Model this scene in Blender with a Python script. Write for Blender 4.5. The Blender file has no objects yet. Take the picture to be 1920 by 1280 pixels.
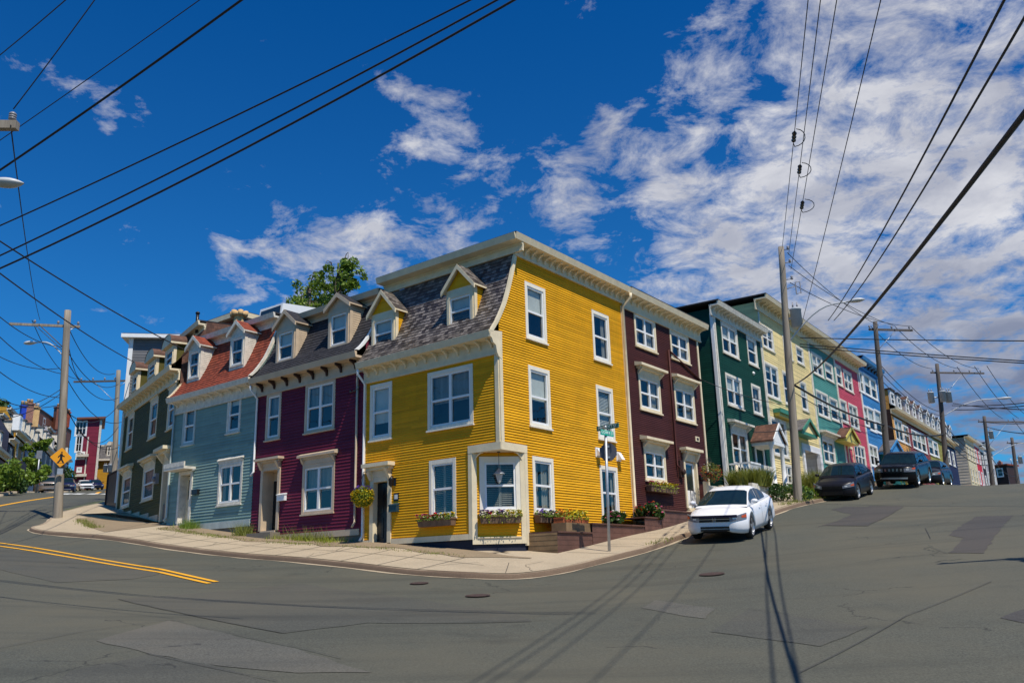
import bpy, math, random
import numpy as np
from mathutils import Vector, Matrix
random.seed(7)
SC = bpy.context.scene
COL = SC.collection
# ---------------------------------------------------------------- camera
FPX, PITCH, ROLL = 1612.0, math.radians(14.93), math.radians(-1.576)
EYE = np.array([0, 0, 1.6])
_cp, _sp = math.cos(PITCH), math.sin(PITCH)
_fw = np.array([0, _cp, _sp]); _u0 = np.array([0, -_sp, _cp]); _r0 = np.array([1.0, 0, 0])
_rt = math.cos(ROLL)*_r0 + math.sin(ROLL)*_u0
_up = -math.sin(ROLL)*_r0 + math.cos(ROLL)*_u0
cam = bpy.data.objects.new('camera', bpy.data.cameras.new('camera'))
COL.objects.link(cam); SC.camera = cam
cam.matrix_world = Matrix(((_rt[0], _up[0], -_fw[0], EYE[0]), (_rt[1], _up[1], -_fw[1], EYE[1]),
                           (_rt[2], _up[2], -_fw[2], EYE[2]), (0, 0, 0, 1)))
cam.data.sensor_width = 36; cam.data.lens = FPX/1920*36; cam.data.clip_end = 3000; cam.data.clip_start = .1
# ---------------------------------------------------------------- sun and exposure
SUN = Vector((-.335, .475, -1.0)).normalized()          # direction the light travels
sl = bpy.data.lights.new('sun', 'SUN'); sl.energy = 5.0; sl.angle = math.radians(.5); sl.color = (1, .93, .82)
so = bpy.data.objects.new('sun', sl); COL.objects.link(so); so.rotation_euler = SUN.to_track_quat('-Z', 'Y').to_euler()
SC.view_settings.view_transform = 'Standard'; SC.view_settings.look = 'None'
SC.view_settings.exposure = 0; SC.view_settings.gamma = 1
SC.cycles.max_bounces = 6; SC.cycles.transparent_max_bounces = 12
# ---------------------------------------------------------------- pixel rays of the calibrated camera
def ray(x, y):
    d = _rt*(x-960) - _up*(y-640) + _fw*FPX
    return d/np.linalg.norm(d)
def at(x, y, Y):
    d = ray(x, y); return EYE + d*(Y/d[1])
# ---------------------------------------------------------------- world: sky with procedural clouds
W = bpy.data.worlds.new('World'); SC.world = W; W.use_nodes = True
nt = W.node_tree; nt.nodes.clear()
def N(t, **kw):
    n = nt.nodes.new(t)
    for k, v in kw.items(): setattr(n, k, v)
    return n
def link(a, b): nt.links.new(a, b)
def M_(op, a, b=None, c=None, clamp=False):
    n = nt.nodes.new('ShaderNodeMath'); n.operation = op; n.use_clamp = clamp
    for i, v in enumerate((a, b, c)):
        if v is None: continue
        if isinstance(v, (int, float)): n.inputs[i].default_value = v
        else: nt.links.new(v, n.inputs[i])
    return n.outputs[0]
def V_(op, a, b=None):
    n = nt.nodes.new('ShaderNodeVectorMath'); n.operation = op
    for i, v in enumerate((a, b)):
        if v is None: continue
        if isinstance(v, (tuple, list)): n.inputs[i].default_value = v
        else: nt.links.new(v, n.inputs[i])
    return n
sky = N('ShaderNodeTexSky', sky_type='NISHITA', sun_disc=False)
sky.sun_elevation = math.asin(-SUN.z); sky.sun_rotation = math.atan2(-SUN.x, -SUN.y)
sky.air_density = 1.0; sky.dust_density = .3; sky.ozone_density = 3.0
tc = N('ShaderNodeTexCoord'); D = V_('NORMALIZE', tc.outputs['Generated']).outputs[0]
sep = N('ShaderNodeSeparateXYZ'); link(D, sep.inputs[0])
zz = M_('MAXIMUM', sep.outputs[2], 0.0)
den = M_('ADD', zz, .22)
cmb = N('ShaderNodeCombineXYZ')
link(M_('DIVIDE', sep.outputs[0], den), cmb.inputs[0]); link(M_('DIVIDE', sep.outputs[1], den), cmb.inputs[1])
P2 = cmb.outputs[0]
def noise(vec, scale, detail, rough, dist=0, off=(0, 0, 0)):
    v = V_('ADD', vec, off).outputs[0]
    n = N('ShaderNodeTexNoise'); n.inputs['Scale'].default_value = scale; n.inputs['Detail'].default_value = detail
    n.inputs['Roughness'].default_value = rough; n.inputs['Distortion'].default_value = dist
    link(v, n.inputs['Vector']); return n.outputs['Fac']
n1 = noise(P2, 8.5, 12, .66, .3, (3.1, 1.7, 0))
n2 = noise(P2, 2.2, 6, .55, .15, (7.3, 2.2, 0))
# the masses of cloud: direction, angular size (radians), weight
blobs = [(1760, 110, .17, .32), (1890, 300, .20, .38), (1640, 330, .10, .26), (1440, 400, .08, .15), (1520, 240, .05, .16), (1760, 500, .22, .46), (1500, 560, .12, .16),
         (1200, 390, .05, .16), (1340, 270, .06, .20), (1290, 330, .04, .14), (1360, 95, .035, .22), (1540, 30, .07, .10), (1850, 700, .16, .24), (1690, 640, .10, .20),
         (800, 215, .050, .32), (860, 300, .035, .26), (750, 160, .028, .20), (1060, 290, .032, .22), (1150, 230, .024, .20), (1055, 405, .036, .28),
         (960, 350, .03, .20), (680, 470, .07, .34), (560, 510, .05, .28), (870, 425, .035, .25), (790, 480, .05, .22),
         (85, 175, .022, .16), (205, 228, .016, .24), (235, 455, .02, .22), (165, 478, .012, .2), (430, 480, .02, .20), (390, 440, .02, .14), (1300, 500, .05, .18),
         (470, 545, .04, .12), (30, 110, .02, .14), (275, 210, .012, .16)]
acc = None
for bx, by, r, w in blobs:
    c = ray(bx, by); d = V_('DOT_PRODUCT', D, tuple(c)).outputs['Value']
    # gaussian in angle: exp((cos-1)/(r^2/2))
    e = M_('POWER', 2.718, M_('MULTIPLY', M_('SUBTRACT', d, 1.0), 1.6/(r*r)))
    e = M_('MULTIPLY', e, w)
    acc = e if acc is None else M_('ADD', acc, e)
acc = M_('MINIMUM', acc, .46)
val = M_('ADD', M_('ADD', M_('MULTIPLY', M_('SUBTRACT', n1, .5), 1.55), M_('MULTIPLY', M_('SUBTRACT', n2, .5), .7)), acc)
mask = M_('MULTIPLY', M_('SUBTRACT', val, .22), 3.0, clamp=True)
mask = M_('POWER', mask, 1.1)
# cloud tone: sun-lit tops, greyer thick middles
n3 = noise(P2, 6.0, 9, .6, .4, (3.18, 1.62, 0.05))
tone = M_('MULTIPLY', M_('SUBTRACT', n3, .35), 2.6, clamp=True)
low = M_('MULTIPLY', M_('SUBTRACT', .33, zz), 5.5, clamp=True)      # clouds near the horizon are seen from below and greyer
def mix(f, a, b, t='MIX'):
    n = nt.nodes.new('ShaderNodeMix'); n.data_type = 'RGBA'; n.blend_type = t
    if isinstance(f, (int, float)): n.inputs[0].default_value = f
    else: nt.links.new(f, n.inputs[0])
    for i, v in ((6, a), (7, b)):
        if isinstance(v, (tuple, list)): n.inputs[i].default_value = (*v, 1)
        else: nt.links.new(v, n.inputs[i])
    return n.outputs[2]
CL = 14.5
cloud = mix(tone, (.52*CL, .54*CL, .63*CL), (.92*CL, .92*CL, .95*CL))
cloud = mix(low, cloud, mix(tone, (.14*CL, .18*CL, .31*CL), (.36*CL, .40*CL, .53*CL)))
hi = M_('MULTIPLY', M_('SUBTRACT', zz, .12), 1.9, clamp=True)
skyc = mix(1.0, sky.outputs[0], mix(hi, (.26, 1.15, 1.9), (.02, .82, 1.75)), 'MULTIPLY')
tot = mix(M_('MULTIPLY', mask, .93), skyc, cloud)
bg = N('ShaderNodeBackground'); link(tot, bg.inputs[0]); bg.inputs[1].default_value = .06
wo = N('ShaderNodeOutputWorld'); link(bg.outputs[0], wo.inputs[0])
# ---------------------------------------------------------------- frames of the street fronts (origin, along, outward)
C = at(937, 760, 24.5)
class Fr:
    def __init__(s, O, u, n): s.O = np.array(O[:2], float); s.u = np.array(u[:2], float); s.n = np.array(n[:2], float)
    def P(s, a, o, z): q = s.O + s.u*a + s.n*o; return (q[0], q[1], z)
    def px(s, x, y, o=0):
        d = ray(x, y); nn = np.array([s.u[1], -s.u[0]]); q = s.O + s.n*o
        t = ((q-EYE[:2])@nn)/(d[:2]@nn); p = EYE + d*t
        return float((p[:2]-q)@s.u), float(p[2])
    def win(s, a, b, c, d, o=0):
        s0, z0 = s.px(a, b, o); s1, z1 = s.px(c, d, o); return (min(s0, s1), z0, max(s0, s1), z1)
def yaw(a): a = math.radians(a); return np.array([math.sin(a), math.cos(a)])
dR, dL, dR2, dG = yaw(36.32), yaw(-51.02), yaw(35.0), yaw(-35.5)
FL = Fr(C, dL, -dR); FR = Fr(C, dR, -dL)
FR2 = Fr(C[:2]+dR*16.1, dR2, np.array([dR2[1], -dR2[0]]))
FG = Fr(C[:2]+dL*17.6, dG, np.array([-dG[1], dG[0]]))
# ---------------------------------------------------------------- terrain
K = .13
ctl = []
def cp(p, z): ctl.append((p[0], p[1], z))
def WL(s, o): return C[:2]+dL*s-dR*o
def WR(s, o): return C[:2]+dR*s-dL*o
def WR2(s, o): return FR2.O+FR2.u*s+FR2.n*o
CURB = [(WL(24.5, 3.0), 3.98), (WL(23.2, 3.0), 3.80), (WL(18.87, 3), 3.42), (WL(12.85, 3), 2.80), (WL(8.07, 3), 2.33), (WL(4.18, 3), 2.03),
        (WL(.95, 3), 1.72), (WL(-1.27, 3), 1.57), (C[:2]-2*dL-2.3*dR, 1.53), (WR(-1.3, 2.6), 1.60), (WR(.3, 3), 1.83), (WR(2.98, 3), 2.15),
        (WR(5.47, 3), 2.57), (WR(13.0, 3), 3.48)]
for (x, y) in ((1540, 935), (1640, 905)):
    s_, z_ = FR2.px(x, y, 3); CURB.append((WR2(s_, 3), z_))
for p, z in CURB: cp(p, z-K)
cp(WR2(34, 3), 6.5); cp(WR2(50, 3), 7.7); cp(WR2(66, 3), 7.9); cp(WR2(90, 3), 6.6); cp(WR2(130, 3), 3.0)
cp(WR2(18, 13), 4.8); cp(WR2(34, 13), 6.35); cp(WR2(50, 14), 7.5); cp(WR2(66, 14), 7.5); cp(WR2(90, 16), 6.2); cp(WR2(60, 40), 6.0); cp(WR2(20, 40), 3.5)
for a, b, z in ((0, 0, 0), (0, 8, .45), (-6, 6, .4), (6, 6, .3), (0, -10, -.8), (-12, 10, .9), (12, 10, .9), (14, 20, 2.1), (-20, 20, 2.4), (0, -60, -4),
                (60, 0, 0), (-60, 0, 0), (-40, 20, 3)): cp((a, b), z)
cp(WL(1, 0), 2.05); cp(WL(5.2, 0), 2.45); cp(WL(11.6, 0), 2.95); cp(WL(17, 0), 3.6); cp(WR(1, 0), 2.0); cp(WR(7.5, 0), 2.75); cp(WR(14, 0), 3.95)
cp(WR2(5, 0), 4.5); cp(WR2(15, 0), 5.4); cp(WR2(28, 0), 6.5)
def pz(x, y, Y, dz=0): p = at(x, y, Y); cp(p[:2], p[2]+dz)
pz(0, 948, 50); pz(105, 930, 66); pz(0, 926, 66); pz(90, 926, 92); pz(160, 918, 128); pz(195, 941, 50, -K); pz(190, 922, 92); pz(150, 950, 45, -K)
for a, b, z in ((-150, 250, 24), (-250, 150, 14), (-20, 200, 20), (60, 200, 8), (150, 120, 5)): cp((a, b), z)
ctl = np.array(ctl)
def tps(P, Q):
    r2 = ((P[:, None, :]-Q[None, :, :])**2).sum(2); return np.where(r2 > 0, r2*np.log(r2+1e-12), 0)
n_ = len(ctl); A_ = np.zeros((n_+3, n_+3)); A_[:n_, :n_] = tps(ctl[:, :2], ctl[:, :2])+np.eye(n_)*.5
A_[:n_, n_] = 1; A_[:n_, n_+1:] = ctl[:, :2]; A_[n_:, :n_] = A_[:n_, n_:].T
W_ = np.linalg.solve(A_, np.r_[ctl[:, 2], 0, 0, 0])
def Gz(P):
    P = np.atleast_2d(np.array(P, float))
    z = tps(P, ctl[:, :2])@W_[:n_]+W_[n_]+P@W_[n_+1:]
    r = np.hypot(P[:, 0], P[:, 1]-40); k = np.clip((r-120)/130, 0, 1); k = k*k*(3-2*k)
    return z*(1-k)+k*np.clip(z, -4, 6)
def G(x, y): return float(Gz([(x, y)])[0])
def hit(x, y, dz=0, t0=4, t1=200):
    d = ray(x, y); ts = np.arange(t0, t1, .25); P = EYE+d*ts[:, None]; h = P[:, 2]-Gz(P[:, :2])-dz
    i = np.where(h < 0)[0]
    if len(i) == 0: return None
    i = i[0]
    if i == 0: return P[0]
    a = h[i-1]/(h[i-1]-h[i]); return P[i-1]*(1-a)+P[i]*a
# ---------------------------------------------------------------- materials
def mat(name, col, rough=.6, metal=0.0, var=.14, scale=2.5, kind=None, spec=.4, bump=0.0, h=.1, stretch=None, col2=None, em=0):
    m = bpy.data.materials.new(name); m.use_nodes = True; t = m.node_tree; t.nodes.clear()
    L = t.links.new
    def n(ty, **kw):
        q = t.nodes.new(ty)
        for k, v in kw.items(): setattr(q, k, v)
        return q
    def mth(op, a, b=None, clamp=False):
        q = n('ShaderNodeMath', operation=op); q.use_clamp = clamp
        for i, v in enumerate((a, b)):
            if v is None: continue
            if isinstance(v, (int, float)): q.inputs[i].default_value = v
            else: L(v, q.inputs[i])
        return q.outputs[0]
    def mx(f, a, b, bt='MIX'):
        q = n('ShaderNodeMix', data_type='RGBA', blend_type=bt)
        if isinstance(f, (int, float)): q.inputs[0].default_value = f
        else: L(f, q.inputs[0])
        for i, v in ((6, a), (7, b)):
            if isinstance(v, (tuple, list)): q.inputs[i].default_value = (*v[:3], 1)
            else: L(v, q.inputs[i])
        return q.outputs[2]
    def ns(vec, sc, det=4, ro=.6):
        q = n('ShaderNodeTexNoise'); q.inputs['Scale'].default_value = sc; q.inputs['Detail'].default_value = det
        q.inputs['Roughness'].default_value = ro; L(vec, q.inputs['Vector']); return q.outputs['Fac']
    p = n('ShaderNodeBsdfPrincipled'); o = n('ShaderNodeOutputMaterial'); L(p.outputs[0], o.inputs[0])
    p.inputs['Roughness'].default_value = rough; p.inputs['Metallic'].default_value = metal; p.inputs['Specular IOR Level'].default_value = spec
    tcn = n('ShaderNodeTexCoord'); vec = tcn.outputs['Object']
    if stretch:
        mp = n('ShaderNodeMapping'); mp.inputs['Scale'].default_value = stretch; L(vec, mp.inputs[0]); vec = mp.outputs[0]
    nz = ns(vec, scale)
    lo = tuple(c*(1-var) for c in col); hi = tuple(min(1, c*(1+var)) for c in col)
    ramp = mth('MULTIPLY', mth('SUBTRACT', nz, .3), 2.5, True)
    c = mx(ramp, lo, hi)
    if kind == 'siding':
        uv = n('ShaderNodeUVMap'); sp = n('ShaderNodeSeparateXYZ'); L(uv.outputs[0], sp.inputs[0])
        row = mth('FLOOR', mth('DIVIDE', sp.outputs[1], h))
        cb = n('ShaderNodeCombineXYZ'); L(row, cb.inputs[1])
        L(mth('FLOOR', mth('ADD', mth('DIVIDE', sp.outputs[0], 2.9), mth('MULTIPLY', row, .37))), cb.inputs[0])
        wn = n('ShaderNodeTexWhiteNoise', noise_dimensions='2D'); L(cb.outputs[0], wn.inputs['Vector'])
        f = mth('ADD', mth('MULTIPLY', wn.outputs['Value'], .24), .86)
        g = n('ShaderNodeCombineColor'); [L(f, g.inputs[i]) for i in range(3)]
        c = mx(1.0, c, g.outputs[0], 'MULTIPLY')
        # vertical dirt streaks
        mp = n('ShaderNodeMapping'); mp.inputs['Scale'].default_value = (5, .45, 1); L(uv.outputs[0], mp.inputs[0])
        st = mth('MULTIPLY', mth('SUBTRACT', ns(mp.outputs[0], 1.5, 6), .52), 2.2, True)
        c = mx(mth('MULTIPLY', st, .35), c, tuple(v*.45+.02 for v in col))
    if kind == 'shingle':
        uv = n('ShaderNodeUVMap')
        br = n('ShaderNodeTexBrick', offset=.5); L(uv.outputs[0], br.inputs['Vector'])
        br.inputs['Scale'].default_value = 1.0; br.inputs['Brick Width'].default_value = .16; br.inputs['Row Height'].default_value = h
        br.inputs['Mortar Size'].default_value = .006; br.inputs['Bias'].default_value = -.1
        br.inputs['Color1'].default_value = (*[v*.55 for v in col], 1); br.inputs['Color2'].default_value = (*(col2 or [min(1, v*1.6) for v in col]), 1)
        br.inputs['Mortar'].default_value = (*[v*.25 for v in col], 1)
        c = mx(.35, br.outputs['Color'], c)
        bl = ns(tcn.outputs['Object'], 1.1, 3)
        c = mx(mth('MULTIPLY', mth('SUBTRACT', bl, .5), 1.6, True), c, tuple(v*1.5+.01 for v in col))
        rv = ns(uv.outputs[0], 9, 2); L(mth('ADD', mth('MULTIPLY', rv, .5), rough-.25), p.inputs['Roughness'])
    if kind == 'brick':
        uv = n('ShaderNodeUVMap')
        br = n('ShaderNodeTexBrick', offset=.5); L(uv.outputs[0], br.inputs['Vector']); br.inputs['Scale'].default_value = 1
        br.inputs['Brick Width'].default_value = .22; br.inputs['Row Height'].default_value = .075; br.inputs['Mortar Size'].default_value = .008
        br.inputs['Color1'].default_value = (*[v*.7 for v in col], 1); br.inputs['Color2'].default_value = (*[v*1.25 for v in col], 1)
        br.inputs['Mortar'].default_value = (.35, .33, .3, 1); c = br.outputs['Color']
    if kind == 'asphalt':
        fine = ns(tcn.outputs['Object'], 38, 3, .8)
        c = mx(mth('MULTIPLY', mth('SUBTRACT', fine, .40), 4.5, True), tuple(v*.60 for v in col), tuple(v*1.42 for v in col))
        oil = ns(tcn.outputs['Object'], .8, 6, .7)
        c = mx(mth('MULTIPLY', mth('SUBTRACT', oil, .56), 3.0, True), c, tuple(v*.45 for v in col))
        bg_ = ns(tcn.outputs['Object'], .16, 5, .6)
        c = mx(mth('MULTIPLY', mth('SUBTRACT', bg_, .42), 3.4, True), c, tuple((v*1.4, v*1.25, v*1.1)[i] for i, v in enumerate(col)))
        mp = n('ShaderNodeMapping'); mp.inputs['Rotation'].default_value = (0, 0, -math.radians(39)); mp.inputs['Scale'].default_value = (.10, 1.1, 1)
        L(tcn.outputs['Object'], mp.inputs[0]); tr = ns(mp.outputs[0], 1.0, 5, .6)
        c = mx(mth('MULTIPLY', mth('SUBTRACT', tr, .5), 2.6, True), c, tuple(v*.58 for v in col))
        vo = n('ShaderNodeTexVoronoi', feature='DISTANCE_TO_EDGE'); vo.inputs['Scale'].default_value = .33
        dn = n('ShaderNodeTexNoise'); dn.inputs['Scale'].default_value = 1.3; dn.inputs['Detail'].default_value = 6; L(tcn.outputs['Object'], dn.inputs['Vector'])
        ad = n('ShaderNodeVectorMath', operation='MULTIPLY_ADD'); L(dn.outputs['Color'], ad.inputs[0]); ad.inputs[1].default_value = (1.4, 1.4, 0); L(tcn.outputs['Object'], ad.inputs[2])
        L(ad.outputs[0], vo.inputs['Vector'])
        cr = mth('LESS_THAN', vo.outputs['Distance'], .006)
        msk = mth('GREATER_THAN', ns(tcn.outputs['Object'], .25, 2), .60)
        c = mx(mth('MULTIPLY', mth('MULTIPLY', cr, msk), .7), c, tuple(v*.3 for v in col))
        bp = n('ShaderNodeBump'); bp.inputs['Strength'].default_value = .5; bp.inputs['Distance'].default_value = .004
        L(fine, bp.inputs['Height']); L(bp.outputs[0], p.inputs['Normal'])
    if kind == 'concrete':
        fine = ns(tcn.outputs['Object'], 26, 4, .8)
        c = mx(mth('MULTIPLY', mth('SUBTRACT', fine, .38), 3.5, True), tuple(v*.76 for v in col), tuple(v*1.12 for v in col))
        bg_ = ns(tcn.outputs['Object'], .9, 6, .65)
        c = mx(mth('MULTIPLY', mth('SUBTRACT', bg_, .47), 2.8, True), c, tuple(v*.70 for v in col))
        bp = n('ShaderNodeBump'); bp.inputs['Strength'].default_value = .4; bp.inputs['Distance'].default_value = .004
        L(fine, bp.inputs['Height']); L(bp.outputs[0], p.inputs['Normal'])
    if kind == 'leaf':
        oi = n('ShaderNodeObjectInfo'); geo = n('ShaderNodeNewGeometry')
        q = ns(tcn.outputs['Object'], 7, 1)
        c = mx(q, tuple(v*.6 for v in col), col2 or tuple(v*1.5 for v in col))
        c = mx(geo.outputs['Random Per Island'], c, tuple((v*1.5, v*1.35, v*.9)[i] for i, v in enumerate(col)))
        tl = n('ShaderNodeBsdfTranslucent'); L(c, tl.inputs[0]); ms = n('ShaderNodeMixShader'); ms.inputs[0].default_value = .3
        L(p.outputs[0], ms.inputs[1]); L(tl.outputs[0], ms.inputs[2]); L(ms.outputs[0], o.inputs[0])
    L(c, p.inputs['Base Color'])
    if em: L(c, p.inputs['Emission Color']); p.inputs['Emission Strength'].default_value = em
    if bump and kind not in ('asphalt', 'concrete'):
        bp = n('ShaderNodeBump'); bp.inputs['Strength'].default_value = bump; bp.inputs['Distance'].default_value = .01
        L(ns(vec, scale*6, 5), bp.inputs['Height']); L(bp.outputs[0], p.inputs['Normal'])
    return m
def glass_mat(name, tint, refl=.20):
    m = bpy.data.materials.new(name); m.use_nodes = True; t = m.node_tree; t.nodes.clear(); L = t.links.new
    o = t.nodes.new('ShaderNodeOutputMaterial'); tr = t.nodes.new('ShaderNodeBsdfTransparent'); tr.inputs[0].default_value = (*tint, 1)
    gl = t.nodes.new('ShaderNodeBsdfGlossy'); gl.inputs['Roughness'].default_value = .02; gl.inputs[0].default_value = (.9, .92, .9, 1)
    tc_ = t.nodes.new('ShaderNodeTexCoord'); ns = t.nodes.new('ShaderNodeTexNoise'); ns.inputs['Scale'].default_value = 1.4; L(tc_.outputs['Object'], ns.inputs['Vector'])
    bp = t.nodes.new('ShaderNodeBump'); bp.inputs['Strength'].default_value = .25; bp.inputs['Distance'].default_value = .03; L(ns.outputs['Fac'], bp.inputs['Height']); L(bp.outputs[0], gl.inputs['Normal'])
    lw = t.nodes.new('ShaderNodeLayerWeight'); lw.inputs[0].default_value = .35
    mt = t.nodes.new('ShaderNodeMath'); mt.operation = 'MULTIPLY_ADD'; L(lw.outputs['Facing'], mt.inputs[0]); mt.inputs[1].default_value = refl; mt.inputs[2].default_value = .05
    ms = t.nodes.new('ShaderNodeMixShader'); L(mt.outputs[0], ms.inputs[0]); L(tr.outputs[0], ms.inputs[1]); L(gl.outputs[0], ms.inputs[2]); L(ms.outputs[0], o.inputs[0])
    return m
def sd(name, c, h=.1): return mat(name, c, .55, var=.08, scale=1.2, kind='siding', h=h, spec=.16)
MT = dict(
 yellow=sd('yellow siding', (.75, .375, .012), .08), maroon=sd('maroon siding', (.155, .020, .044), .11), teal=sd('teal siding', (.225, .335, .30), .115),
 olive=sd('dark olive siding', (.10, .088, .012), .1), brown=sd('dark brown siding', (.075, .024, .020), .075), green=sd('dark green siding', (.010, .060, .040), .095),
 pale=sd('pale yellow siding', (.85, .69, .33), .12), sea=sd('sea green siding', (.09, .29, .25), .12), pink=sd('pink siding', (.56, .085, .125), .12),
 blue=sd('blue siding', (.055, .24, .52), .12), orange=sd('orange siding', (.66, .34, .09), .12), rust=sd('rust red siding', (.26, .06, .055), .12),
 lime=sd('olive green siding', (.32, .29, .06), .12), navy=sd('navy siding', (.025, .025, .07), .12), grey=sd('grey siding', (.16, .16, .165), .14),
 beige=sd('beige siding', (.50, .44, .36), .3), cream_s=sd('cream siding', (.66, .60, .40), .12), red=sd('red siding', (.6, .03, .05), .12),
 ltgrey=sd('light grey siding', (.42, .40, .42), .12), slate=sd('slate blue siding', (.035, .04, .07), .12), steel=sd('steel blue siding', (.10, .17, .27), .12),
 ochre=sd('ochre siding', (.50, .27, .03), .12), magenta=sd('magenta siding', (.22, .03, .055), .16), bark=sd('dark brown boards', (.05, .028, .024), .12),
 white_s=sd('white siding', (.7, .7, .7), .1), offbrown=sd('red brown siding', (.22, .09, .06), .12),
 cream=mat('cream painted trim', (.74, .63, .43), .55, spec=.2, var=.10, scale=3), white=mat('white trim', (.80, .80, .78), .42, var=.04, scale=4),
 offwhite=mat('weathered white trim', (.68, .63, .53), .55, var=.18, scale=6), tan=mat('tan trim', (.58, .45, .31), .5, var=.1),
 teal_t=mat('pale grey green trim', (.45, .50, .46), .5), ylw_t=mat('yellow trim', (.6, .5, .1), .5), grn_t=mat('green trim', (.05, .22, .14), .5),
 dark=mat('dark interior', (.02, .02, .024), .8), black=mat('black paint', (.012, .012, .014), .35, var=.2), navyb=mat('dark blue foundation', (.010, .013, .03), .7),
 conc=mat('foundation concrete', (.22, .19, .15), .9, kind='concrete'), side=mat('sidewalk concrete', (.45, .365, .25), .9, kind='concrete'),
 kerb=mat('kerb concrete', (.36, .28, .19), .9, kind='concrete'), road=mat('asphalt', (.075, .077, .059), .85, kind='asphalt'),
 patch=mat('newer asphalt', (.069, .070, .057), .85, kind='asphalt'), patch2=mat('dark asphalt patch', (.053, .051, .048), .85, kind='asphalt'), patch3=mat('pale asphalt patch', (.092, .091, .076), .85, kind='asphalt'),
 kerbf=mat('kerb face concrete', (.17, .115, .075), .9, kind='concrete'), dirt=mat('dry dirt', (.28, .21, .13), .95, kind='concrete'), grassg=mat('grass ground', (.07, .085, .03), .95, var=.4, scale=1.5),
 ivory=mat('ivory window trim', (.80, .74, .61), .5, var=.06, scale=4, spec=.25), cedar=mat('cedar shingles', (.050, .038, .033), .42, kind='shingle', h=.13, col2=(.40, .35, .31), spec=.8), charcoal=mat('charcoal shingles', (.03, .029, .034), .75, kind='shingle', h=.14),
 redsh=mat('rust red shingles', (.24, .048, .022), .8, kind='shingle', h=.14), brnsh=mat('brown shingles', (.12, .055, .035), .8, kind='shingle', h=.14),
 greysh=mat('grey shingles', (.11, .105, .11), .8, kind='shingle', h=.16), tar=mat('flat roof tar', (.03, .03, .035), .9),
 wood=mat('weathered pole wood', (.27, .23, .18), .85, var=.35, scale=7, stretch=(1, 1, .06), bump=.6), darkwood=mat('dark pole wood', (.10, .085, .075), .85, var=.3, scale=7, stretch=(1, 1, .06), bump=.5),
 plank=mat('brown stained planks', (.115, .055, .04), .6, var=.2, scale=3, kind='siding', h=.14), rawplank=mat('raw wood planks', (.22, .14, .07), .8, var=.25, scale=3, kind='siding', h=.14),
 boxwood=mat('old planter wood', (.17, .105, .065), .8, var=.3, scale=5, stretch=(1, 1, .2)), terra=mat('terracotta trough', (.36, .10, .035), .7),
 steel_=mat('galvanised steel', (.42, .44, .46), .45, metal=.6, var=.15, scale=8), alu=mat('sign back aluminium', (.10, .10, .115), .6, metal=.2), xfm=mat('transformer grey', (.40, .43, .45), .5, var=.12),
 wire=mat('black cable', (.02, .02, .022), .6), insul=mat('grey insulator', (.25, .24, .25), .3), lampg=mat('street lamp shell', (.55, .56, .56), .4, var=.1),
 lens=mat('lamp lens', (.5, .5, .48), .15), brick=mat('red brick', (.27, .08, .05), .85, kind='brick'), pot=mat('buff chimney pot', (.62, .40, .18), .8, var=.2), tarp=mat('blue tarpaulin', (.02, .06, .45), .5),
 leaf=mat('leaves', (.13, .21, .03), .5, kind='leaf'), leafd=mat('dark leaves', (.035, .08, .018), .5, kind='leaf'), leafy=mat('yellow green leaves', (.22, .27, .03), .5, kind='leaf'),
 grass=mat('dry grass blades', (.16, .19, .04), .6, kind='leaf'), bark_t=mat('tree bark', (.12, .10, .08), .9, bump=.5),
 f_y=mat('yellow petals', (.80, .62, .03), .5, var=.1), f_p=mat('purple petals', (.22, .09, .50), .5, var=.15), f_r=mat('red petals', (.60, .02, .04), .5, var=.15), f_m=mat('pink petals', (.65, .12, .25), .5, var=.2),
 f_o=mat('orange petals', (.8, .22, .02), .5), f_w=mat('white petals', (.75, .72, .65), .5),
 blind=mat('white blinds', (.66, .68, .66), .7, var=.1, scale=2), curtain=mat('grey curtain', (.27, .27, .25), .8, var=.3, scale=9, stretch=(1, 1, .1)),
 glass=glass_mat('window glass', (.80, .82, .78)))
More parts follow.
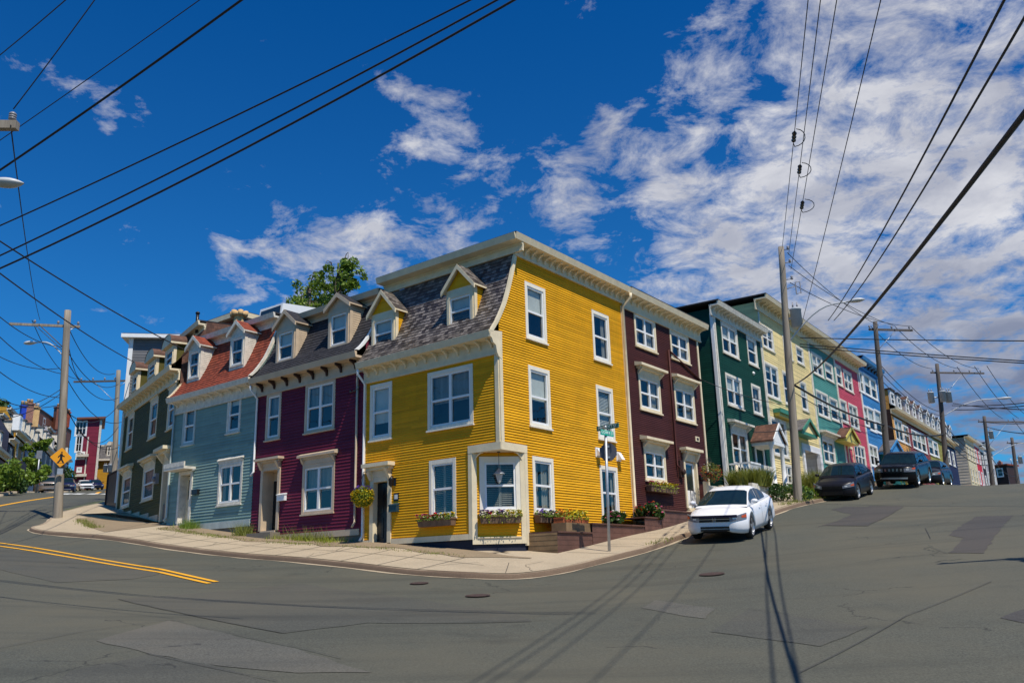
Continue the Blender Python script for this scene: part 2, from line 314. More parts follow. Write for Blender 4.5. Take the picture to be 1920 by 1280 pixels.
# ---------------------------------------------------------------- mesh builder and object bookkeeping
class MB:
    def __init__(s): s.v = []; s.f = []; s.m = []; s.uv = []; s.sm = []
    def face(s, pts, mi=0, uv=None, out=None, smooth=False):
        pts = [tuple(map(float, p)) for p in pts]
        if out is not None:
            a, b, c = (np.array(pts[i]) for i in (0, 1, 2)); nn = np.cross(b-a, c-a)
            if len(pts) > 3 and np.linalg.norm(nn) < 1e-9: nn = np.cross(b-a, np.array(pts[3])-a)
            if nn@np.array(out) < 0:
                pts = pts[::-1]; uv = uv[::-1] if uv else None
        i = len(s.v); s.v += pts; s.f.append(tuple(range(i, i+len(pts)))); s.m.append(mi); s.uv.append(uv); s.sm.append(smooth)
    def solid(s, P, mi=0, smooth=False):      # P: 8 points, bottom four then top four in the same order
        c = sum(np.array(p) for p in P)/8
        for q in ((0, 1, 2, 3), (4, 5, 6, 7), (0, 1, 5, 4), (1, 2, 6, 5), (2, 3, 7, 6), (3, 0, 4, 7)):
            pts = [P[i] for i in q]; m = sum(np.array(p) for p in pts)/4; s.face(pts, mi, out=m-c)
    def box(s, fr, s0, s1, o0, o1, z0, z1, mi=0):
        s.solid([fr.P(s0, o0, z0), fr.P(s1, o0, z0), fr.P(s1, o1, z0), fr.P(s0, o1, z0), fr.P(s0, o0, z1), fr.P(s1, o0, z1), fr.P(s1, o1, z1), fr.P(s0, o1, z1)], mi)
    def prism(s, A, B, mi=0):                  # two parallel outlines with the same count of points
        c = sum(np.array(p) for p in A+B)/(2*len(A)); n = len(A)
        ca = sum(np.array(p) for p in A)/n; cb = sum(np.array(p) for p in B)/n
        s.face(A, mi, out=ca-cb); s.face(B, mi, out=cb-ca)
        for i in range(n):
            j = (i+1) % n; pts = [A[i], A[j], B[j], B[i]]
            e = np.cross(np.array(A[j])-np.array(A[i]), cb-ca); m = sum(np.array(p) for p in pts)/4
            if e@(m-c) < 0: e = -e
            s.face(pts, mi, out=e)
    def tube(s, pts, rad, n=8, mi=0, caps=True, smooth=True):
        pts = [np.array(p, float) for p in pts]; k = len(pts); rad = [rad]*k if isinstance(rad, (int, float)) else rad
        rings = []; ref = None
        for i, p in enumerate(pts):
            t = pts[min(i+1, k-1)]-pts[max(i-1, 0)]; t = t/(np.linalg.norm(t)+1e-12)
            if ref is None: ref = np.array([0, 0, 1.0]) if abs(t[2]) < .9 else np.array([1.0, 0, 0])
            a = np.cross(t, ref); a /= np.linalg.norm(a); b = np.cross(t, a); ref = -b if abs(t@ref) > 2 else ref
            rings.append([p+rad[i]*(math.cos(2*math.pi*j/n)*a+math.sin(2*math.pi*j/n)*b) for j in range(n)])
        base = len(s.v)
        for r in rings: s.v += [tuple(map(float, q)) for q in r]
        for i in range(k-1):
            for j in range(n):
                j2 = (j+1) % n
                s.f.append((base+i*n+j, base+i*n+j2, base+(i+1)*n+j2, base+(i+1)*n+j)); s.m.append(mi); s.uv.append(None); s.sm.append(smooth)
        if caps:
            s.f.append(tuple(base+j for j in range(n))[::-1]); s.m.append(mi); s.uv.append(None); s.sm.append(False)
            s.f.append(tuple(base+(k-1)*n+j for j in range(n))); s.m.append(mi); s.uv.append(None); s.sm.append(False)
    def lathe(s, O, prof, n=12, mi=0, axis=(0, 0, 1), smooth=True):
        ax = Vector(axis).normalized(); O = Vector(O)
        s.tube([O+ax*z for r, z in prof], [max(r, 1e-4) for r, z in prof], n, mi, True, smooth)
    def grid(s, P, mi=0, uv=None, smooth=True, wrap=False):   # P[i][j] points
        base = len(s.v); a = len(P); b = len(P[0])
        for r in P: s.v += [tuple(map(float, q)) for q in r]
        for i in range(a-1):
            for j in range(b-1 if not wrap else b):
                j2 = (j+1) % b
                s.f.append((base+i*b+j, base+(i+1)*b+j, base+(i+1)*b+j2, base+i*b+j2)); s.m.append(mi if isinstance(mi, int) else mi(i, j)); s.sm.append(smooth)
                s.uv.append([uv[i][j], uv[i+1][j], uv[i+1][j2], uv[i][j2]] if uv else None)
    def build_each(s, name, mats, root):       # boxes only: every box an object of its own
        for k in range(0, len(s.f), 6):
            m = MB()
            for q in range(k, k+6): m.face([s.v[i] for i in s.f[q]], s.m[q])
            m.build(name, mats, root)
    def build(s, name, mats, parent=None, org=None, fixn=False, merge=False):
        if not isinstance(mats, (list, tuple)): mats = [mats]
        mats = [MT[m] if isinstance(m, str) else m for m in mats]
        root = parent
        while root is not None and root.parent is not None: root = root.parent
        if org is None: org = np.array(root.location) if root is not None else np.zeros(3)
        org = np.array(org, float)
        me = bpy.data.meshes.new(name); V = np.array(s.v, float)-org
        me.from_pydata([tuple(q) for q in V], [], s.f)
        for m in mats: me.materials.append(m)
        me.polygons.foreach_set('material_index', s.m); me.polygons.foreach_set('use_smooth', s.sm)
        uvl = me.uv_layers.new(name='UVMap'); k = 0; buf = np.zeros(sum(len(f) for f in s.f)*2)
        for f, uv in zip(s.f, s.uv):
            if uv is None:
                p = [s.v[i] for i in f]; a, b, c = (np.array(p[i]) for i in (0, 1, 2)); nn = np.cross(b-a, c-a); l = np.linalg.norm(nn); nn = nn/l if l > 1e-12 else np.array([0, 0, 1.])
                if abs(nn[2]) > .8: uv = [(q[0], q[1]) for q in p]
                else:
                    t = np.cross([0, 0, 1], nn); t /= np.linalg.norm(t); uv = [(float(t@np.array(q)), q[2]) for q in p]
            for q in uv: buf[k] = q[0]; buf[k+1] = q[1]; k += 2
        uvl.data.foreach_set('uv', buf)
        if merge:
            import bmesh
            bm = bmesh.new(); bm.from_mesh(me); bmesh.ops.remove_doubles(bm, verts=bm.verts, dist=1e-4); bmesh.ops.recalc_face_normals(bm, faces=bm.faces); bm.to_mesh(me); bm.free()
        me.update()
        o = bpy.data.objects.new(name, me); COL.objects.link(o)
        if parent is not None: o.parent = parent
        else: o.location = org
        return o
def tag(o, label, cat, group=None):
    o['label'] = label; o['category'] = cat
    if group: o['group'] = group
    return o
def thing(name, loc, label, cat, group=None):
    o = bpy.data.objects.new(name, None); COL.objects.link(o); o.location = tuple(map(float, loc)); o.empty_display_size = .2
    return tag(o, label, cat, group)
def struct(o, kind='structure'): o['kind'] = kind; return o
def clone(root, loc, rz, label, group=None, scale=None):
    r = root.copy(); COL.objects.link(r); r.location = tuple(map(float, loc)); r.rotation_euler = (0, 0, rz); r['label'] = label
    if group: r['group'] = group
    if scale: r.scale = scale
    for ch in list(root.children):
        c = ch.copy(); COL.objects.link(c); c.parent = r
        for g in ch.children:
            d = g.copy(); COL.objects.link(d); d.parent = c
    return r
# ---------------------------------------------------------------- ground, road, sidewalks
def axis(parts):
    out = []
    for a, b, st in parts: out += list(np.arange(a, b, st))
    return np.array(out+[parts[-1][1]])
XS = axis([(-900, -200, 50), (-200, -60, 7), (-60, -34, 1.5), (-34, 44, .75), (44, 90, 2.5), (90, 200, 10), (200, 900, 50)])
YS = axis([(-300, -40, 26), (-40, -6, 2.5), (-6, 50, .75), (50, 130, 1.6), (130, 260, 6.5), (260, 1200, 60)])
XX, YY = np.meshgrid(XS, YS, indexing='ij'); ZZ = Gz(np.c_[XX.ravel(), YY.ravel()]).reshape(XX.shape)
block = [WL(25.0, 1.6), WL(18, 1.5), WL(-.2, 1.5), WR(-.2, 1.5), WR(16, 1.5), WR2(16, 1.5), WR2(45, 1.5), WR2(130, 1.5), WR2(130, 60), WR2(60, 150), np.array((-24., 130.))]
block = [WL(25.0, 1.6), WL(18, 1.5), WL(-.2, 1.5), WR(-.2, 1.5), WR(16, 1.5), WR2(16, 1.5), WR2(45, 1.5), WR2(130, 1.5), np.array((60., 220.)), np.array((-30., 220.)), np.array((-28., 90.)), np.array((-27., 56.))]
def inside(p, poly):
    c = False; n = len(poly); j = n-1
    for i in range(n):
        a, b = poly[i], poly[j]
        if (a[1] > p[1]) != (b[1] > p[1]) and p[0] < (b[0]-a[0])*(p[1]-a[1])/(b[1]-a[1])+a[0]: c = not c
        j = i
    return c
def fp(x, y, Y): q = at(x, y, Y); return np.array(q[:2])
farside = [np.array((-52., 20.)), fp(0, 926, 62), fp(90, 924, 92), fp(150, 914, 128), np.array((-90., 220.)), np.array((-400., 220.)), np.array((-400., 20.))]
xc = (XS[:-1]+XS[1:])/2; yc = (YS[:-1]+YS[1:])/2
ids = np.zeros((len(XS), len(YS)), int); V = []
for i in range(len(XS)):
    for j in range(len(YS)): ids[i, j] = len(V); V.append((XX[i, j], YY[i, j], ZZ[i, j]))
def ground_mesh(name, m, pick):
    F = []; used = {}
    VV = []
    for i in range(len(xc)):
        for j in range(len(yc)):
            if pick[i, j]:
                f = []
                for q in (ids[i, j], ids[i+1, j], ids[i+1, j+1], ids[i, j+1]):
                    if q not in used: used[q] = len(VV); VV.append(V[q])
                    f.append(used[q])
                F.append(f)
    me = bpy.data.meshes.new(name); me.from_pydata(VV, [], F); me.materials.append(MT[m]); me.polygons.foreach_set('use_smooth', [True]*len(F))
    o = bpy.data.objects.new(name, me); COL.objects.link(o); return struct(o)
pick = np.zeros((len(xc), len(yc)), bool)
for i, a in enumerate(xc):
    for j, b in enumerate(yc):
        if -200 < a < 200 and -40 < b < 220: pick[i, j] = not inside((a, b), block) and not inside((a, b), farside)
ground_mesh('road', 'road', pick); ground_mesh('ground', 'grassg', ~pick)
def chaikin(pts, k=2):
    pts = [np.array(p, float) for p in pts]
    for _ in range(k):
        o = [pts[0]]
        for a, b in zip(pts[:-1], pts[1:]): o += [a*.75+b*.25, a*.25+b*.75]
        pts = o+[pts[-1]]
    return pts
def resample(pts, st):
    pts = [np.array(p, float) for p in pts]; out = [pts[0]]
    for a, b in zip(pts[:-1], pts[1:]):
        n = max(1, int(np.linalg.norm(b-a)/st+.5)); out += [a+(b-a)*(i+1)/n for i in range(n)]
    return out
def strip(name, m, inner, outer, dz, cols=6, kerbm=None, thick=.5):
    mb = MB(); P = []
    for a, b in zip(inner, outer):
        row = []
        for j in range(cols+1):
            q = a*(1-j/cols)+b*(j/cols); row.append((q[0], q[1], G(*q)+dz))
        P.append(row)
    mb.grid(P, 0)
    return struct(mb.build(name, [m]))
def nearest_inner(outer, w):
    out = []
    for i, p in enumerate(outer):
        t = outer[min(i+1, len(outer)-1)]-outer[max(i-1, 0)]; t = t/np.linalg.norm(t); out.append(p+np.array([-t[1], t[0]])*w)
    return out
# kerb line: up the side street, round the pole, along the left front, round the corner and up the right street
kl = [fp(205, 938, 60), fp(195, 941, 50), fp(150, 950, 45), fp(100, 958, 42.0), WL(24.9, 1.9), WL(24.4, 2.8), WL(23.0, 3.05), WL(18.87, 3), WL(12.85, 3), WL(8.07, 3), WL(4.18, 3), WL(.95, 3), WL(-.8, 3.0),
      C[:2]-1.95*dL-2.45*dR, C[:2]-2.5*dL-1.6*dR, WR(-.2, 2.95), WR(2.98, 3), WR(8, 3), WR(16, 3), WR2(16, 3), WR2(34, 3), WR2(50, 3), WR2(66, 3), WR2(95, 3)]
kl = resample(chaikin(kl, 2), .7)
innerA = []
for p in kl:      # inner edge of the pavement: the feet of the houses
    rel = p-C[:2]; a = np.linalg.solve(np.c_[dL, dR], rel)     # a[0] along left front, a[1] along right front
    if a[1] < -.05 and a[0] > 0: q = WL(min(a[0], 17.6), -.3) if a[0] < 17.6 else None
    else: q = None
    innerA.append(q)
def build_pavement():
    mb = MB(); kb = MB(); P = []; U = []; Kp = []; run = 0
    for i, p in enumerate(kl):
        t = kl[min(i+1, len(kl)-1)]-kl[max(i-1, 0)]; t = t/np.linalg.norm(t); nrm = np.array([-t[1], t[0]])
        if i: run += np.linalg.norm(p-kl[i-1])
        w = .16; a = p+nrm*w
        rel = p-C[:2]; ab = np.linalg.solve(np.c_[dL, dR], rel)
        if ab[1] < 0 and ab[0] > 22: q = p+nrm*3.2 if run < 20 else WL(19, -3)
        elif ab[1] < 0 and ab[0] > 0: q = WL(min(ab[0], 19), -.4-max(0, ab[0]-17)*.5)
        elif ab[0] < 0 and ab[1] > 0: q = WR(ab[1], -.4) if ab[1] < 16 else WR2((p-FR2.O)@FR2.u, -.3)
        else: q = C[:2]+dL*.4+dR*.4
        row = []; 
        for j in range(9):
            z = a*(1-j/8)+q*(j/8); row.append((z[0], z[1], G(*z)+K))
        P.append(row)
        wob = .012*math.sin(run*2.1)+.01*random.uniform(-1, 1)
        g0 = G(*p); 
        kr = []
        for off, dz in ((-.02, -.1), (-.02+wob*.3, .02), (.012, K-.03), (.04, K+.004+wob*.5), (w+.01, K+.006)):
            z = p+nrm*off; kr.append((z[0], z[1], g0+dz))
        Kp.append(kr)
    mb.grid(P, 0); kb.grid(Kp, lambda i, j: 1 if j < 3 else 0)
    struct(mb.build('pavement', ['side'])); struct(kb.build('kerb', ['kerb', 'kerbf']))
build_pavement()
def decal(name, m, poly, dz, px=True, dens=1.0):
    """a thin sheet draped over the ground; poly in plan"""
    import bmesh
    if px: poly = [hit(*q)[:2] for q in poly]
    poly = resample(poly+[poly[0]], .45)[:-1]; rr_ = random.Random(len(poly)); poly = [np.array(p)+np.array([rr_.uniform(-.035, .035), rr_.uniform(-.035, .035)]) for p in poly]
    bm = bmesh.new(); vs = [bm.verts.new((p[0], p[1], 0)) for p in poly]; bm.faces.new(vs)
    bmesh.ops.triangulate(bm, faces=bm.faces)
    bmesh.ops.subdivide_edges(bm, edges=[e for e in bm.edges if e.calc_length() > 1.2], cuts=2, use_grid_fill=True)
    bmesh.ops.triangulate(bm, faces=bm.faces)
    for _ in range(2):
        bmesh.ops.subdivide_edges(bm, edges=[e for e in bm.edges if e.calc_length() > 1.0], cuts=1); bmesh.ops.triangulate(bm, faces=bm.faces)
    pts = np.array([(v.co.x, v.co.y) for v in bm.verts]); z = road_z(pts)
    for v, q in zip(bm.verts, z): v.co.z = q+dz
    bmesh.ops.recalc_face_normals(bm, faces=bm.faces)
    me = bpy.data.meshes.new(name); bm.to_mesh(me); bm.free(); me.materials.append(MT[m] if isinstance(m, str) else m)
    o = bpy.data.objects.new(name, me); COL.objects.link(o); return struct(o)
def road_z(P):      # height of the faceted road sheet itself (bilinear cells), so thin layers keep their distance
    P = np.atleast_2d(P); i = np.clip(np.searchsorted(XS, P[:, 0])-1, 0, len(XS)-2); j = np.clip(np.searchsorted(YS, P[:, 1])-1, 0, len(YS)-2)
    u = (P[:, 0]-XS[i])/(XS[i+1]-XS[i]); v = (P[:, 1]-YS[j])/(YS[j+1]-YS[j])
    return ZZ[i, j]*(1-u)*(1-v)+ZZ[i+1, j]*u*(1-v)+ZZ[i, j+1]*(1-u)*v+ZZ[i+1, j+1]*u*v
decal('road_patch', 'patch', [(220, 1123), (560, 1093), (760, 1120), (960, 1147), (1000, 1165), (850, 1168), (690, 1168), (530, 1187), (380, 1158)], .006)
decal('road_patch', 'patch', [(-30, 1061), (105, 1092), (250, 1085), (300, 1076), (225, 1050), (60, 1035), (-30, 1028)], .006)
decal('road_patch', 'patch', [(1405, 1141), (1630, 1175), (1540, 1212), (1330, 1184)], .006)
decal('road_patch', 'patch2', [(1530, 988), (1690, 950), (1585, 949), (1560, 955), (1600, 965)], .006)
decal('road_patch', 'patch2', [(1545, 985), (1625, 986), (1695, 949), (1630, 948)], .012)
decal('road_patch', 'patch2', [(1778, 1003), (1830, 968), (1900, 966), (1868, 1003), (1845, 1037), (1780, 1036), (1808, 1008)], .006)
decal('road_patch', 'patch2', [(1875, 1158), (1960, 1130), (1960, 1175)], .006)
decal('road_patch', 'patch', [(285, 1226), (420, 1250), (520, 1290), (100, 1290), (130, 1258)], .006)
decal('road_patch', 'patch3', [(320, 1163), (560, 1218), (700, 1260), (560, 1262), (420, 1250), (285, 1226), (180, 1200)], .006)
decal('road_patch', 'patch3', [(1230, 1125), (1340, 1140), (1320, 1160), (1200, 1140)], .006)
def ribbon(name, m, pts, w, dz, px=True, plan=False):
    if px: pts = [hit(*q)[:2] for q in pts]
    pts = resample(pts, .4); mb = MB(); P = []
    for i, p in enumerate(pts):
        t = pts[min(i+1, len(pts)-1)]-pts[max(i-1, 0)]; t = t/np.linalg.norm(t); n = np.array([-t[1], t[0]])*w/2
        a, b = p-n, p+n; z = road_z(np.array([a, b])); P.append([(a[0], a[1], z[0]+dz), (b[0], b[1], z[1]+dz)])
    mb.grid(P, 0); return mb, P
MT['ylw'] = mat('yellow road paint', (.78, .38, .015), .7, var=.12, scale=9); MT['wht'] = mat('white road paint', (.7, .7, .66), .7, var=.15, scale=9)
MT['seam'] = mat('tar seam', (.05, .048, .045), .8)
mb, _ = ribbon('road_marking', 'ylw', [(406, 1091), (300, 1067), (150, 1042), (0, 1018), (-200, 990)], .14, .016); struct(mb.build('road_marking', ['ylw']))
mb, _ = ribbon('road_marking', 'ylw', [(392, 1094), (300, 1073), (150, 1048), (0, 1024), (-200, 996)], .14, .016); struct(mb.build('road_marking', ['ylw']))
mb, _ = ribbon('road_marking', 'ylw', [(-30, 955), (0, 948), (50, 939), (105, 931)], .3, .016); struct(mb.build('road_marking', ['ylw']))
mb, _ = ribbon('road_marking', 'ylw', [(180, 926), (200, 921)], .3, .016); struct(mb.build('road_marking', ['ylw']))
for x0 in (118, 141, 168, 195): 
    mb, _ = ribbon('road_marking', 'wht', [(x0, 926.5), (x0+13, 925.0)], .7, .018); struct(mb.build('road_marking', ['wht']))
for pts in ([(0, 1215), (150, 1185), (320, 1162), (345, 1165)], [(320, 1163), (560, 1215), (640, 1235)], [(220, 1123), (380, 1158), (530, 1187)], [(275, 1226), (420, 1258), (520, 1278)],
            [(1500, 1262), (1700, 1155), (1860, 1090)], [(1600, 1026), (1745, 1026), (1775, 1037)], [(1405, 1141), (1630, 1175)],
            [(1650, 1035), (1775, 1037), (1845, 1037)], [(1590, 1000), (1720, 985), (1760, 975)], [(1745, 1010), (1735, 990), (1790, 975)]):
    mb, _ = ribbon('road_seam', 'seam', pts, .013, .019); struct(mb.build('road_seam', ['seam']))
# pavement joints and the worn verge by the houses
def sidez(p): return G(*p)+K
def pribbon(pts, w, dz, mb):
    pts = resample(pts, .35); P = []
    for i, p in enumerate(pts):
        t = pts[min(i+1, len(pts)-1)]-pts[max(i-1, 0)]; t = t/np.linalg.norm(t); n = np.array([-t[1], t[0]])*w/2
        P.append([(*(p-n), sidez(p-n)+dz), (*(p+n), sidez(p+n)+dz)])
    mb.grid(P, 0)
mb = MB()
for s in np.arange(.6, 17, 1.5): pribbon([WL(s, .75), WL(s, 2.85)], .028, .005, mb)
for s in np.arange(1.5, 15, 1.5): pribbon([WR(s, 1.15), WR(s, 2.85)], .028, .005, mb)
pribbon([WL(-.6, 1.6), WL(17, 1.75)], .018, .006, mb)
pribbon([C[:2]-.9*dL-.9*dR, C[:2]-1.8*dL-2.2*dR], .018, .005, mb)
struct(mb.build('pavement_joint', ['seam']))
mb = MB(); P = []
for s in np.arange(-1.0, 17.4, .4):
    w = (.85+.18*math.sin(s*1.3)+.1*math.sin(s*3.1))*min(1, .12+max(0, s+1)*.5)
    P.append([(*WL(s, o*w), sidez(WL(s, o*w))+.009+.02*math.sin(o*3)) for o in (0, .25, .5, .75, 1.0)])
mb.grid(P, 0); struct(mb.build('dirt_verge', ['dirt']))
mb = MB(); P = []
for s in np.arange(.2, 7.8, .4):
    w = 2.4; P.append([(*(FG.O+FG.u*s+FG.n*o*w), sidez(FG.O+FG.u*s+FG.n*o*w)+.012) for o in (-.1, .25, .5, .75, 1.0)])
mb.grid(P, 0); struct(mb.build('dirt_verge', ['dirt']))
mb = MB(); P = []      # pale concrete gutter edge and grit along the foot of the kerb
for i, p in enumerate(kl[4:-40]):
    j = i+4; t = kl[j+1]-kl[j-1]; t = t/np.linalg.norm(t); n = np.array([-t[1], t[0]]); w = .07+.035*math.sin(i*1.7)+.03*math.sin(i*.53)
    row = np.array([p-n*(.0), p-n*(.03+w)]); z = road_z(row); P.append([(*row[0], z[0]+.012), (*row[1], z[1]+.01)])
mb.grid(P, 0); struct(mb.build('gutter', ['side']))
mb = MB()
for pts in ([WL(5.2, 2.8), WL(5.6, 2.2), WL(5.3, 1.6), WL(5.7, .8)], [WL(11.2, 2.8), WL(11.0, 2.3), WL(11.5, 1.7)], [C[:2]-1.6*dL-.3*dR, C[:2]-1.5*dL-1.0*dR, C[:2]-2.2*dL-1.6*dR], [WR(3.2, 2.8), WR(3.5, 2.2), WR(3.3, 1.5)], [WL(.6, 2.8), WL(.4, 2.1), WL(-.2, 1.3)], [WL(14.8, 2.8), WL(14.4, 2.0), WL(14.9, 1.2)]): pribbon([p+np.array([random.uniform(-.04, .04), random.uniform(-.04, .04)]) for p in resample(pts, .25)], .014, .006, mb)
struct(mb.build('pavement_crack', ['seam']))
# far pavement across the side street
fk = resample([np.array(q) for q in farside[0:4]], 2.0)
mb = MB(); mb.grid([[(*p, G(*p)-.05), (*p, G(*p)+.14), (*(p+np.array((-.2, .12))*1), G(*(p+np.array((-.2, .12))))+.15), (*(p+np.array((-1.8, 1.1))), G(*(p+np.array((-1.8, 1.1))))+.15)] for p in fk], 0); struct(mb.build('pavement', ['side']))
# ---------------------------------------------------------------- house pieces
def wall(mb, fr, s0, s1, z0, z1, h, lip, ops=(), smin=None, smax=None, mi=0, o=0.0):
    """lapped boards as real geometry, with true openings"""
    O = -1 if False else 1
    nout = np.array([fr.n[0], fr.n[1], 0]); nr = int(math.ceil((z1-z0)/h))
    for r in range(nr):
        a, b = z0+r*h, min(z0+(r+1)*h, z1); zc = (a+b)/2
        la = smin(a) if smin else s0; lb = smin(b) if smin else s0; ra = smax(a) if smax else s1; rb = smax(b) if smax else s1
        segs = [(la, lb, ra, rb)]
        for q in ops:
            if q[1] < zc < q[3]:
                new = []
                for (A, B, Cc, Dd) in segs:
                    if q[2] <= min(A, B) or q[0] >= max(Cc, Dd): new.append((A, B, Cc, Dd)); continue
                    if q[0] > A: new.append((A, B, q[0], q[0]))
                    if q[2] < Cc: new.append((q[2], q[2], Cc, Dd))
                segs = new
        l = lip*(1+.12*math.sin(r*12.9+s0*3.1))
        for A, B, Cc, Dd in segs:
            mb.face([fr.P(A, o+l, a), fr.P(Cc, o+l, a), fr.P(Dd, o, b), fr.P(B, o, b)], mi, [(A, a+.001), (Cc, a+.001), (Dd, b-.001), (B, b-.001)], out=nout+np.array([0, 0, .1]))
            mb.face([fr.P(A, o, a), fr.P(Cc, o, a), fr.P(Cc, o+l, a), fr.P(A, o+l, a)], mi, [(A, a), (Cc, a), (Cc, a+.002), (A, a+.002)], out=(0, 0, -1))
CLEAN = dict(trim='cream', sash='white')
def window(root, fr, b, cols=1, o=0.0, casing=.11, trim='cream', sash='white', hood=None, sill=True, cover=None, proud=.035, rowsplit=True, arch=False, brk=False, mun=None, name='window', detail=True):
    s0, z0, s1, z1 = b; cw = casing
    mb = MB()
    mb.box(fr, s0, s0+cw, o-.02, o+proud, z0+.001, z1-.001); mb.box(fr, s1-cw, s1, o-.02, o+proud, z0+.001, z1-.001)
    mb.box(fr, s0+cw, s1-cw, o-.02, o+proud-.002, z1-cw*1.15, z1-.002); mb.box(fr, s0+cw, s1-cw, o-.02, o+proud-.002, z0+.002, z0+cw*.8)
    if sill: mb.box(fr, s0-.03, s1+.03, o-.01, o+proud+.045, z0-.05, z0)
    # dark room box behind
    i0, i1, j0, j1 = s0+cw, s1-cw, z0+cw*.8, z1-cw*1.15; dp = .45
    A = [fr.P(i0, o-.02, j0), fr.P(i1, o-.02, j0), fr.P(i1, o-.02, j1), fr.P(i0, o-.02, j1)]; B = [fr.P(i0, o-dp, j0), fr.P(i1, o-dp, j0), fr.P(i1, o-dp, j1), fr.P(i0, o-dp, j1)]
    for k in range(4): mb.face([A[k], A[(k+1) % 4], B[(k+1) % 4], B[k]], 1)
    mb.face(B, 1)
    w = mb.build(name, [trim, 'dark'], root)
    if hood:
        hb = MB(); ov, hh, out = hood
        hb.box(fr, s0-.02, s1+.02, o, o+.05, z1, z1+hh*.55)
        hb.box(fr, s0-ov*.5, s1+ov*.5, o, o+out*.55, z1+hh*.55, z1+hh*.75); hb.box(fr, s0-ov, s1+ov, o, o+out, z1+hh*.75, z1+hh)
        hb.solid([fr.P(s0-ov, o, z1+hh), fr.P(s1+ov, o, z1+hh), fr.P(s1+ov, o+out, z1+hh), fr.P(s0-ov, o+out, z1+hh), fr.P(s0-ov, o, z1+hh+.07), fr.P(s1+ov, o, z1+hh+.07), fr.P(s1+ov, o+.02, z1+hh+.07), fr.P(s0-ov, o+.02, z1+hh+.07)])
        for sg, e in ((1, s0+.03), (-1, s1-.03)):
            hb.solid([fr.P(e-.05, o, z1+hh*.1), fr.P(e+.05, o, z1+hh*.1), fr.P(e+.05, o+.07, z1+hh*.1), fr.P(e-.05, o+.07, z1+hh*.1), fr.P(e-.05, o, z1+hh*.55), fr.P(e+.05, o, z1+hh*.55), fr.P(e+.05, o+out*.8, z1+hh*.55), fr.P(e-.05, o+out*.8, z1+hh*.55)])
        hb.build('hood', [trim], w)
    f = .058 if detail else .05; sb = MB()
    sb.box(fr, i0, i0+f, o-.06, o+.008, j0, j1); sb.box(fr, i1-f, i1, o-.06, o+.008, j0, j1); sb.box(fr, i0+f, i1-f, o-.06, o+.006, j1-f, j1); sb.box(fr, i0+f, i1-f, o-.06, o+.006, j0, j0+f*1.2)
    jm = (j0+j1)/2
    if cols > 1:
        for k in range(1, cols):
            x = i0+(i1-i0)*k/cols; sb.box(fr, x-f*.9, x+f*.9, o-.06, o+.009, j0+f, j1-f)
    if rowsplit: sb.box(fr, i0+f, i1-f, o-.055, o+.004, jm-f*.55, jm+f*.55)
    if mun:
        for k in range(1, mun[0]):
            x = i0+(i1-i0)*k/mun[0]; sb.box(fr, x-.012, x+.012, o-.035, o-.008, j0+f, j1-f)
        for k in range(1, mun[1]):
            z = j0+(j1-j0)*k/mun[1]; sb.box(fr, i0+f, i1-f, o-.034, o-.009, z-.012, z+.012)
    sb.build('sash', [sash], w)
    g = MB(); nout = (fr.n[0], fr.n[1], 0)
    g.face([fr.P(i0+.01, o-.04, j0+.01), fr.P(i1-.01, o-.04, j0+.01), fr.P(i1-.01, o-.045, jm), fr.P(i0+.01, o-.045, jm)], out=nout)
    g.face([fr.P(i0+.01, o-.032, jm), fr.P(i1-.01, o-.032, jm), fr.P(i1-.01, o-.03, j1-.01), fr.P(i0+.01, o-.03, j1-.01)], out=nout)
    g.build('pane', ['glass'], w)
    if cover and detail:
        c = MB(); kind = cover[0]; fr_ = cover[1] if len(cover) > 1 else .5
        if kind == 'blind':           # slatted blind, drawn from the top
            zb = j1-(j1-j0)*fr_; n = max(3, int((j1-zb)/.05))
            for k in range(n):
                z = j1-(k+.5)*(j1-zb)/n; hgt = (j1-zb)/n*.42
                c.face([fr.P(i0+.03, o-.09, z-hgt), fr.P(i1-.03, o-.09, z-hgt), fr.P(i1-.03, o-.12, z+hgt), fr.P(i0+.03, o-.12, z+hgt)])
            c.build('blind', ['blind'], w)
        elif kind == 'shade':
            zb = j1-(j1-j0)*fr_; c.box(fr, i0+.02, i1-.02, o-.11, o-.10, zb, j1-.01); c.build('roller_shade', ['blind'], w)
        elif kind == 'dim':
            zb = j1-(j1-j0)*fr_; c.box(fr, i0+.02, i1-.02, o-.16, o-.15, zb, j1-.01); c.build('curtain', ['curtain'], w)
        elif kind == 'shutter':       # louvred inner shutters
            for (a, b2) in ((i0+.02, (i0+i1)/2-.03), ((i0+i1)/2+.03, i1-.02)):
                n = int((j1-j0)/.055)
                for k in range(n):
                    z = j0+(k+.5)*(j1-j0)/n; c.face([fr.P(a, o-.08, z-.012), fr.P(b2, o-.08, z-.012), fr.P(b2, o-.10, z+.012), fr.P(a, o-.10, z+.012)])
            c.box(fr, (i0+i1)/2-.04, (i0+i1)/2+.04, o-.11, o-.075, j0, j1); c.build('shutter', ['curtain'], w)
        elif kind == 'curtain':       # pleated curtains to both sides
            for (a, b2) in ((i0+.01, i0+(i1-i0)*fr_*.5), (i1-(i1-i0)*fr_*.5, i1-.01)):
                n = 10; P = [[fr.P(a+(b2-a)*k/n, o-.14+.03*math.sin(k*1.9), z) for z in (j0, j1)] for k in range(n+1)]; c.grid(P, 0)
            c.build('curtain', ['curtain'], w)
    return w, (i0, j0, i1, j1)
def hole(b, c=.05): return (b[0]+c, b[1]+c, b[2]-c, b[3]-c)
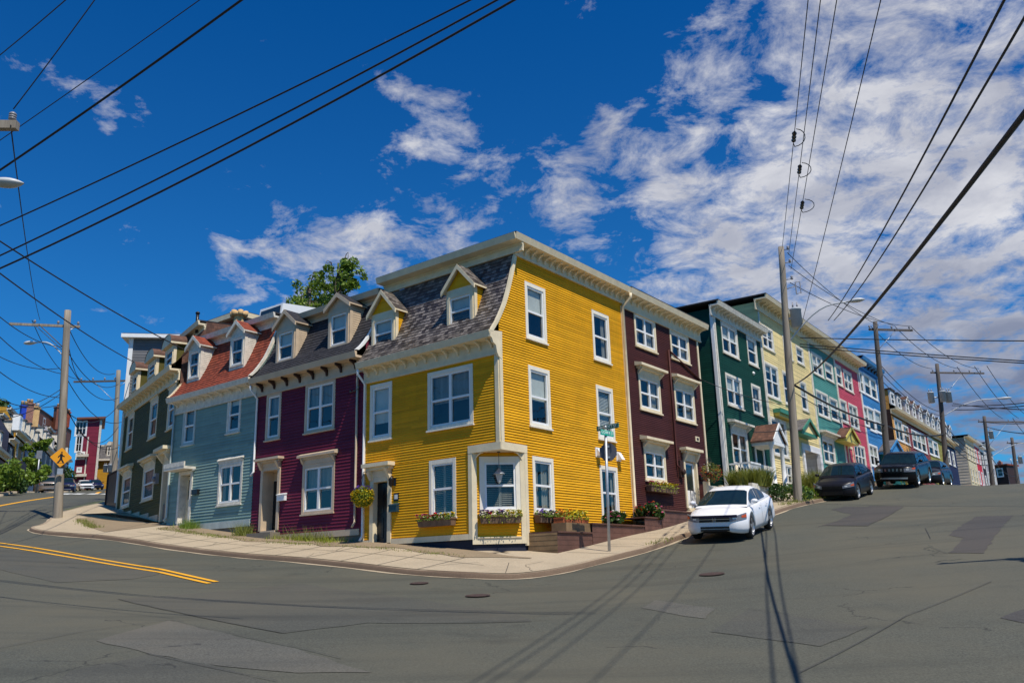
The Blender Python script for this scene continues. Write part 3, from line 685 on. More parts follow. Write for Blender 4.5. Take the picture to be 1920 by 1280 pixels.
def cornice(root, fr, s0, s1, z, out=.42, fh=.5, trim='cream', nb=0, bmat=None, o=0.0, bh=.3, bd=.3, bw=.07, gutter=True, dz=0.0, name='cornice', bpar=True):
    """z: top edge of the fascia"""
    mb = MB(); z -= dz
    mb.box(fr, s0, s1, o-.01, o+.05, z-.2-fh, z-.14)                       # frieze board
    mb.box(fr, s0, s1, o-.02, o+out-.03, z-.2, z-.12)                      # soffit
    mb.box(fr, s0, s1, o+.045, o+.085, z-.27, z-.2); mb.box(fr, s0, s1, o+.045, o+.075, z-.2-fh, z-.2-fh+.06)
    if gutter:
        mb.solid([fr.P(s0, o+out-.03, z-.2), fr.P(s1, o+out-.03, z-.2), fr.P(s1, o+out+.02, z-.2), fr.P(s0, o+out+.02, z-.2), fr.P(s0, o+out-.03, z), fr.P(s1, o+out-.03, z), fr.P(s1, o+out+.08, z), fr.P(s0, o+out+.08, z)])
    else: mb.box(fr, s0, s1, o+out-.03, o+out+.02, z-.2, z)
    c = mb.build(name, [trim], root)
    if nb:
        for k in range(nb):
            s = s0+(s1-s0)*(k+.5)/nb; b = MB(); pr = [(0, -bh), (.05, -bh), (.08, -bh*.62), (bd*.55, -bh*.38), (bd, -bh*.22), (bd, 0), (0, 0)]
            b.prism([fr.P(s-bw/2, o+.05+q[0], z-.2+q[1]) for q in pr], [fr.P(s+bw/2, o+.05+q[0], z-.2+q[1]) for q in pr]); b.build('bracket', [bmat or trim], c)
    return c
def mansard_prof(ze, zt, out=.42, back=.92):
    base = [(-1.0, 0), (-.62, .055), (-.25, .125), (.05, .21), (.30, .35), (.52, .52), (.74, .72), (.92, .90), (1.0, 1.0)]
    pts = []
    for b, t in base: pts.append((b*out if b < 0 else b*back, ze+(zt-ze)*t))
    return pts
def prof_b(prof, z):
    for (b0, z0), (b1, z1) in zip(prof[:-1], prof[1:]):
        if z <= z1: return b0+(b1-b0)*max(0, (z-z0))/(z1-z0)
    return prof[-1][0]
def mansard(root, fr, s0, s1, prof, m, course=.13, lip=.012, ends=False):
    mb = MB(); L = [0]
    for a, b in zip(prof[:-1], prof[1:]): L.append(L[-1]+math.dist(a, b))
    n = int(L[-1]/course); nout = np.array([fr.n[0], fr.n[1], .3])
    def pt(l):
        l = min(l, L[-1])
        for i in range(len(L)-1):
            if l <= L[i+1]+1e-9: t = (l-L[i])/(L[i+1]-L[i]); return np.array([prof[i][0]*(1-t)+prof[i+1][0]*t, prof[i][1]*(1-t)+prof[i+1][1]*t])
    for k in range(n):
        l0, l1 = L[-1]*k/n, L[-1]*(k+1)/n; a, b = pt(l0), pt(l1); t = (b-a)/np.linalg.norm(b-a); nn = np.array([-t[1], t[0]])
        if nn[0] > 0: nn = -nn
        a2 = a+nn*lip; v0, v1 = k*course+.002, (k+1)*course-.002
        x = s0
        while x < s1-1e-6:            # each course is broken into runs that sit a little differently
            x2 = min(s1, x+random.uniform(.12, .3)); j = nn*random.uniform(0, .006)
            mb.face([fr.P(x, -a2[0]-j[0], a2[1]+j[1]), fr.P(x2, -a2[0]-j[0], a2[1]+j[1]), fr.P(x2, -b[0], b[1]), fr.P(x, -b[0], b[1])], 0, [(x, v0), (x2, v0), (x2, v1), (x, v1)], out=nout)
            mb.face([fr.P(x, -a[0], a[1]), fr.P(x2, -a[0], a[1]), fr.P(x2, -a2[0]-j[0], a2[1]+j[1]), fr.P(x, -a2[0]-j[0], a2[1]+j[1])], 0, [(x, v0), (x2, v0), (x2, v0+.001), (x, v0+.001)])
            x = x2
    return mb.build('mansard_roof', [m], root)
def dormer(root, fr, b, apex, prof, wallm, roofm, trim, o=-.3, cover=None, casing=.1, style='gable', cols=1, over=.13, sash='white', hb=.13):
    s0, z0, s1, z1 = b; sc = (s0+s1)/2; zt = z1+.17; w0, w1 = s0-.04, s1+.04
    mb = MB(); nout = (fr.n[0], fr.n[1], 0); bk = lambda z: -prof_b(prof, z)-.06
    zb = z0-.12
    # front with its opening, cheeks
    h = hole(b)
    for (a, c, e, g) in ((w0, zb, h[0], zt), (h[2], zb, w1, zt), (h[0], zb, h[2], h[1]), (h[0], h[3], h[2], zt)):
        mb.face([fr.P(a, o, c), fr.P(e, o, c), fr.P(e, o, g), fr.P(a, o, g)], 0, out=nout)
    for s, sg in ((w0, -1), (w1, 1)):
        n = 10
        for k in range(n*2):
            za, zc = zb+(zt-zb)*k/(2*n), zb+(zt-zb)*(k+1)/(2*n); l = .012
            mb.face([fr.P(s+sg*l, o, za), fr.P(s+sg*l, min(bk(za), o-.01), za), fr.P(s, min(bk(zc), o-.01), zc), fr.P(s, o, zc)], 1, [(0, za), (1, za), (1, zc), (0, zc)], out=(fr.u[0]*sg, fr.u[1]*sg, .1))
    for a, b_ in ((w0-.018, w0+.0), (w1-.0, w1+.018)): mb.box(fr, a, b_, o-.13, o+.004, zb, zt, 0)
    back = -prof_b(prof, apex)-.15
    d = mb.build('dormer', [trim, wallm], root)
    rb = MB(); e0, e1 = w0-over, w1+over; ft = o+over+.02
    if style == 'gable':
        ze = zt-.05
        gb = MB(); gb.face([fr.P(w0, o, zt), fr.P(w1, o, zt), fr.P(sc, o, apex-.08)], 0, out=nout); gb.build('gable', [wallm], d)
        L = math.hypot(sc-e0, apex-ze); n = max(3, int(L/.13)); dep = ft-back
        for sg, ee in ((1, e0), (-1, e1)):
            for k in range(n):
                t0, t1 = k/n, (k+1)/n
                p0 = (ee+(sc-ee)*t0, ze+(apex-ze)*t0+.012+.03); p1 = (ee+(sc-ee)*t1, ze+(apex-ze)*t1+.03)
                rb.face([fr.P(p0[0], ft, p0[1]), fr.P(p0[0], back, p0[1]), fr.P(p1[0], back, p1[1]), fr.P(p1[0], ft, p1[1])], 0, [(0, t0*L+.002), (dep, t0*L+.002), (dep, t1*L-.002), (0, t1*L-.002)], out=(0, 0, 1))
                rb.face([fr.P(p0[0], ft, p0[1]-.02), fr.P(p0[0], back, p0[1]-.02), fr.P(p0[0], back, p0[1]), fr.P(p0[0], ft, p0[1])], 0)
        rb.build('dormer_roof', [roofm], d)
        tb = MB()
        for sg, ee in ((1, e0), (-1, e1)):      # raking boards and eave boards, butted at the ridge
            for oo0, oo1, th in ((ft-.04, ft+.012, hb+.03),):
                tb.solid([fr.P(ee, oo0, ze-th+.03), fr.P(sc, oo0, apex-th+.03), fr.P(sc, oo1, apex-th+.03), fr.P(ee, oo1, ze-th+.03), fr.P(ee, oo0, ze+.03), fr.P(sc, oo0, apex+.03), fr.P(sc, oo1, apex+.03), fr.P(ee, oo1, ze+.03)])
            tb.solid([fr.P(ee, back, ze-.03), fr.P(sc-sg*.02, back, apex-.05), fr.P(sc-sg*.02, ft-.045, apex-.05), fr.P(ee, ft-.045, ze-.03), fr.P(ee, back, ze+.02), fr.P(sc-sg*.02, back, apex+.01), fr.P(sc-sg*.02, ft-.045, apex+.01), fr.P(ee, ft-.045, ze+.02)])
        tb.build('bargeboard', [trim], d)
    elif style == 'round':
        n = 12; R = (e1-e0)/2; hgt = apex-zt
        arc = [(sc-R*math.cos(math.pi*k/n), zt+hgt*math.sin(math.pi*k/n)) for k in range(n+1)]
        for k in range(n):
            p, q = arc[k], arc[k+1]
            rb.face([fr.P(p[0], ft, p[1]), fr.P(q[0], ft, q[1]), fr.P(q[0], back, q[1]), fr.P(p[0], back, p[1])], 0, [(0, k*.13), (0, (k+1)*.13), (1.5, (k+1)*.13), (1.5, k*.13)], out=(0, 0, 1))
        rb.build('dormer_roof', [roofm], d)
        tb = MB(); tb.face([fr.P(p[0], ft-.02, p[1]-.02) for p in arc], 0, out=nout)
        tb.box(fr, e0, e1, back, ft, zt-.09, zt-.01)
        tb.build('pediment', [trim], d)
    elif style == 'flat':
        rb.box(fr, e0, e1, back, ft, zt, zt+.12); rb.build('dormer_roof', [roofm], d)
    w, _ = window(root, fr, b, cols=cols, o=o, casing=casing, trim=trim, sash=sash, cover=cover, sill=False)
    # hang the window under its dormer
    w.parent = d
    for ch in list(w.children): ch.parent = d       # keep the tree at three levels
    return d
def downspout(root, fr, s, z0, z1, m='cream', o=.07, top_out=None, r=.04):
    mb = MB(); pts = []
    if top_out: pts += [fr.P(s, top_out, z1), fr.P(s, top_out, z1-.15), fr.P(s, o, z1-.45)]
    else: pts += [fr.P(s, o, z1)]
    pts += [fr.P(s, o, (z0+z1)/2), fr.P(s, o, z0+.2), fr.P(s, o+.12, z0+.05)]
    mb.tube(pts, r, 8); return mb.build('downspout', [m], root)
def door(root, fr, b, leafm='black', trim='cream', hood=None, o=0.0, casing=.14, inset=.3, transom=.3, glass=None, handle=True):
    s0, z0, s1, z1 = b; mb = MB()
    mb.box(fr, s0, s0+casing, o-.02, o+.06, z0, z1); mb.box(fr, s1-casing, s1, o-.02, o+.06, z0, z1); mb.box(fr, s0+casing, s1-casing, o-.02, o+.055, z1-casing, z1-.001)
    i0, i1, j1 = s0+casing, s1-casing, z1-casing
    for k, (A, B) in enumerate((((i0, z0), (i0, j1)), ((i1, z0), (i1, j1)), ((i0, j1), (i1, j1)))):
        mb.face([fr.P(A[0], o-.02, A[1]), fr.P(B[0], o-.02, B[1]), fr.P(B[0], o-inset-.05, B[1]), fr.P(A[0], o-inset-.05, A[1])], 0)
    mb.box(fr, i0, i1, o-inset, o+.09, z0-.08, z0)
    c = mb.build('door_frame', [trim], root)
    lb = MB(); zt = j1-transom if transom else j1
    lb.box(fr, i0, i1, o-inset-.04, o-inset, z0, zt-.03)
    w_ = i1-i0
    for (a, b2, c0, c1) in ((.14, .46, .08, .42), (.54, .86, .08, .42), (.14, .46, .5, .92), (.54, .86, .5, .92)) if not glass else ((.14, .46, .08, .38), (.54, .86, .08, .38)):
        lb.box(fr, i0+w_*a, i0+w_*b2, o-inset, o-inset+.015, z0+(zt-z0)*c0, z0+(zt-z0)*c1)
    lf = lb.build('door', [leafm], root)
    if glass:
        g = MB(); g.box(fr, i0+w_*.16, i0+w_*.84, o-inset, o-inset+.012, z0+(zt-z0)*glass[0], z0+(zt-z0)*glass[1]); g.build('door_glass', ['cglass'], lf)
    if transom:
        t = MB(); t.box(fr, i0, i1, o-inset-.02, o-inset+.01, zt-.03, zt+.03); t.box(fr, i0, i1, o-inset-.03, o-inset-.01, zt+.03, j1); t.build('transom', [trim if not glass else 'white'], root)
    if handle:
        hb = MB(); hb.lathe(fr.P(i0+.08, o-inset+.0, z0+1.0), [(.008, 0), (.008, .03), (.03, .04), (.03, .06), (.01, .07)], 8, axis=(fr.n[0], fr.n[1], 0)); hb.build('door_knob', ['steel_'], lf)
    if hood:
        hb = MB(); ov, hh, out = hood
        hb.box(fr, s0, s1, o, o+.07, z1, z1+hh*.5); hb.box(fr, s0-ov*.5, s1+ov*.5, o, o+out*.6, z1+hh*.5, z1+hh*.72); hb.box(fr, s0-ov, s1+ov, o, o+out, z1+hh*.72, z1+hh)
        for e in (s0+.06, s1-.06):
            hb.solid([fr.P(e-.06, o, z1-.1), fr.P(e+.06, o, z1-.1), fr.P(e+.06, o+.1, z1-.1), fr.P(e-.06, o+.1, z1-.1), fr.P(e-.06, o, z1+hh*.5), fr.P(e+.06, o, z1+hh*.5), fr.P(e+.06, o+out*.85, z1+hh*.5), fr.P(e-.06, o+out*.85, z1+hh*.5)])
        hb.build('door_hood', [trim], root)
def shell(root, fr, s0, s1, z0, z1, depth, wm, roofz=None, sides=(True, True), h=.12, mlip=.012, front=False, d0=0.0, roofm='tar'):
    """plain side and back walls (lapped) with a flat roof; front is built apart"""
    mb = MB(); sf0 = Fr(fr.P(s0, 0, 0), -fr.n, -fr.u); sf1 = Fr(fr.P(s1, 0, 0), -fr.n, fr.u); bf = Fr(fr.P(s0, -depth, 0), fr.u, -fr.n)
    if sides[0]: wall(mb, sf0, d0, depth, z0, z1, h, mlip)
    else: mb.face([sf0.P(d0, 0, z0), sf0.P(depth, 0, z0), sf0.P(depth, 0, z1), sf0.P(d0, 0, z1)])
    if sides[1]: wall(mb, sf1, d0, depth, z0, z1, h, mlip)
    else: mb.face([sf1.P(d0, 0, z0), sf1.P(depth, 0, z0), sf1.P(depth, 0, z1), sf1.P(d0, 0, z1)])
    mb.face([bf.P(0, 0, z0), bf.P(s1-s0, 0, z0), bf.P(s1-s0, 0, z1), bf.P(0, 0, z1)])
    mb.build('side_wall', [wm], root)
MT['cglass'] = mat('dark glass', (.02, .028, .032), .06, spec=.9, var=.05)
def flowers(name, fr, s0, s1, o0, o1, z, label, cat='flower box', boxm='boxwood', bh=.22, cols=('f_p', 'f_y', 'f_r'), seed=1, n=70, leafm='leaf', hgt=.14, taper=True, box=True, group=None, trail=0):
    rnd = random.Random(seed); c = fr.P((s0+s1)/2, o0, z)
    root = thing(name, c, label, cat, group)
    if box:
        mb = MB(); t = .04 if taper else 0
        P = [fr.P(s0+t, o0, z), fr.P(s1-t, o0, z), fr.P(s1-t, o1-t, z), fr.P(s0+t, o1-t, z), fr.P(s0, o0, z+bh), fr.P(s1, o0, z+bh), fr.P(s1, o1, z+bh), fr.P(s0, o1, z+bh)]
        for q in ((0, 1, 2, 3), (0, 1, 5, 4), (1, 2, 6, 5), (2, 3, 7, 6), (3, 0, 4, 7)): mb.face([P[i] for i in q])
        mb.face([fr.P(s0+.02, o0, z+bh-.04), fr.P(s1-.02, o0, z+bh-.04), fr.P(s1-.02, o1-.02, z+bh-.04), fr.P(s0+.02, o1-.02, z+bh-.04)], 1)
        for (a, b, cc, d) in ((s0-.01, s1+.01, o1-.005, o1+.012), (s0-.012, s0+.01, o0, o1), (s1-.01, s1+.012, o0, o1)): mb.box(fr, a, b, cc, d, z+bh-.035, z+bh+.004)
        mb.build('box' if boxm != 'terra' else 'trough', [boxm, 'dirt'], root)
    lb = MB()
    for _ in range(n*4):
        s, o = rnd.uniform(s0, s1), rnd.uniform(o0+.03, o1+.03); zz_ = z+bh+rnd.uniform(-.05, hgt)*(1 if rnd.random() > trail else -1.6)
        if zz_ < z+bh: o = o1+rnd.uniform(0, .06)
        leafq(lb, np.array(fr.P(s, o, zz_)), rnd.uniform(.025, .055), rnd)
    lb.build('leaves', [leafm], root)
    fb = MB()
    for k in range(n):
        s = rnd.uniform(s0, s1); ci = min(len(cols)-1, int((s-s0)/(s1-s0)*len(cols)+rnd.uniform(-.6, .6))) if len(cols) > 1 else 0; ci = max(0, ci)
        o = rnd.uniform(o0+.05, o1+.05); p = np.array(fr.P(s, o, z+bh+rnd.uniform(hgt*.3, hgt*1.15)))
        petal(fb, p, rnd.uniform(.03, .055), rnd, ci)
    fb.build('blossoms', list(cols), root)
    return root
def leafq(mb, p, r, rnd, mi=0, up=.3):
    a = np.array([rnd.gauss(0, 1), rnd.gauss(0, 1), rnd.gauss(0, 1)]); a /= np.linalg.norm(a)+1e-9
    b = np.cross(a, [rnd.gauss(0, 1), rnd.gauss(0, 1), rnd.gauss(0, 1)]); b /= np.linalg.norm(b)+1e-9
    mb.face([p-a*r, p-b*r*.55, p+a*r, p+b*r*.55], mi)
def petal(mb, p, r, rnd, mi):
    for k in range(3): 
        a = rnd.uniform(0, 6.28); t = rnd.uniform(-.5, .9); u = np.array([math.cos(a), math.sin(a), t*.6]); v = np.array([-math.sin(a), math.cos(a), rnd.uniform(-.5, .5)])
        mb.face([p-u*r-v*r*.3, p-v*r, p+u*r-v*r*.2, p+v*r], mi)
# ================================================================ YELLOW CORNER HOUSE
YZ0, YZE, YZT = 2.15, 8.42, 11.62
H = thing('corner_house', (*(C[:2]+dR*2.5+dL*2.5), 2.2), 'bright yellow clapboard house on the street corner, its ground floor corner cut off', 'house')
ch = 1.10; cz0, cz1 = 2.42, 4.98
wl = [FL.win(694, 827, 736, 714), FL.win(803, 808, 887, 681), FL.win(806, 972, 855.5, 857)]
wr = [FR.win(985.5, 632.5, 1020.7, 542.5), FR.win(1112.5, 672.5, 1139.5, 593), FR.win(992.4, 797, 1028.7, 695), FR.win(1121, 821.5, 1147, 729.5), FR.win(1000, 961, 1035.7, 860), FR.win(1128, 972, 1155.8, 876.5)]
YD = (4.50, 2.55, 5.48, 4.62)
prof = mansard_prof(YZE, 11.15, .42, .92)
mb = MB()
lopen = [hole(b) for b in wl]+[(YD[0]+.05, YD[1]-.3, YD[2]-.05, YD[3]-.05)]
wall(mb, FL, ch, 5.88, 2.62, cz1, .08, .026, lopen); wall(mb, FL, 0, 5.88, cz1, 7.76, .08, .026, lopen)
ropen = [hole(b) for b in wr]
wall(mb, FR, ch, 7.62, 2.62, cz1, .08, .027, ropen)
wall(mb, FR, 0, 7.62, cz1, 11.14, .08, .027, ropen, smin=lambda z: max(0.02, prof_b(prof, z)-.02) if z > YZE-.25 else 0.0)
# cut corner: frame running from the left front to the right front
cA, cB = np.array(FL.P(ch, 0, 0)[:2]), np.array(FR.P(ch, 0, 0)[:2]); cu = (cB-cA); CL_ = np.linalg.norm(cu); cu /= CL_; cn = np.array([cu[1], -cu[0]])
if cn@(-cA) < 0: cn = -cn
FC = Fr(cA, cu, cn)
cw = FC.win(900, 967, 975, 852); cw = (cw[0], 3.22, cw[2], 4.86)
wall(mb, FC, 0, CL_, 2.48, cz1, .08, .026, [hole(cw)])
mb.face([FL.P(0, 0, cz1), FL.P(ch, 0, cz1), FR.P(ch, 0, cz1)], 1, out=(0, 0, -1))
mb.build('wall', ['yellow', 'cream'], H)
shell(H, FR, 0.0, 7.62, 2.2, 11.3, 5.88, 'yellow', sides=(False, False), d0=.0) if False else None
mb = MB()   # party walls and flat roof
mb.face([FL.P(5.88, 0, 2), FL.P(5.88, -7.6, 2), FL.P(5.88, -7.6, 11.5), FL.P(5.88, -.95, 11.5), FL.P(5.88, 0, 8.3)]); mb.face([FR.P(7.62, 0, 2), FR.P(7.62, -5.88, 2), FR.P(7.62, -5.88, 11.5), FR.P(7.62, 0, 11.5)])
mb.build('party_wall', ['yellow'], H)
mb = MB(); q = [FR.P(.47, .44, YZT), FR.P(7.62, .44, YZT), FR.P(7.62, -5.88, YZT), FR.P(.47, -5.88, YZT)]
mb.prism(q, [(a, b, c+.05) for a, b, c in q]); mb.build('flat_roof', ['tar'], H)
mb = MB()   # foundation
mb.box(FL, ch+.02, 5.84, -.3, -.015, 1.2, 2.60); mb.box(FR, ch+.02, 7.6, -.3, -.015, 1.2, 2.60); mb.box(FC, .0, CL_, -.3, -.01, 1.2, 2.44)
mb.build('foundation', ['navyb'], H)
mb = MB()   # base boards, corner boards, corner notch frame
mb.box(FL, ch+.1, YD[0], 0, .05, 2.50, 2.66); mb.box(FL, YD[2], 5.86, 0, .05, 2.50, 2.66)
mb.box(FL, 0.0, .14, -.01, .04, cz1+.2, 7.75); mb.box(FR, 0.0, .14, -.01, .042, cz1+.2, 8.2)
mb.box(FR, 7.50, 7.62, 0, .045, 2.9, 11.0); mb.box(FL, 5.76, 5.88, 0, .045, 2.6, 7.76)
mb.box(FL, -.045, ch+.12, 0, .06, cz1-.02, cz1+.2); mb.box(FR, -.045, ch+.12, 0, .062, cz1-.022, cz1+.202)
mb.box(FL, ch-.02, ch+.12, -.01, .055, 2.5, cz1-.02); mb.box(FR, ch-.02, ch+.12, -.01, .057, 2.3, cz1-.022)
mb.box(FC, -.02, .12, 0, .05, 2.36, cz1); mb.box(FC, CL_-.12, CL_+.02, 0, .05, 2.36, cz1); mb.box(FC, .12, CL_-.12, 0, .045, 2.36, 2.56)
mb.box(FC, .12, CL_-.12, .045, .075, 2.53, 2.56)
mb.build_each('trim_board', ['cream'], H)
mb = MB()   # lacy corner brackets of the notch
for fr_, s in ((FL, ch-.02), (FR, ch-.02)):
    arc = [(s-.42*math.sin(a), cz1-.04-.42*(1-math.cos(a))) for a in np.linspace(0, math.pi/2, 9)]
    arc = [(s-.38+.38*math.sin(a), cz1-.03-.40*(1-math.cos(a))) for a in np.linspace(0, math.pi/2, 9)]
    mb.tube([fr_.P(a, -.02, z) for a, z in arc], .022, 6)
    arc2 = [(s-.24+.24*math.sin(a), cz1-.03-.26*(1-math.cos(a))) for a in np.linspace(0, math.pi/2, 7)]
    mb.tube([fr_.P(a, -.02, z) for a, z in arc2], .012, 5)
    for a in (.5, .8, 1.1): mb.tube([fr_.P(s-.38+.38*math.sin(a), -.02, cz1-.03-.40*(1-math.cos(a))), fr_.P(s-.02, -.02, cz1-.04)], .009, 5)
mb.build('corner_bracket', ['cream'], H)
# rake board following the mansard curve on the gable side, scroll at its foot
rp = [(prof_b(prof, z), z) for z in np.linspace(YZE+.02, 11.12, 16)]; mb = MB()
rp = [(-.40, YZE-.02)]+[(prof_b(prof, z), z) for z in np.linspace(YZE+.18, 11.10, 16)]
for (b0, z0), (b1, z1) in zip(rp[:-1], rp[1:]):
    mb.solid([FR.P(b0-.03, -.03, z0), FR.P(b0+.09, -.03, z0-.02), FR.P(b0+.09, .055, z0-.02), FR.P(b0-.03, .055, z0), FR.P(b1-.03, -.03, z1), FR.P(b1+.09, -.03, z1-.02), FR.P(b1+.09, .055, z1-.02), FR.P(b1-.03, .055, z1)])
pr = [(-.44, YZE-.02), (-.44, YZE-.2), (-.36, YZE-.24), (-.30, YZE-.36), (-.18, YZE-.42), (-.13, YZE-.62), (-.05, YZE-.74), (.10, YZE-.80), (.14, YZE+.05), (-.1, YZE+.02)]
mb.prism([FR.P(a, -.03, z) for a, z in pr], [FR.P(a, .05, z) for a, z in pr])
mb.build('rake_board', ['cream'], H)
mansard(H, FL, 0.0, 5.88, prof, 'cedar')
cornice(H, FL, -.02, 5.88, YZE, out=.40, fh=.46, nb=13, bh=.24, bd=.26, name='eave_cornice')
cornice(H, FL, -.40, 5.88, YZT+.02, out=.40, fh=.28, o=-.90, nb=0, dz=.004, name='roof_cornice')
mb = MB(); za = YZT+.02
mb.solid([FR.P(.48, .37, za-.2), FR.P(.879, .37, za-.2), FR.P(.879, .42, za-.2), FR.P(.48, .42, za-.2), FR.P(.48, .37, za), FR.P(.879, .37, za), FR.P(.879, .48, za), FR.P(.48, .48, za)]); mb.build('fascia', ['cream'], H)
mb = MB(); mb.box(FR, .52, .879, -.6, .37, za-.19, za-.13); mb.build('soffit', ['cream'], H)
cornice(H, FR, .88, 7.62, YZT+.02, out=.40, fh=.34, nb=19, bh=.22, bd=.26, name='side_cornice')
cov = [('shade', .9), ('shade', .55), ('shutter',)]
for b, c, n, kw in ((wl[0], ('shade', .72), 1, {}), (wl[1], ('dim', .55), 2, {}), (wl[2], ('shutter',), 1, {})): window(H, FL, b, cols=n, cover=c, trim='ivory', **kw)
for b, c in zip(wr, (('shade', .5), ('curtain', .5), ('shade', .55), ('blind', .9), ('curtain', .8), ('curtain', .3))): window(H, FR, b, cover=c, trim='ivory')
window(H, FC, cw, cover=('shutter',), casing=.15, trim='ivory')
door(H, FL, YD, 'black', 'cream', hood=(.14, .42, .34), inset=.14, transom=0, casing=.16)
prof2 = prof
for (a, b, c, d, ap) in ((698, 659, 740, 588, 10.94), (840, 619, 887, 542, 10.97)):
    dormer(H, FL, FL.win(a, b, c, d, -.12), ap-.04, prof, 'yellow', 'cedar', 'cream', o=-.12, cover=('shade', .4))
# small wall things of the yellow house
mb = MB()
for px_ in ((1119, 848), (1158, 856)):
    s, z = FR.px(*px_); mb.box(FR, s-.14, s+.14, 0.01, .05, z-.16, z+.16)
    mb.solid([FR.P(s-.11, .05, z-.12), FR.P(s+.11, .05, z-.12), FR.P(s+.11, .24, z-.12), FR.P(s-.11, .24, z-.12), FR.P(s-.11, .05, z+.12), FR.P(s+.11, .05, z+.12), FR.P(s+.11, .10, z+.12), FR.P(s-.11, .10, z+.12)])
    mb2 = mb.build('vent_hood', ['white'], H); mb = MB()
s, z = FL.px(741.5, 903); mb = MB(); mb.box(FL, s-.05, s+.05, .01, .05, z-.12, z+.12); mb.tube([FL.P(s, .04, z+.08), FL.P(s, .13, z+.16), FL.P(s, .19, z+.10)], .012, 6)
mb.lathe(FL.P(s, .19, z-.16), [(.03, 0), (.075, .05), (.085, .2), (.10, .22), (.03, .30), (.01, .34)], 8, 0); mb.build('wall_lantern', ['black'], H)
s, z = FL.px(744, 931); mb = MB(); mb.box(FL, s-.11, s+.11, .01, .035, z-.13, z+.12); mb.box(FL, s-.07, s+.07, .035, .04, z-.07, z+.07, 1); mb.build('number_plaque', ['black', 'blind'], H)
s, z = FL.px(742, 952); mb = MB(); mb.box(FL, s-.17, s+.17, .01, .15, z-.12, z+.10); mb.solid([FL.P(s-.18, .01, z+.10), FL.P(s+.18, .01, z+.10), FL.P(s+.18, .17, z+.06), FL.P(s-.18, .17, z+.06), FL.P(s-.18, .01, z+.16), FL.P(s+.18, .01, z+.16), FL.P(s+.18, .17, z+.10), FL.P(s-.18, .17, z+.10)]); mb.build('mailbox', [mat('dark teal mailbox', (.02, .05, .07), .3)], H)
downspout(H, FR, 7.56, 3.3, 11.4, 'cream', o=.09, top_out=.46, r=.055); downspout(H, FL, 5.80, 2.6, 8.2, 'white', o=.07, top_out=.40)
# lantern in the notch
tl = thing('hanging_lantern', FC.P(CL_/2, .22, cz1-.95), 'grey glass lantern hanging in the cut corner of the yellow house', 'lantern')
mb = MB(); mb.tube([FC.P(CL_/2, .22, cz1-.005), FC.P(CL_/2, .22, cz1-.5)], .009, 6); mb.lathe(FC.P(CL_/2, .22, cz1-.03), [(.05, 0), (.05, .025)], 10); mb.build('chain', ['darkwood'], tl)
mb = MB(); mb.lathe(FC.P(CL_/2, .22, cz1-.66), [(.17, 0), (.16, .02), (.07, .1), (.02, .17)], 10); mb.lathe(FC.P(CL_/2, .22, cz1-.93), [(.01, 0), (.03, .03), (.06, .05)], 8); mb.build('lantern_cap', ['steel_'], tl)
mb = MB(); mb.lathe(FC.P(CL_/2, .22, cz1-.88), [(.055, 0), (.11, .18), (.12, .22)], 6, smooth=False); mb.build('lantern_glass', ['lens'], tl)
# ================================================================ MAROON
def mans_house(name, label, fr, s0, s1, ze, zt, zbase, wm, h, roofm, trim, zroof, fnd='conc', wz=None, nb=12, bmat=None, ops=(), back=.92, depth=7.4, fh=.45, endL=False, bh=.24, base_t=True, out=.42, pw=None):
    root = thing(name, (*(np.array(fr.P((s0+s1)/2, -3, 0))[:2]), zbase), label, 'house')
    pf = mansard_prof(ze, zt, out, back); mb = MB()
    wall(mb, fr, s0, s1, zbase, ze-.62, h, .024, ops); mb.build('wall', [wm], root)
    mb = MB(); mb.box(fr, s0, s1, -.3, -.02, zbase-2.5, zbase); mb.build('foundation', [fnd], root)
    mansard(root, fr, s0, s1, pf, roofm, course=.14)
    mb = MB()
    for s in (s0, s1):
        mb.face([fr.P(s, 0, zbase), fr.P(s, -depth, zbase), fr.P(s, -depth, zroof), fr.P(s, -back, zroof)]+[fr.P(s, -b, z) for b, z in pf[::-1] if b > 0])
    mb.face([fr.P(s0, -depth, zbase), fr.P(s1, -depth, zbase), fr.P(s1, -depth, zroof), fr.P(s0, -depth, zroof)])
    mb.build('party_wall', [pw or wm], root)
    mb = MB(); mb.box(fr, s0, s1, -depth, -back+.3, zroof-.04, zroof+.02); mb.build('flat_roof', ['tar'], root)
    cornice(root, fr, s0, s1, ze, out=out-.02, fh=fh, trim=trim, nb=nb, bmat=bmat, bh=bh, name='eave_cornice')
    cornice(root, fr, s0, s1, zroof, out=.3, fh=zroof-zt-.1 if zroof-zt > .3 else .2, trim=trim, o=-back, name='roof_cornice')
    return root, pf
mw = [FL.win(497.7, 826.6, 529.3, 732.6), FL.win(571.2, 813.3, 630.4, 707.2), FL.win(565.8, 964.7, 629, 863)]
MD = (10.30, 3.22, 11.46, 5.50)
Hm, pm = mans_house('terraced_house', 'dark maroon clapboard house with a charcoal mansard, left of the yellow corner house', FL, 5.90, 11.98, 8.86, 11.0, 2.95, 'maroon', .11, 'charcoal', 'tan', 11.32, nb=8, bmat='bark', ops=[hole(b) for b in mw]+[(MD[0]+.05, MD[1]-.3, MD[2]-.05, MD[3]-.05)], bh=.30)
window(Hm, FL, mw[0], trim='tan', cover=('dim', .52)); window(Hm, FL, mw[1], cols=2, trim='tan', cover=('dim', .5)); window(Hm, FL, mw[2], cols=2, trim='tan', hood=(.16, .32, .2), cover=('dim', .55))
door(Hm, FL, MD, 'black', 'tan', hood=(.16, .30, .3), inset=.45)
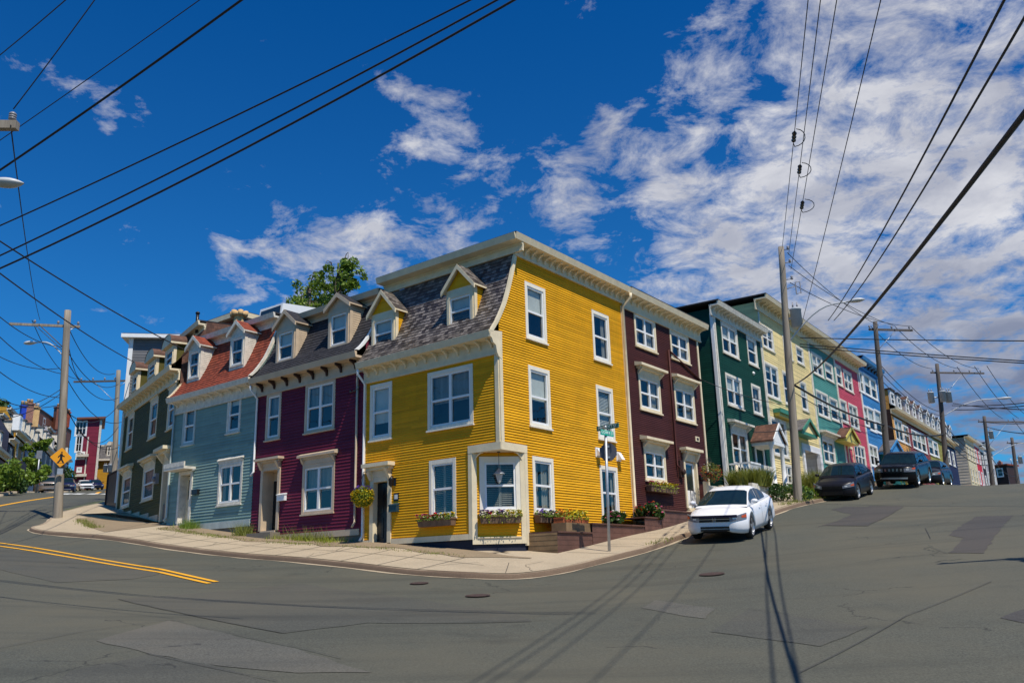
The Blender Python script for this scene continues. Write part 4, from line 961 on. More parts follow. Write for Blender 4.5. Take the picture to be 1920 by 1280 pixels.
for (a, b, c, d, ax_, ay) in ((518, 683, 554, 611, 531.5, 586), (616, 656, 655, 576, 631.3, 554.4)):
    w_ = FL.win(a, b, c, d, -.15); ap = FL.px(ax_, ay, -.15)[1]; dormer(Hm, FL, w_, ap+.02, pm, 'tan', 'charcoal', 'tan', o=-.15, cover=('shade', .5), casing=.12)
mb = MB(); mb.box(FL, 6.0, 10.2, 0, .04, 2.85, 3.05); mb.build('base_board', ['tan'], Hm)
s, z = FL.px(531, 932); mb = MB(); mb.box(FL, s-.22, s+.22, .01, .12, z-.12, z+.1); mb.solid([FL.P(s-.24, .01, z+.1), FL.P(s+.24, .01, z+.1), FL.P(s+.24, .15, z+.08), FL.P(s-.24, .15, z+.08), FL.P(s-.24, .01, z+.15), FL.P(s+.24, .01, z+.15), FL.P(s+.24, .15, z+.1), FL.P(s-.24, .15, z+.1)]); mb.build('mailbox', ['white'], Hm)
downspout(Hm, FL, 6.18, 3.05, 8.3, 'tan', o=.07); downspout(Hm, FL, 11.9, 5.2, 8.6, 'white', o=.07, top_out=.40)
mb = MB(); s, z = FL.px(666, 733); mb.tube([FL.P(s+.2, .05, z), FL.P(s, .16, z-.05), FL.P(s-.25, .08, z+.03), FL.P(s-.35, .14, z+.1)], .012, 6)
for k in range(3): mb.lathe(FL.P(s+.2-k*.2, .05, z-.03), [(.03, 0), (.035, .04), (.02, .08)], 6)
mb.build('service_bracket', ['darkwood'], Hm)
mb = MB(); mb.box(FL, 10.2, 11.6, .0, .45, 2.75, 3.14); mb.build('doorstep', ['conc'], Hm)
# ================================================================ TEAL
tw = [FL.win(341, 836, 370, 758), FL.win(424.6, 813.6, 454.5, 738), FL.win(407.3, 948.5, 457, 862)]
TD = (16.1, 3.80, 17.12, 5.86)
Ht, pt_ = mans_house('terraced_house', 'pale teal clapboard house with a rust red shingled mansard and two dormers', FL, 12.0, 17.9, 8.96, 11.35, 3.55, 'teal', .115, 'redsh', 'offwhite', 11.75, nb=9, ops=[hole(b) for b in tw]+[(TD[0]+.05, TD[1]-.3, TD[2]-.05, TD[3]-.05)], bh=.18)
window(Ht, FL, tw[0], trim='teal_t', cover=('dim', .9)); window(Ht, FL, tw[1], trim='offwhite', cover=('shade', .2)); window(Ht, FL, tw[2], cols=2, trim='offwhite', cover=('curtain', .3), hood=(.06, .12, .10))
door(Ht, FL, TD, 'cream', 'offwhite', inset=.28, glass=(.5, .9), transom=0)
mb = MB(); mb.box(FL, TD[0]-.15, TD[2]+.35, 0, .55, TD[3]+.02, TD[3]+.12); mb.box(FL, TD[0]-.15, TD[2]+.35, .5, .56, TD[3]+.12, TD[3]+.3); mb.build('door_canopy', ['offwhite'], Ht)
for (a, b, c, d, ax_, ay) in ((352, 713, 376, 653, 361.6, 633), (431, 690, 458.5, 626, 444.4, 603.5)):
    w_ = FL.win(a, b, c, d, -.15); dormer(Ht, FL, w_, FL.px(ax_, ay, -.15)[1], pt_, 'offwhite', 'redsh', 'offwhite', o=-.15, cover=('curtain', .4), casing=.08)
mb = MB(); mb.box(FL, 12.05, 16.0, 0, .04, 3.45, 3.7); mb.build('base_board', ['teal_t'], Ht)
s, z = FL.px(369, 922); mb = MB(); mb.box(FL, s-.22, s+.2, .01, .13, z-.1, z+.1); mb.build('mailbox', ['black'], Ht)
downspout(Ht, FL, 17.82, 3.9, 8.8, 'teal_t', o=.07); 
mb = MB(); s, z = FL.px(366, 880); mb.lathe(FL.P(s, .02, z), [(.0, 0), (.05, .02), (.05, .1), (.02, .12)], 8, axis=(*FL.n, 0)); mb.build('door_light', ['white'], Ht)
# rake trims between the three mansards
for fr_, s, pf, root, t in ((FL, 5.92, pm, Hm, 'white'), (FL, 12.02, pt_, Ht, 'offwhite'), (FL, 17.86, pt_, Ht, 'cream')):
    mb = MB(); n = 12; P = [(prof_b(pf, z)-.07, z) for z in np.linspace(pf[0][1]+.05, pf[-1][1], n)]
    for (b0, z0), (b1, z1) in zip(P[:-1], P[1:]): mb.solid([fr_.P(s-.05, -b0, z0), fr_.P(s+.06, -b0, z0), fr_.P(s+.06, -b0-.12, z0), fr_.P(s-.05, -b0-.12, z0), fr_.P(s-.05, -b1, z1), fr_.P(s+.06, -b1, z1), fr_.P(s+.06, -b1-.12, z1), fr_.P(s-.05, -b1-.12, z1)])
    mb.build('roof_divider', [t], root)
# ================================================================ DARK OLIVE
gw = [FG.win(235.8, 846, 253.7, 772), FG.win(277.8, 825.5, 298.7, 743.5), FG.win(312.4, 808, 332.9, 722), FG.win(226, 954, 248.3, 885), FG.win(265.3, 941.3, 292.2, 868)]
GD = (.55, 3.9, 1.75, 6.55)
Ho, po = mans_house('terraced_house', 'dark olive clapboard house with three round topped dormers, farthest of the left row', FG, .25, 10.7, 10.45, 12.35, 4.7, 'olive', .1, 'brnsh', 'cream', 12.6, nb=16, ops=[hole(b) for b in gw]+[(GD[0]+.05, GD[1]-.3, GD[2]-.05, GD[3]-.05)], back=.95, depth=7, bh=.22, fh=.4, pw='brnsh')
mb = MB(); wall(mb, FG, .25, 10.7, 3.9, 4.7, .1, .014, [(GD[0]+.05, 3.5, GD[2]-.05, 5)]); mb.build('lower_wall', ['olive'], Ho)
for i, b in enumerate(gw): window(Ho, FG, b, trim='cream', cover=('blind', 1) if i > 2 else ('curtain', .5), hood=(.2, .38, .3) if i > 2 else (.08, .15, .12), casing=.13)
door(Ho, FG, GD, 'bark', 'cream', hood=(.22, .5, .45), inset=.35, casing=.22, transom=0)
for (xa, xb, zb_, zt_, ap) in ((8.55, 9.55, 11.0, 11.75, 12.15), (5.2, 6.2, 11.0, 11.8, 12.2), (1.9, 2.9, 11.0, 11.85, 12.25)):
    pass
for (a, b, c, d, ay) in ((247, 737, 259, 697, 12.15), (277, 712, 293, 673, 12.3), (309, 693, 326, 648, 12.45)):
    w_ = FG.win(a, b, c, d, -.05); dormer(Ho, FG, w_, w_[3]+.62, po, 'olive', 'brnsh', 'cream', o=-.05, style='round', casing=.1, over=.16, cover=('curtain', .5))
mb = MB()
for k in range(5): s = 2.0+k*1.75; z = 3.95+.18*k; mb.box(FG, s, s+1.74, 0, .06, z-.5, z+.38)
mb.build('base_board', ['tan'], Ho)
mb = MB(); s, z = FG.px(297, 898); mb.box(FG, s-.15, s+.15, 0, .15, z-.2, z+.25); mb.lathe(FG.P(s, .15, z), [(.11, 0), (.11, .1), (.02, .12)], 10, axis=(*FG.n, 0)); mb.build('electric_meter', ['insul'], Ho)
downspout(Ho, FG, 10.55, 4.9, 10.1, 'cream', o=.07)
# grey sided block behind the olive house, its end wall towards the street
def block_house(name, label, fr, s0, s1, z0, z1, depth, wm, h, trim, roof=.35, roofm='tar', cat='house', h2=None, ov=.35):
    root = thing(name, (*(np.array(fr.P((s0+s1)/2, -depth/2, 0))[:2]), z0), label, cat)
    mb = MB(); wall(mb, fr, s0, s1, z0, z1-.2, h, .016); mb.build('wall', [wm], root)
    shell(root, fr, s0, s1, z0, z1-.2, depth, wm, h=h2 or h)
    mb = MB(); mb.box(fr, s0-ov, s1+ov, -depth-ov, ov, z1-.2, z1); mb.build('cornice', [trim], root)
    mb = MB(); mb.box(fr, s0-ov+.05, s1+ov-.05, -depth-ov+.05, ov-.05, z1, z1+.04); mb.build('flat_roof', [roofm], root)
    return root
pA = at(237, 700, 44.5); pB = at(330, 700, 44.95); ub = (pB-pA)[:2]; LB = np.linalg.norm(ub); ub /= LB; nb_ = np.array([ub[1], -ub[0]])
FBk = Fr(pA, ub, nb_); zt = FBk.px(237, 628)[1]
Hb = block_house('house', 'grey sided house end with a thick white cornice rising behind the dark olive house', FBk, 0, LB+.4, 5.5, zt, 5, 'grey', .16, 'white')
mb = MB(); mb.box(FBk, 0, .22, 0, .06, 5.5, zt-.2); mb.build('corner_board', ['white'], Hb)
window(Hb, FBk, FBk.win(246, 735, 262, 690)if False else (1.2, zt-3.3, 2.3, zt-1.9), trim='white')
# raised red mansard behind, with its buff cornice and end window
pA = FL.px(362, 597, -3.2); s0_, zt = pA
Hr = thing('house', FL.P(16.4, -5, 4), 'set back house with red shingle slope and buff cornice behind the teal house', 'house')
s_a, s_b = FL.px(420, 612, -3.4)[0], FL.px(352, 612, -3.4)[0]; zt = FL.px(372, 597, -3.4)[1]
s_b = max(s_a+3.2, s_b); prR = mansard_prof(zt-2.5, zt-.3, .2, .6)
FRr = Fr(FL.P(0, -3.6, 0), FL.u, FL.n)
mansard(Hr, FRr, s_a, s_b, prR, 'redsh', course=.14)
mb = MB()
sfr = Fr(FRr.P(s_a, 0, 0), -FL.n, -FL.u); wall(mb, sfr, .25, 5, zt-2.5, zt-.25, .14, .016, smin=lambda z: prof_b(prR, z)+.02)
mb.face([FRr.P(s_b, 0, zt-2.5), FRr.P(s_b, -5, zt-2.5), FRr.P(s_b, -5, zt-.25), FRr.P(s_b, -.6, zt-.25)]); mb.face([FRr.P(s_a, -5, zt-2.5), FRr.P(s_b, -5, zt-2.5), FRr.P(s_b, -5, zt-.25), FRr.P(s_a, -5, zt-.25)])
mb.box(FRr, s_a, s_b, -5, 0, 4, zt-2.52); mb.build('wall', ['steel'], Hr)
mb = MB(); mb.box(FRr, s_a-.3, s_b+.3, -5.2, -.35, zt-.25, zt); mb.build('cornice', ['cream'], Hr)
mb = MB(); mb.box(FRr, s_a-.27, s_b+.27, -5.17, -.38, zt, zt+.04); mb.build('flat_roof', ['tar'], Hr)
# chimneys on the left row
c0 = at(447, 612, 37.5)
cht = thing('chimney', (c0[0], c0[1], 11.3), 'buff clay chimney pot with a lipped top rising behind the teal house roof', 'chimney')
Fch = Fr(c0, dL, -dR)
mb = MB(); mb.box(Fch, -.35, .35, -.3, .3, 10.8, c0[2]-.1); mb.build('stack', ['brick'], cht)
mb = MB(); zc = c0[2]-.1; mb.lathe((c0[0], c0[1], zc), [(.30, 0), (.26, .1), (.22, .45), (.22, .55), (.26, .58)], 12)
for a in range(6): aa = a*math.pi/3; mb.lathe((c0[0]+.3*math.cos(aa), c0[1]+.3*math.sin(aa), zc+.56), [(.10, 0), (.12, .1), (.12, .24), (.08, .26)], 8)
mb.lathe((c0[0], c0[1], zc+.58), [(.32, 0), (.34, .06), (.34, .16), (.2, .2)], 12); mb.build('pot', ['pot'], cht)
# white skylight box between the teal and maroon roofs
c0 = at(528, 582, 35.5); Fsk = Fr(c0, dL, -dR)
sk = thing('roof_hatch', (c0[0], c0[1], c0[2]-.6), 'white framed roof hatch with sloped glass between the red and the charcoal roof', 'roof hatch')
mb = MB(); mb.solid([Fsk.P(-.9, .7, c0[2]-.6), Fsk.P(.7, .7, c0[2]-.6), Fsk.P(.7, -1.2, c0[2]-.6), Fsk.P(-.9, -1.2, c0[2]-.6), Fsk.P(-.9, .6, c0[2]), Fsk.P(.7, .6, c0[2]+.05), Fsk.P(.7, -1.2, c0[2]+.3), Fsk.P(-.9, -1.2, c0[2]+.2)]); mb.build('frame', ['white'], sk)
mb = MB(); mb.face([Fsk.P(-.8, .68, c0[2]-.5), Fsk.P(.6, .68, c0[2]-.5), Fsk.P(.6, .64, c0[2]-.08), Fsk.P(-.8, .64, c0[2]-.08)], out=(*Fsk.n, 0)); mb.build('pane', ['cglass'], sk)
mb = MB(); c1 = at(370.5, 592, 37); mb.tube([(c1[0], c1[1], c1[2]-.8), (c1[0], c1[1], c1[2]+.12)], .07, 10); mb.lathe((c1[0], c1[1], c1[2]+.1), [(.1, 0), (.1, .05), (.04, .1)], 10); tag(mb.build('flue_pipe', ['black'], org=(c1[0], c1[1], c1[2]-.8)), 'short black flue pipe standing on the buff corniced roof', 'flue pipe')
# ================================================================ RIGHT ROW
def flat_house(name, label, fr, s0, s1, zb, zt, wm, h, trim, wins, nb=10, depth=8, out=.42, fh=.42, bmat=None, sides=(False, False), fnd='conc', ops=(), corner=(True, True), ct=None, top='tar', bh=.22, lip=.024, hs=None, zw=None):
    root = thing(name, (*(np.array(fr.P((s0+s1)/2, -3, 0))[:2]), zb), label, 'house')
    mb = MB(); wall(mb, fr, s0, s1, zb, zt-.2-fh+.05, h, lip, [hole(w[0]) for w in wins]+list(ops)); mb.build('wall', [wm], root)
    shell(root, fr, s0, s1, zb-1.5, zt-.2, depth, wm, sides=sides, h=hs or h)
    mb = MB(); mb.box(fr, s0, s1, -.3, -.02, zb-2.5, zb); mb.build('foundation', [fnd], root)
    cornice(root, fr, s0-(.35 if sides[0] else 0), s1+(.3 if sides[1] else 0), zt, out=out, fh=fh, trim=ct or trim, nb=nb, bmat=bmat, bh=bh)
    mb = MB(); mb.box(fr, s0-(.38 if sides[0] else 0), s1+(.33 if sides[1] else 0), -depth-.2, out+.05, zt+.002, zt+.06); mb.build('flat_roof', [top], root)
    mb = MB()
    if corner[0]: mb.box(fr, s0, s0+.13, -.005, .045, zb, zt-.5)
    if corner[1]: mb.box(fr, s1-.13, s1, -.005, .045, zb, zt-.5)
    if corner[0] or corner[1]: mb.build_each('corner_board', [trim], root)
    for w in wins:
        kw = dict(trim=trim, cols=w[1], cover=w[2] if len(w) > 2 else None); 
        if len(w) > 3 and w[3]: kw.update(w[3])
        window(root, fr, w[0], **kw)
    return root
W = FR.win; hd = dict(hood=(.22, .36, .32))
BD = FR.win(1286.5, 951.6, 1304, 862)
Hn = flat_house('terraced_house', 'dark brown three storey clapboard house with cream hoods, right of the yellow house', FR, 7.64, 14.15, 3.15, YZT+.02, 'brown', .07, 'cream', [
 (W(1190.8, 647, 1226.7, 600), 2, ('curtain', .6)), (W(1258, 670.4, 1289.2, 631.3), 2, ('curtain', .6)), (W(1199.8, 766, 1235.7, 713.4), 2, ('curtain', .5), hd), (W(1267, 785.6, 1299.4, 733), 2, ('curtain', .6), hd),
 (W(1209.5, 899, 1245.5, 846), 2, ('curtain', .4), hd)], nb=15, fh=.5, sides=(False, True), depth=8, ops=[(BD[0]+.05, BD[1]-.2, BD[2]-.05, BD[3]-.05)], lip=.020, corner=(False, True))
door(Hn, FR, BD, 'white', 'cream', hood=(.2, .38, .3), inset=.06, transom=0, glass=(.08, .93), casing=.12)
mb = MB(); mb.box(FR, 7.7, 11.6, 0, .05, 3.0, 3.3); mb.build('base_board', ['cream'], Hn)
downspout(Hn, FR, 11.2, 5.2, 10.0, 'brown', o=.06); mb = MB(); mb.tube([FR.P(11.2, .06, 10.0), FR.P(14.1, .06, 9.2)], .04, 6); mb.build('service_pipe', ['brown'], Hn)
s, z = FR.px(1306.5, 823); mb = MB(); mb.box(FR, s-.18, s+.18, .0, .04, z-.1, z+.1); mb.box(FR, s-.09, s+.09, .04, .05, z-.05, z+.05, 1); mb.build('house_vent', ['cream', 'dark'], Hn)
s, z = FR.px(1274, 880); mb = MB(); mb.box(FR, s-.14, s+.14, 0, .12, z-.3, z+.35); mb.lathe(FR.P(s, .12, z-.1), [(.11, 0), (.11, .1), (.03, .12)], 10, axis=(*FR.n, 0)); mb.build('electric_meter', ['bark'], Hn)
s, z = FR.px(1296, 846); mb = MB(); mb.lathe(FR.P(s, .02, z), [(.03, 0), (.09, .05), (.11, .12)], 8, axis=(*FR.n, 0)); mb.build('door_light', ['white'], Hn)
s, z = FR.px(1313, 895); mb = MB(); mb.box(FR, s-.2, s+.2, .0, .12, z-.09, z+.09); mb.build('mailbox', ['black'], Hn)
W = FR2.win; zE = 14.93
def G2(s): return G(*WR2(s, 0))
Hg = flat_house('terraced_house', 'dark green clapboard house with white trim and a portico, uphill of the brown house', FR2, .05, 6.2, 4.75, 13.12, 'green', .095, 'offwhite', [
 (W(1355, 660, 1380, 617), 2, ('shade', .5), dict(casing=.1)), (W(1403, 681, 1416, 637), 1, ('shade', .3)), (W(1364, 758, 1388.6, 710.6), 2, ('shade', .5)), (W(1412.6, 774.6, 1424, 725.4), 1, ('curtain', .6)),
 (W(1375, 871.5, 1399.5, 812.4), 2, ('curtain', .6), dict(hood=(.25, .35, .35)))], nb=14, depth=8.5, sides=(True, False), out=.40, bmat='offwhite')
mb = MB(); sf = Fr(FR2.P(.05, 0, 0), -FR2.n, -FR2.u); mb.box(sf, 0, .15, 0, .05, 3.2, 12.7); mb.build('side_corner_board', ['white'], Hg)
py_ops = [(9.6, 3, 13.9, 7.85)]
Hp = flat_house('terraced_house', 'pale yellow clapboard house with a carport opening behind the tall wooden pole', FR2, 6.25, 14.62, 5.25, zE, 'pale', .12, 'offwhite', [
 (W(1430.3, 650, 1447.5, 619), 2, ('shade', .3)), (W(1470, 668, 1482, 637), 2, ('shade', .3)), (W(1494, 679, 1504.5, 654), 1, ('shade', .3)), (W(1438, 742, 1457, 689), 2, ('shade', .2)), (W(1472, 757, 1484, 703), 1), (W(1504, 768, 1510, 718), 1, ('shade', .4)),
 (W(1451, 852, 1472, 790), 2, ('curtain', .5)), ((7.6, 5.45, 9.0, 6.5), 2)], nb=16, depth=8.5, sides=(True, False), ct='cream', bmat='cream', ops=[(11.2, 3, 14.3, 7.7)], out=.6, fh=.5)
mb = MB(); mb.box(FR2, 7.0, 9.6, 0, .4, 9.0, 9.2, 1); mb.box(FR2, 7.1, 9.5, 0, .3, 8.85, 9.0, 0); mb.build('window_canopy', ['ylw_t', 'grn_t'], Hp)
mb = MB()   # carport recess with its posts and white inner walls
A = [FR2.P(11.2, -.02, 5.3), FR2.P(14.3, -.02, 5.3), FR2.P(14.3, -.02, 7.7), FR2.P(11.2, -.02, 7.7)]; B = [FR2.P(11.2, -4, 5.3), FR2.P(14.3, -4, 5.3), FR2.P(14.3, -4, 7.7), FR2.P(11.2, -4, 7.7)]
for k in range(4): mb.face([A[k], A[(k+1) % 4], B[(k+1) % 4], B[k]])
mb.face(B); mb.box(FR2, 11.1, 14.5, 0, .06, 7.55, 7.9); mb.box(FR2, 14.1, 14.5, -.1, .12, 5.0, 7.55); mb.box(FR2, 11.0, 11.3, -.1, .12, 5.0, 7.55)
mb.build('carport', ['white_s'], Hp)
def gable_canopy(root, fr, s0, s1, z, rise, out, roofm, trim, face, name='porch_roof', posts=None):
    mb = MB(); sc = (s0+s1)/2
    for a in (s0-.15, s1+.15): mb.solid([fr.P(a, 0, z-.05), fr.P(sc, 0, z+rise-.05), fr.P(sc, out+.12, z+rise-.05), fr.P(a, out+.12, z-.05), fr.P(a, 0, z+.03), fr.P(sc, 0, z+rise+.03), fr.P(sc, out+.12, z+rise+.03), fr.P(a, out+.12, z+.03)], 0)
    r = mb.build(name, [roofm], root)
    mb = MB(); mb.face([fr.P(s0, out, z), fr.P(s1, out, z), fr.P(sc, out, z+rise-.05)], 1, out=(*fr.n, 0))
    mb.box(fr, s0-.05, s1+.05, .0, out+.03, z-.18, z-.02); mb.build('porch_gable', [trim, face], r)
    for a in (s0-.15, s1+.15):
        tb = MB(); sg = 1 if a < sc else -1
        tb.solid([fr.P(a, out+.10, z-.12), fr.P(sc, out+.10, z+rise-.12), fr.P(sc, out+.15, z+rise-.12), fr.P(a, out+.15, z-.12), fr.P(a, out+.10, z+.04), fr.P(sc, out+.10, z+rise+.04), fr.P(sc, out+.15, z+rise+.04), fr.P(a, out+.15, z+.04)]); tb.build('bargeboard', [trim], r)
    if posts:
        for s in (s0+.12, s1-.12):
            pb = MB(); pb.lathe(fr.P(s, out-.12, posts), [(.17, 0), (.17, .12), (.12, .16), (.105, 1.0), (.09, z-.3-posts), (.13, z-.25-posts), (.13, z-.18-posts)], 12); pb.build('column', [trim], root)
    return r
gable_canopy(Hp, FR2, 9.6, 12.3, 8.35, .75, .55, 'greysh', 'grn_t', 'pale')
# green house portico: columns, pediment, deck, railing
Hpp = Hg
zp = 8.0
gable_canopy(Hg, FR2, 3.4, 5.1, 7.12, .85, 1.0, 'brnsh', 'white', 'white', posts=4.95)
mb = MB(); mb.box(FR2, .2, 5.3, .05, 1.05, 4.0, 4.93); mb.build('porch_deck', ['offwhite'], Hg)
mb = MB(); mb.box(FR2, .25, 1.5, .95, 1.02, 5.80, 5.88); mb.box(FR2, .25, 1.5, .95, 1.02, 5.03, 5.09)
for k in range(10): s = .31+k*.13; mb.box(FR2, s-.02, s+.02, .97, 1.0, 5.09, 5.80)
for k in range(6): o = .15+k*.13; mb.box(FR2, .27, .31, o-.02, o+.02, 5.09, 5.80)
mb.box(FR2, .25, .32, .05, .94, 5.80, 5.87); mb.build('porch_railing', ['white'], Hg)
mb = MB(); mb.box(FR2, 1.55, 3.1, .97, 1.01, 4.98, 5.85); mb.build('porch_panel', ['offwhite'], Hg)
door(Hg, FR2, (3.7, 4.95, 4.95, 7.0), 'black', 'white', inset=.1, transom=0, glass=(.1, .9))
s, z = FR2.px(1411, 700); mb = MB(); mb.lathe(FR2.P(s, 0, z), [(.08, 0), (.1, .06), (.03, .12)], 8, axis=(*FR2.n, 0)); mb.build('wall_vent', ['white'], Hg)
Hs = flat_house('terraced_house', 'sea green clapboard house between the pale yellow house and the pink house', FR2, 14.66, 20.05, 5.75, zE+.004, 'sea', .12, 'offwhite', [
 (W(1524.5, 699, 1540, 670), 2, ('shade', .6)), (W(1548, 710, 1559.5, 684), 1, ('shade', .5)), (W(1534, 777.5, 1551, 740), 2, ('shade', .4)), (W(1559, 786, 1569, 750), 1, ('shade', .5)), (W(1545.5, 866, 1562.5, 827.5), 2, ('curtain', .7), dict(hood=(.3, .35, .4)))], nb=10, ct='cream', out=.6, fh=.5, bmat='cream')
Hk = flat_house('terraced_house', 'bright pink clapboard house between the sea green house and the blue house', FR2, 20.09, 26.2, 6.2, zE+.008, 'pink', .12, 'offwhite', [
 (W(1569.5, 720, 1576, 687.5), 1, ('shade', .5)), (W(1584, 729, 1595.5, 700), 2, ('shade', .6)), (W(1579, 790, 1586, 752.5), 1, ('shade', .6)), (W(1595, 800, 1606, 762.5), 2, ('shade', .6)), (W(1605, 874, 1620, 837.5), 3, ('curtain', .5))], nb=10, ct='cream', out=.6, fh=.5, bmat='cream')
door(Hk, FR2, (20.7, 6.5, 21.9, 8.7), 'cream', 'cream', inset=.2, transom=0, glass=(.4, .9))
gable_canopy(Hk, FR2, 18.0, 21.1, 8.85, .8, .6, 'brnsh', 'ylw_t', 'ylw_t')
Hu = flat_house('terraced_house', 'bright blue clapboard house standing slightly taller than the pink house', FR2, 26.3, 32.0, 6.9, 15.45, 'blue', .12, 'white', [
 (W(1610.5, 732.5, 1616, 697.5), 1, ('shade', .6)), (W(1622.5, 739, 1629.5, 705), 1, ('shade', .5)), (W(1635, 746, 1641, 712.5), 1, ('shade', .5)), (W(1622, 797.5, 1626, 762.5), 1, ('shade', .6)), (W(1631, 806, 1637.5, 767.5), 1, ('shade', .6)), (W(1644, 810, 1651, 772.5), 1, ('shade', .6)),
 ((26.0+.5, 7.9, 28.9, 9.45), 2, ('shade', .5))], nb=7, sides=(True, True), out=.5, ct='blue', bmat='bark', depth=9)
mb = MB(); sf = Fr(FR2.P(26.3, 0, 0), -FR2.n, -FR2.u); mb.box(sf, 0, .3, 0, .05, 12, 15.2); mb.build('side_corner_board', ['white'], Hu)
# small teal porch building and the orange to navy mansard row behind the second pole
pl = thing('entrance_porch', FR2.P(31.6, .4, 6.9), 'dark teal enclosed entrance porch with a grey gable roof beside the blue house', 'porch')
mb = MB(); wall(mb, Fr(FR2.P(29.3, .62, 0), FR2.u, FR2.n), 0, 4.5, 6.3, 9.0, .12, .012); sf = Fr(FR2.P(29.3, 0, 0), FR2.n, -FR2.u); wall(mb, sf, 0.05, .62, 6.3, 9.0, .12, .012); mb.build('wall', [sd('deep teal siding', (.01, .10, .09), .12)], pl)
gable_canopy(pl, FR2, 29.1, 34.0, 9.1, 1.0, .75, 'greysh', 'blue', 'blue')
def mrow(label, s0, s1, wm, wins, doms, roofm, trim='white', ze=13.15, zt=14.75, side=False):
    ops = [hole(w[0]) for w in wins]
    r, pf = mans_house('terraced_house', label, FR2, s0, s1, ze, zt, G2((s0+s1)/2)+.3, wm, .14, roofm, 'cream', zt+.3, nb=0, ops=ops, back=1.0, depth=8, fh=.3)
    for w in wins: window(r, FR2, w[0], cols=w[1], trim=trim, cover=('shade', .5))
    for (a, b, st) in doms: dormer(r, FR2, (a, ze+.35, b, ze+1.35), ze+1.85, pf, wm if st == 'flat' else 'offwhite', roofm, trim, o=.0, style=st, casing=.08, over=.1)
    return r
ow = lambda a, b, c, d, n=1: (W(a, b, c, d), n)
ro = mrow('orange clapboard mansard house, first of the mansard row past the blue house', 35.2, 40.75, 'orange', [ow(1680.6, 823.4, 1690, 790, 2), ow(1697, 831, 1701.7, 800), ((35.9+.3, 8.2, 38.2, 9.4), 2)], [(36.0, 37.3, 'flat'), (38.4, 39.6, 'flat')], 'charcoal')
mb = MB(); sf = Fr(FR2.P(35.2, 0, 0), -FR2.n, -FR2.u); wall(mb, sf, 0.02, 8, 6, 13, .14, .014); wall(mb, sf, 1.0, 8, 13, 14.9, .14, .014); mb.build('end_wall', ['bark'], ro)
mrow('rust red clapboard mansard house between the orange and the olive green houses', 40.8, 49.4, 'rust', [ow(1712.6, 839, 1716.6, 808), ow(1721, 843, 1725, 811.7), ow(1730, 847, 1733.7, 815.6)], [(41.6, 42.7, 'gable'), (44.3, 45.4, 'gable'), (47.0, 48.1, 'gable')], 'brnsh')
mrow('olive green clapboard mansard house between the rust red and the navy houses', 49.45, 58.2, 'lime', [ow(1743, 851, 1748, 823.4), ow(1753, 854.7, 1757, 829.7)], [(50.2, 51.4, 'gable'), (52.9, 54.1, 'gable'), (55.7, 56.9, 'gable')], 'charcoal')
mrow('navy clapboard mansard house at the uphill end of the mansard row', 58.25, 64.2, 'navy', [((59.0, 10.7, 60.4, 12.2), 1), ((61.6, 10.7, 62.9, 12.2), 1)], [(59.4, 60.6, 'gable'), (62.0, 63.2, 'gable')], 'charcoal')
# houses over the brow of the hill
gz = 8.3
def eh(label, s0, s1, zt, wm, h, n, trim='white', depth=10, zb=6.5, mt='tar', ww=1.2):
    w_ = []
    for k in range(n):
        for zc in (zt-2.6, zt-5.1): w_.append(((s0+(s1-s0)*(k+.5)/n-ww/2, zc, s0+(s1-s0)*(k+.5)/n+ww/2, zc+1.6), 1, ('shade', .5)))
    return flat_house('terraced_house', label, FR2, s0, s1, zb, zt, wm, h, trim, w_, nb=0, depth=depth, sides=(True, False), top=mt, hs=h)
he = eh('cream fronted house with a tall beige sided end wall over the brow of the hill', 72.5, 78.6, 15.0, 'cream_s', .14, 3, trim='cream', depth=9)
mb = MB(); sf = Fr(FR2.P(72.5, 0, 0), -FR2.n, -FR2.u); wall(mb, sf, .05, 9, 6.5, 14.7, .32, .03, o=.03); mb.build('end_wall', ['beige'], he)
eh('scarlet fronted house attached beyond the cream fronted house on the hilltop', 78.65, 83.2, 15.1, 'red', .14, 2, zb=6.5)
eh('dark brown fronted house next to the scarlet one on the hilltop', 83.3, 86.6, 14.9, 'bark', .14, 1, zb=6.5)
eh('light grey fronted house, last of the hilltop terrace', 86.7, 95.6, 15.6, 'ltgrey', .14, 3, zb=6.5)
pa, pb_ = at(1868, 905, 140), at(1898, 905, 140)
FH = Fr(pa, (.62, -.785), (-.785, -.62)); wdt = 3.6; zt_ = at(1868, 874, 140)[2]; zb_ = at(1868, 912, 140)[2]
hh = thing('house', (pa[0]+1, pa[1], zb_), 'small dark house with a red chimney at the brow of the hill', 'house')
mb = MB(); wall(mb, FH, 0, wdt*.55, zb_-8, zt_, .16, .01, [(.35, zt_-1.75, 1.35, zt_-.35)]); wall(mb, Fr(FH.P(wdt*.55, 0, 0), (.785, .62), (.62, -.785)), 0, 4, zb_-4, zt_-.1, .16, .01); mb.build('wall', ['bark'], hh)
mb = MB(); q = [FH.P(-.15, .2, zt_), FH.P(wdt*.55+.2, .2, zt_), FH.P(wdt*.55+.2, -4.2, zt_), FH.P(-.15, -4.2, zt_)]; mb.prism(q, [(a, b, c+.22) for a, b, c in q]); mb.build('roof', ['redsh'], hh)
window(hh, FH, (.35, zt_-1.75, 1.35, zt_-.35), trim='white', cols=1, sill=False)
mb = MB(); mb.box(FH, .4, 1.0, -1.2, -.6, zt_, zt_+.7); mb.lathe(FH.P(.7, -.9, zt_+.7), [(.2, 0), (.16, .25)], 8); mb.build('chimney', ['brick'], hh)
mb = MB(); mb.tube([FH.P(2.2, -1.5, zt_), FH.P(2.2, -1.5, zt_+1.1)], .05, 6); mb.build('vent_pipe', ['steel_'], hh)
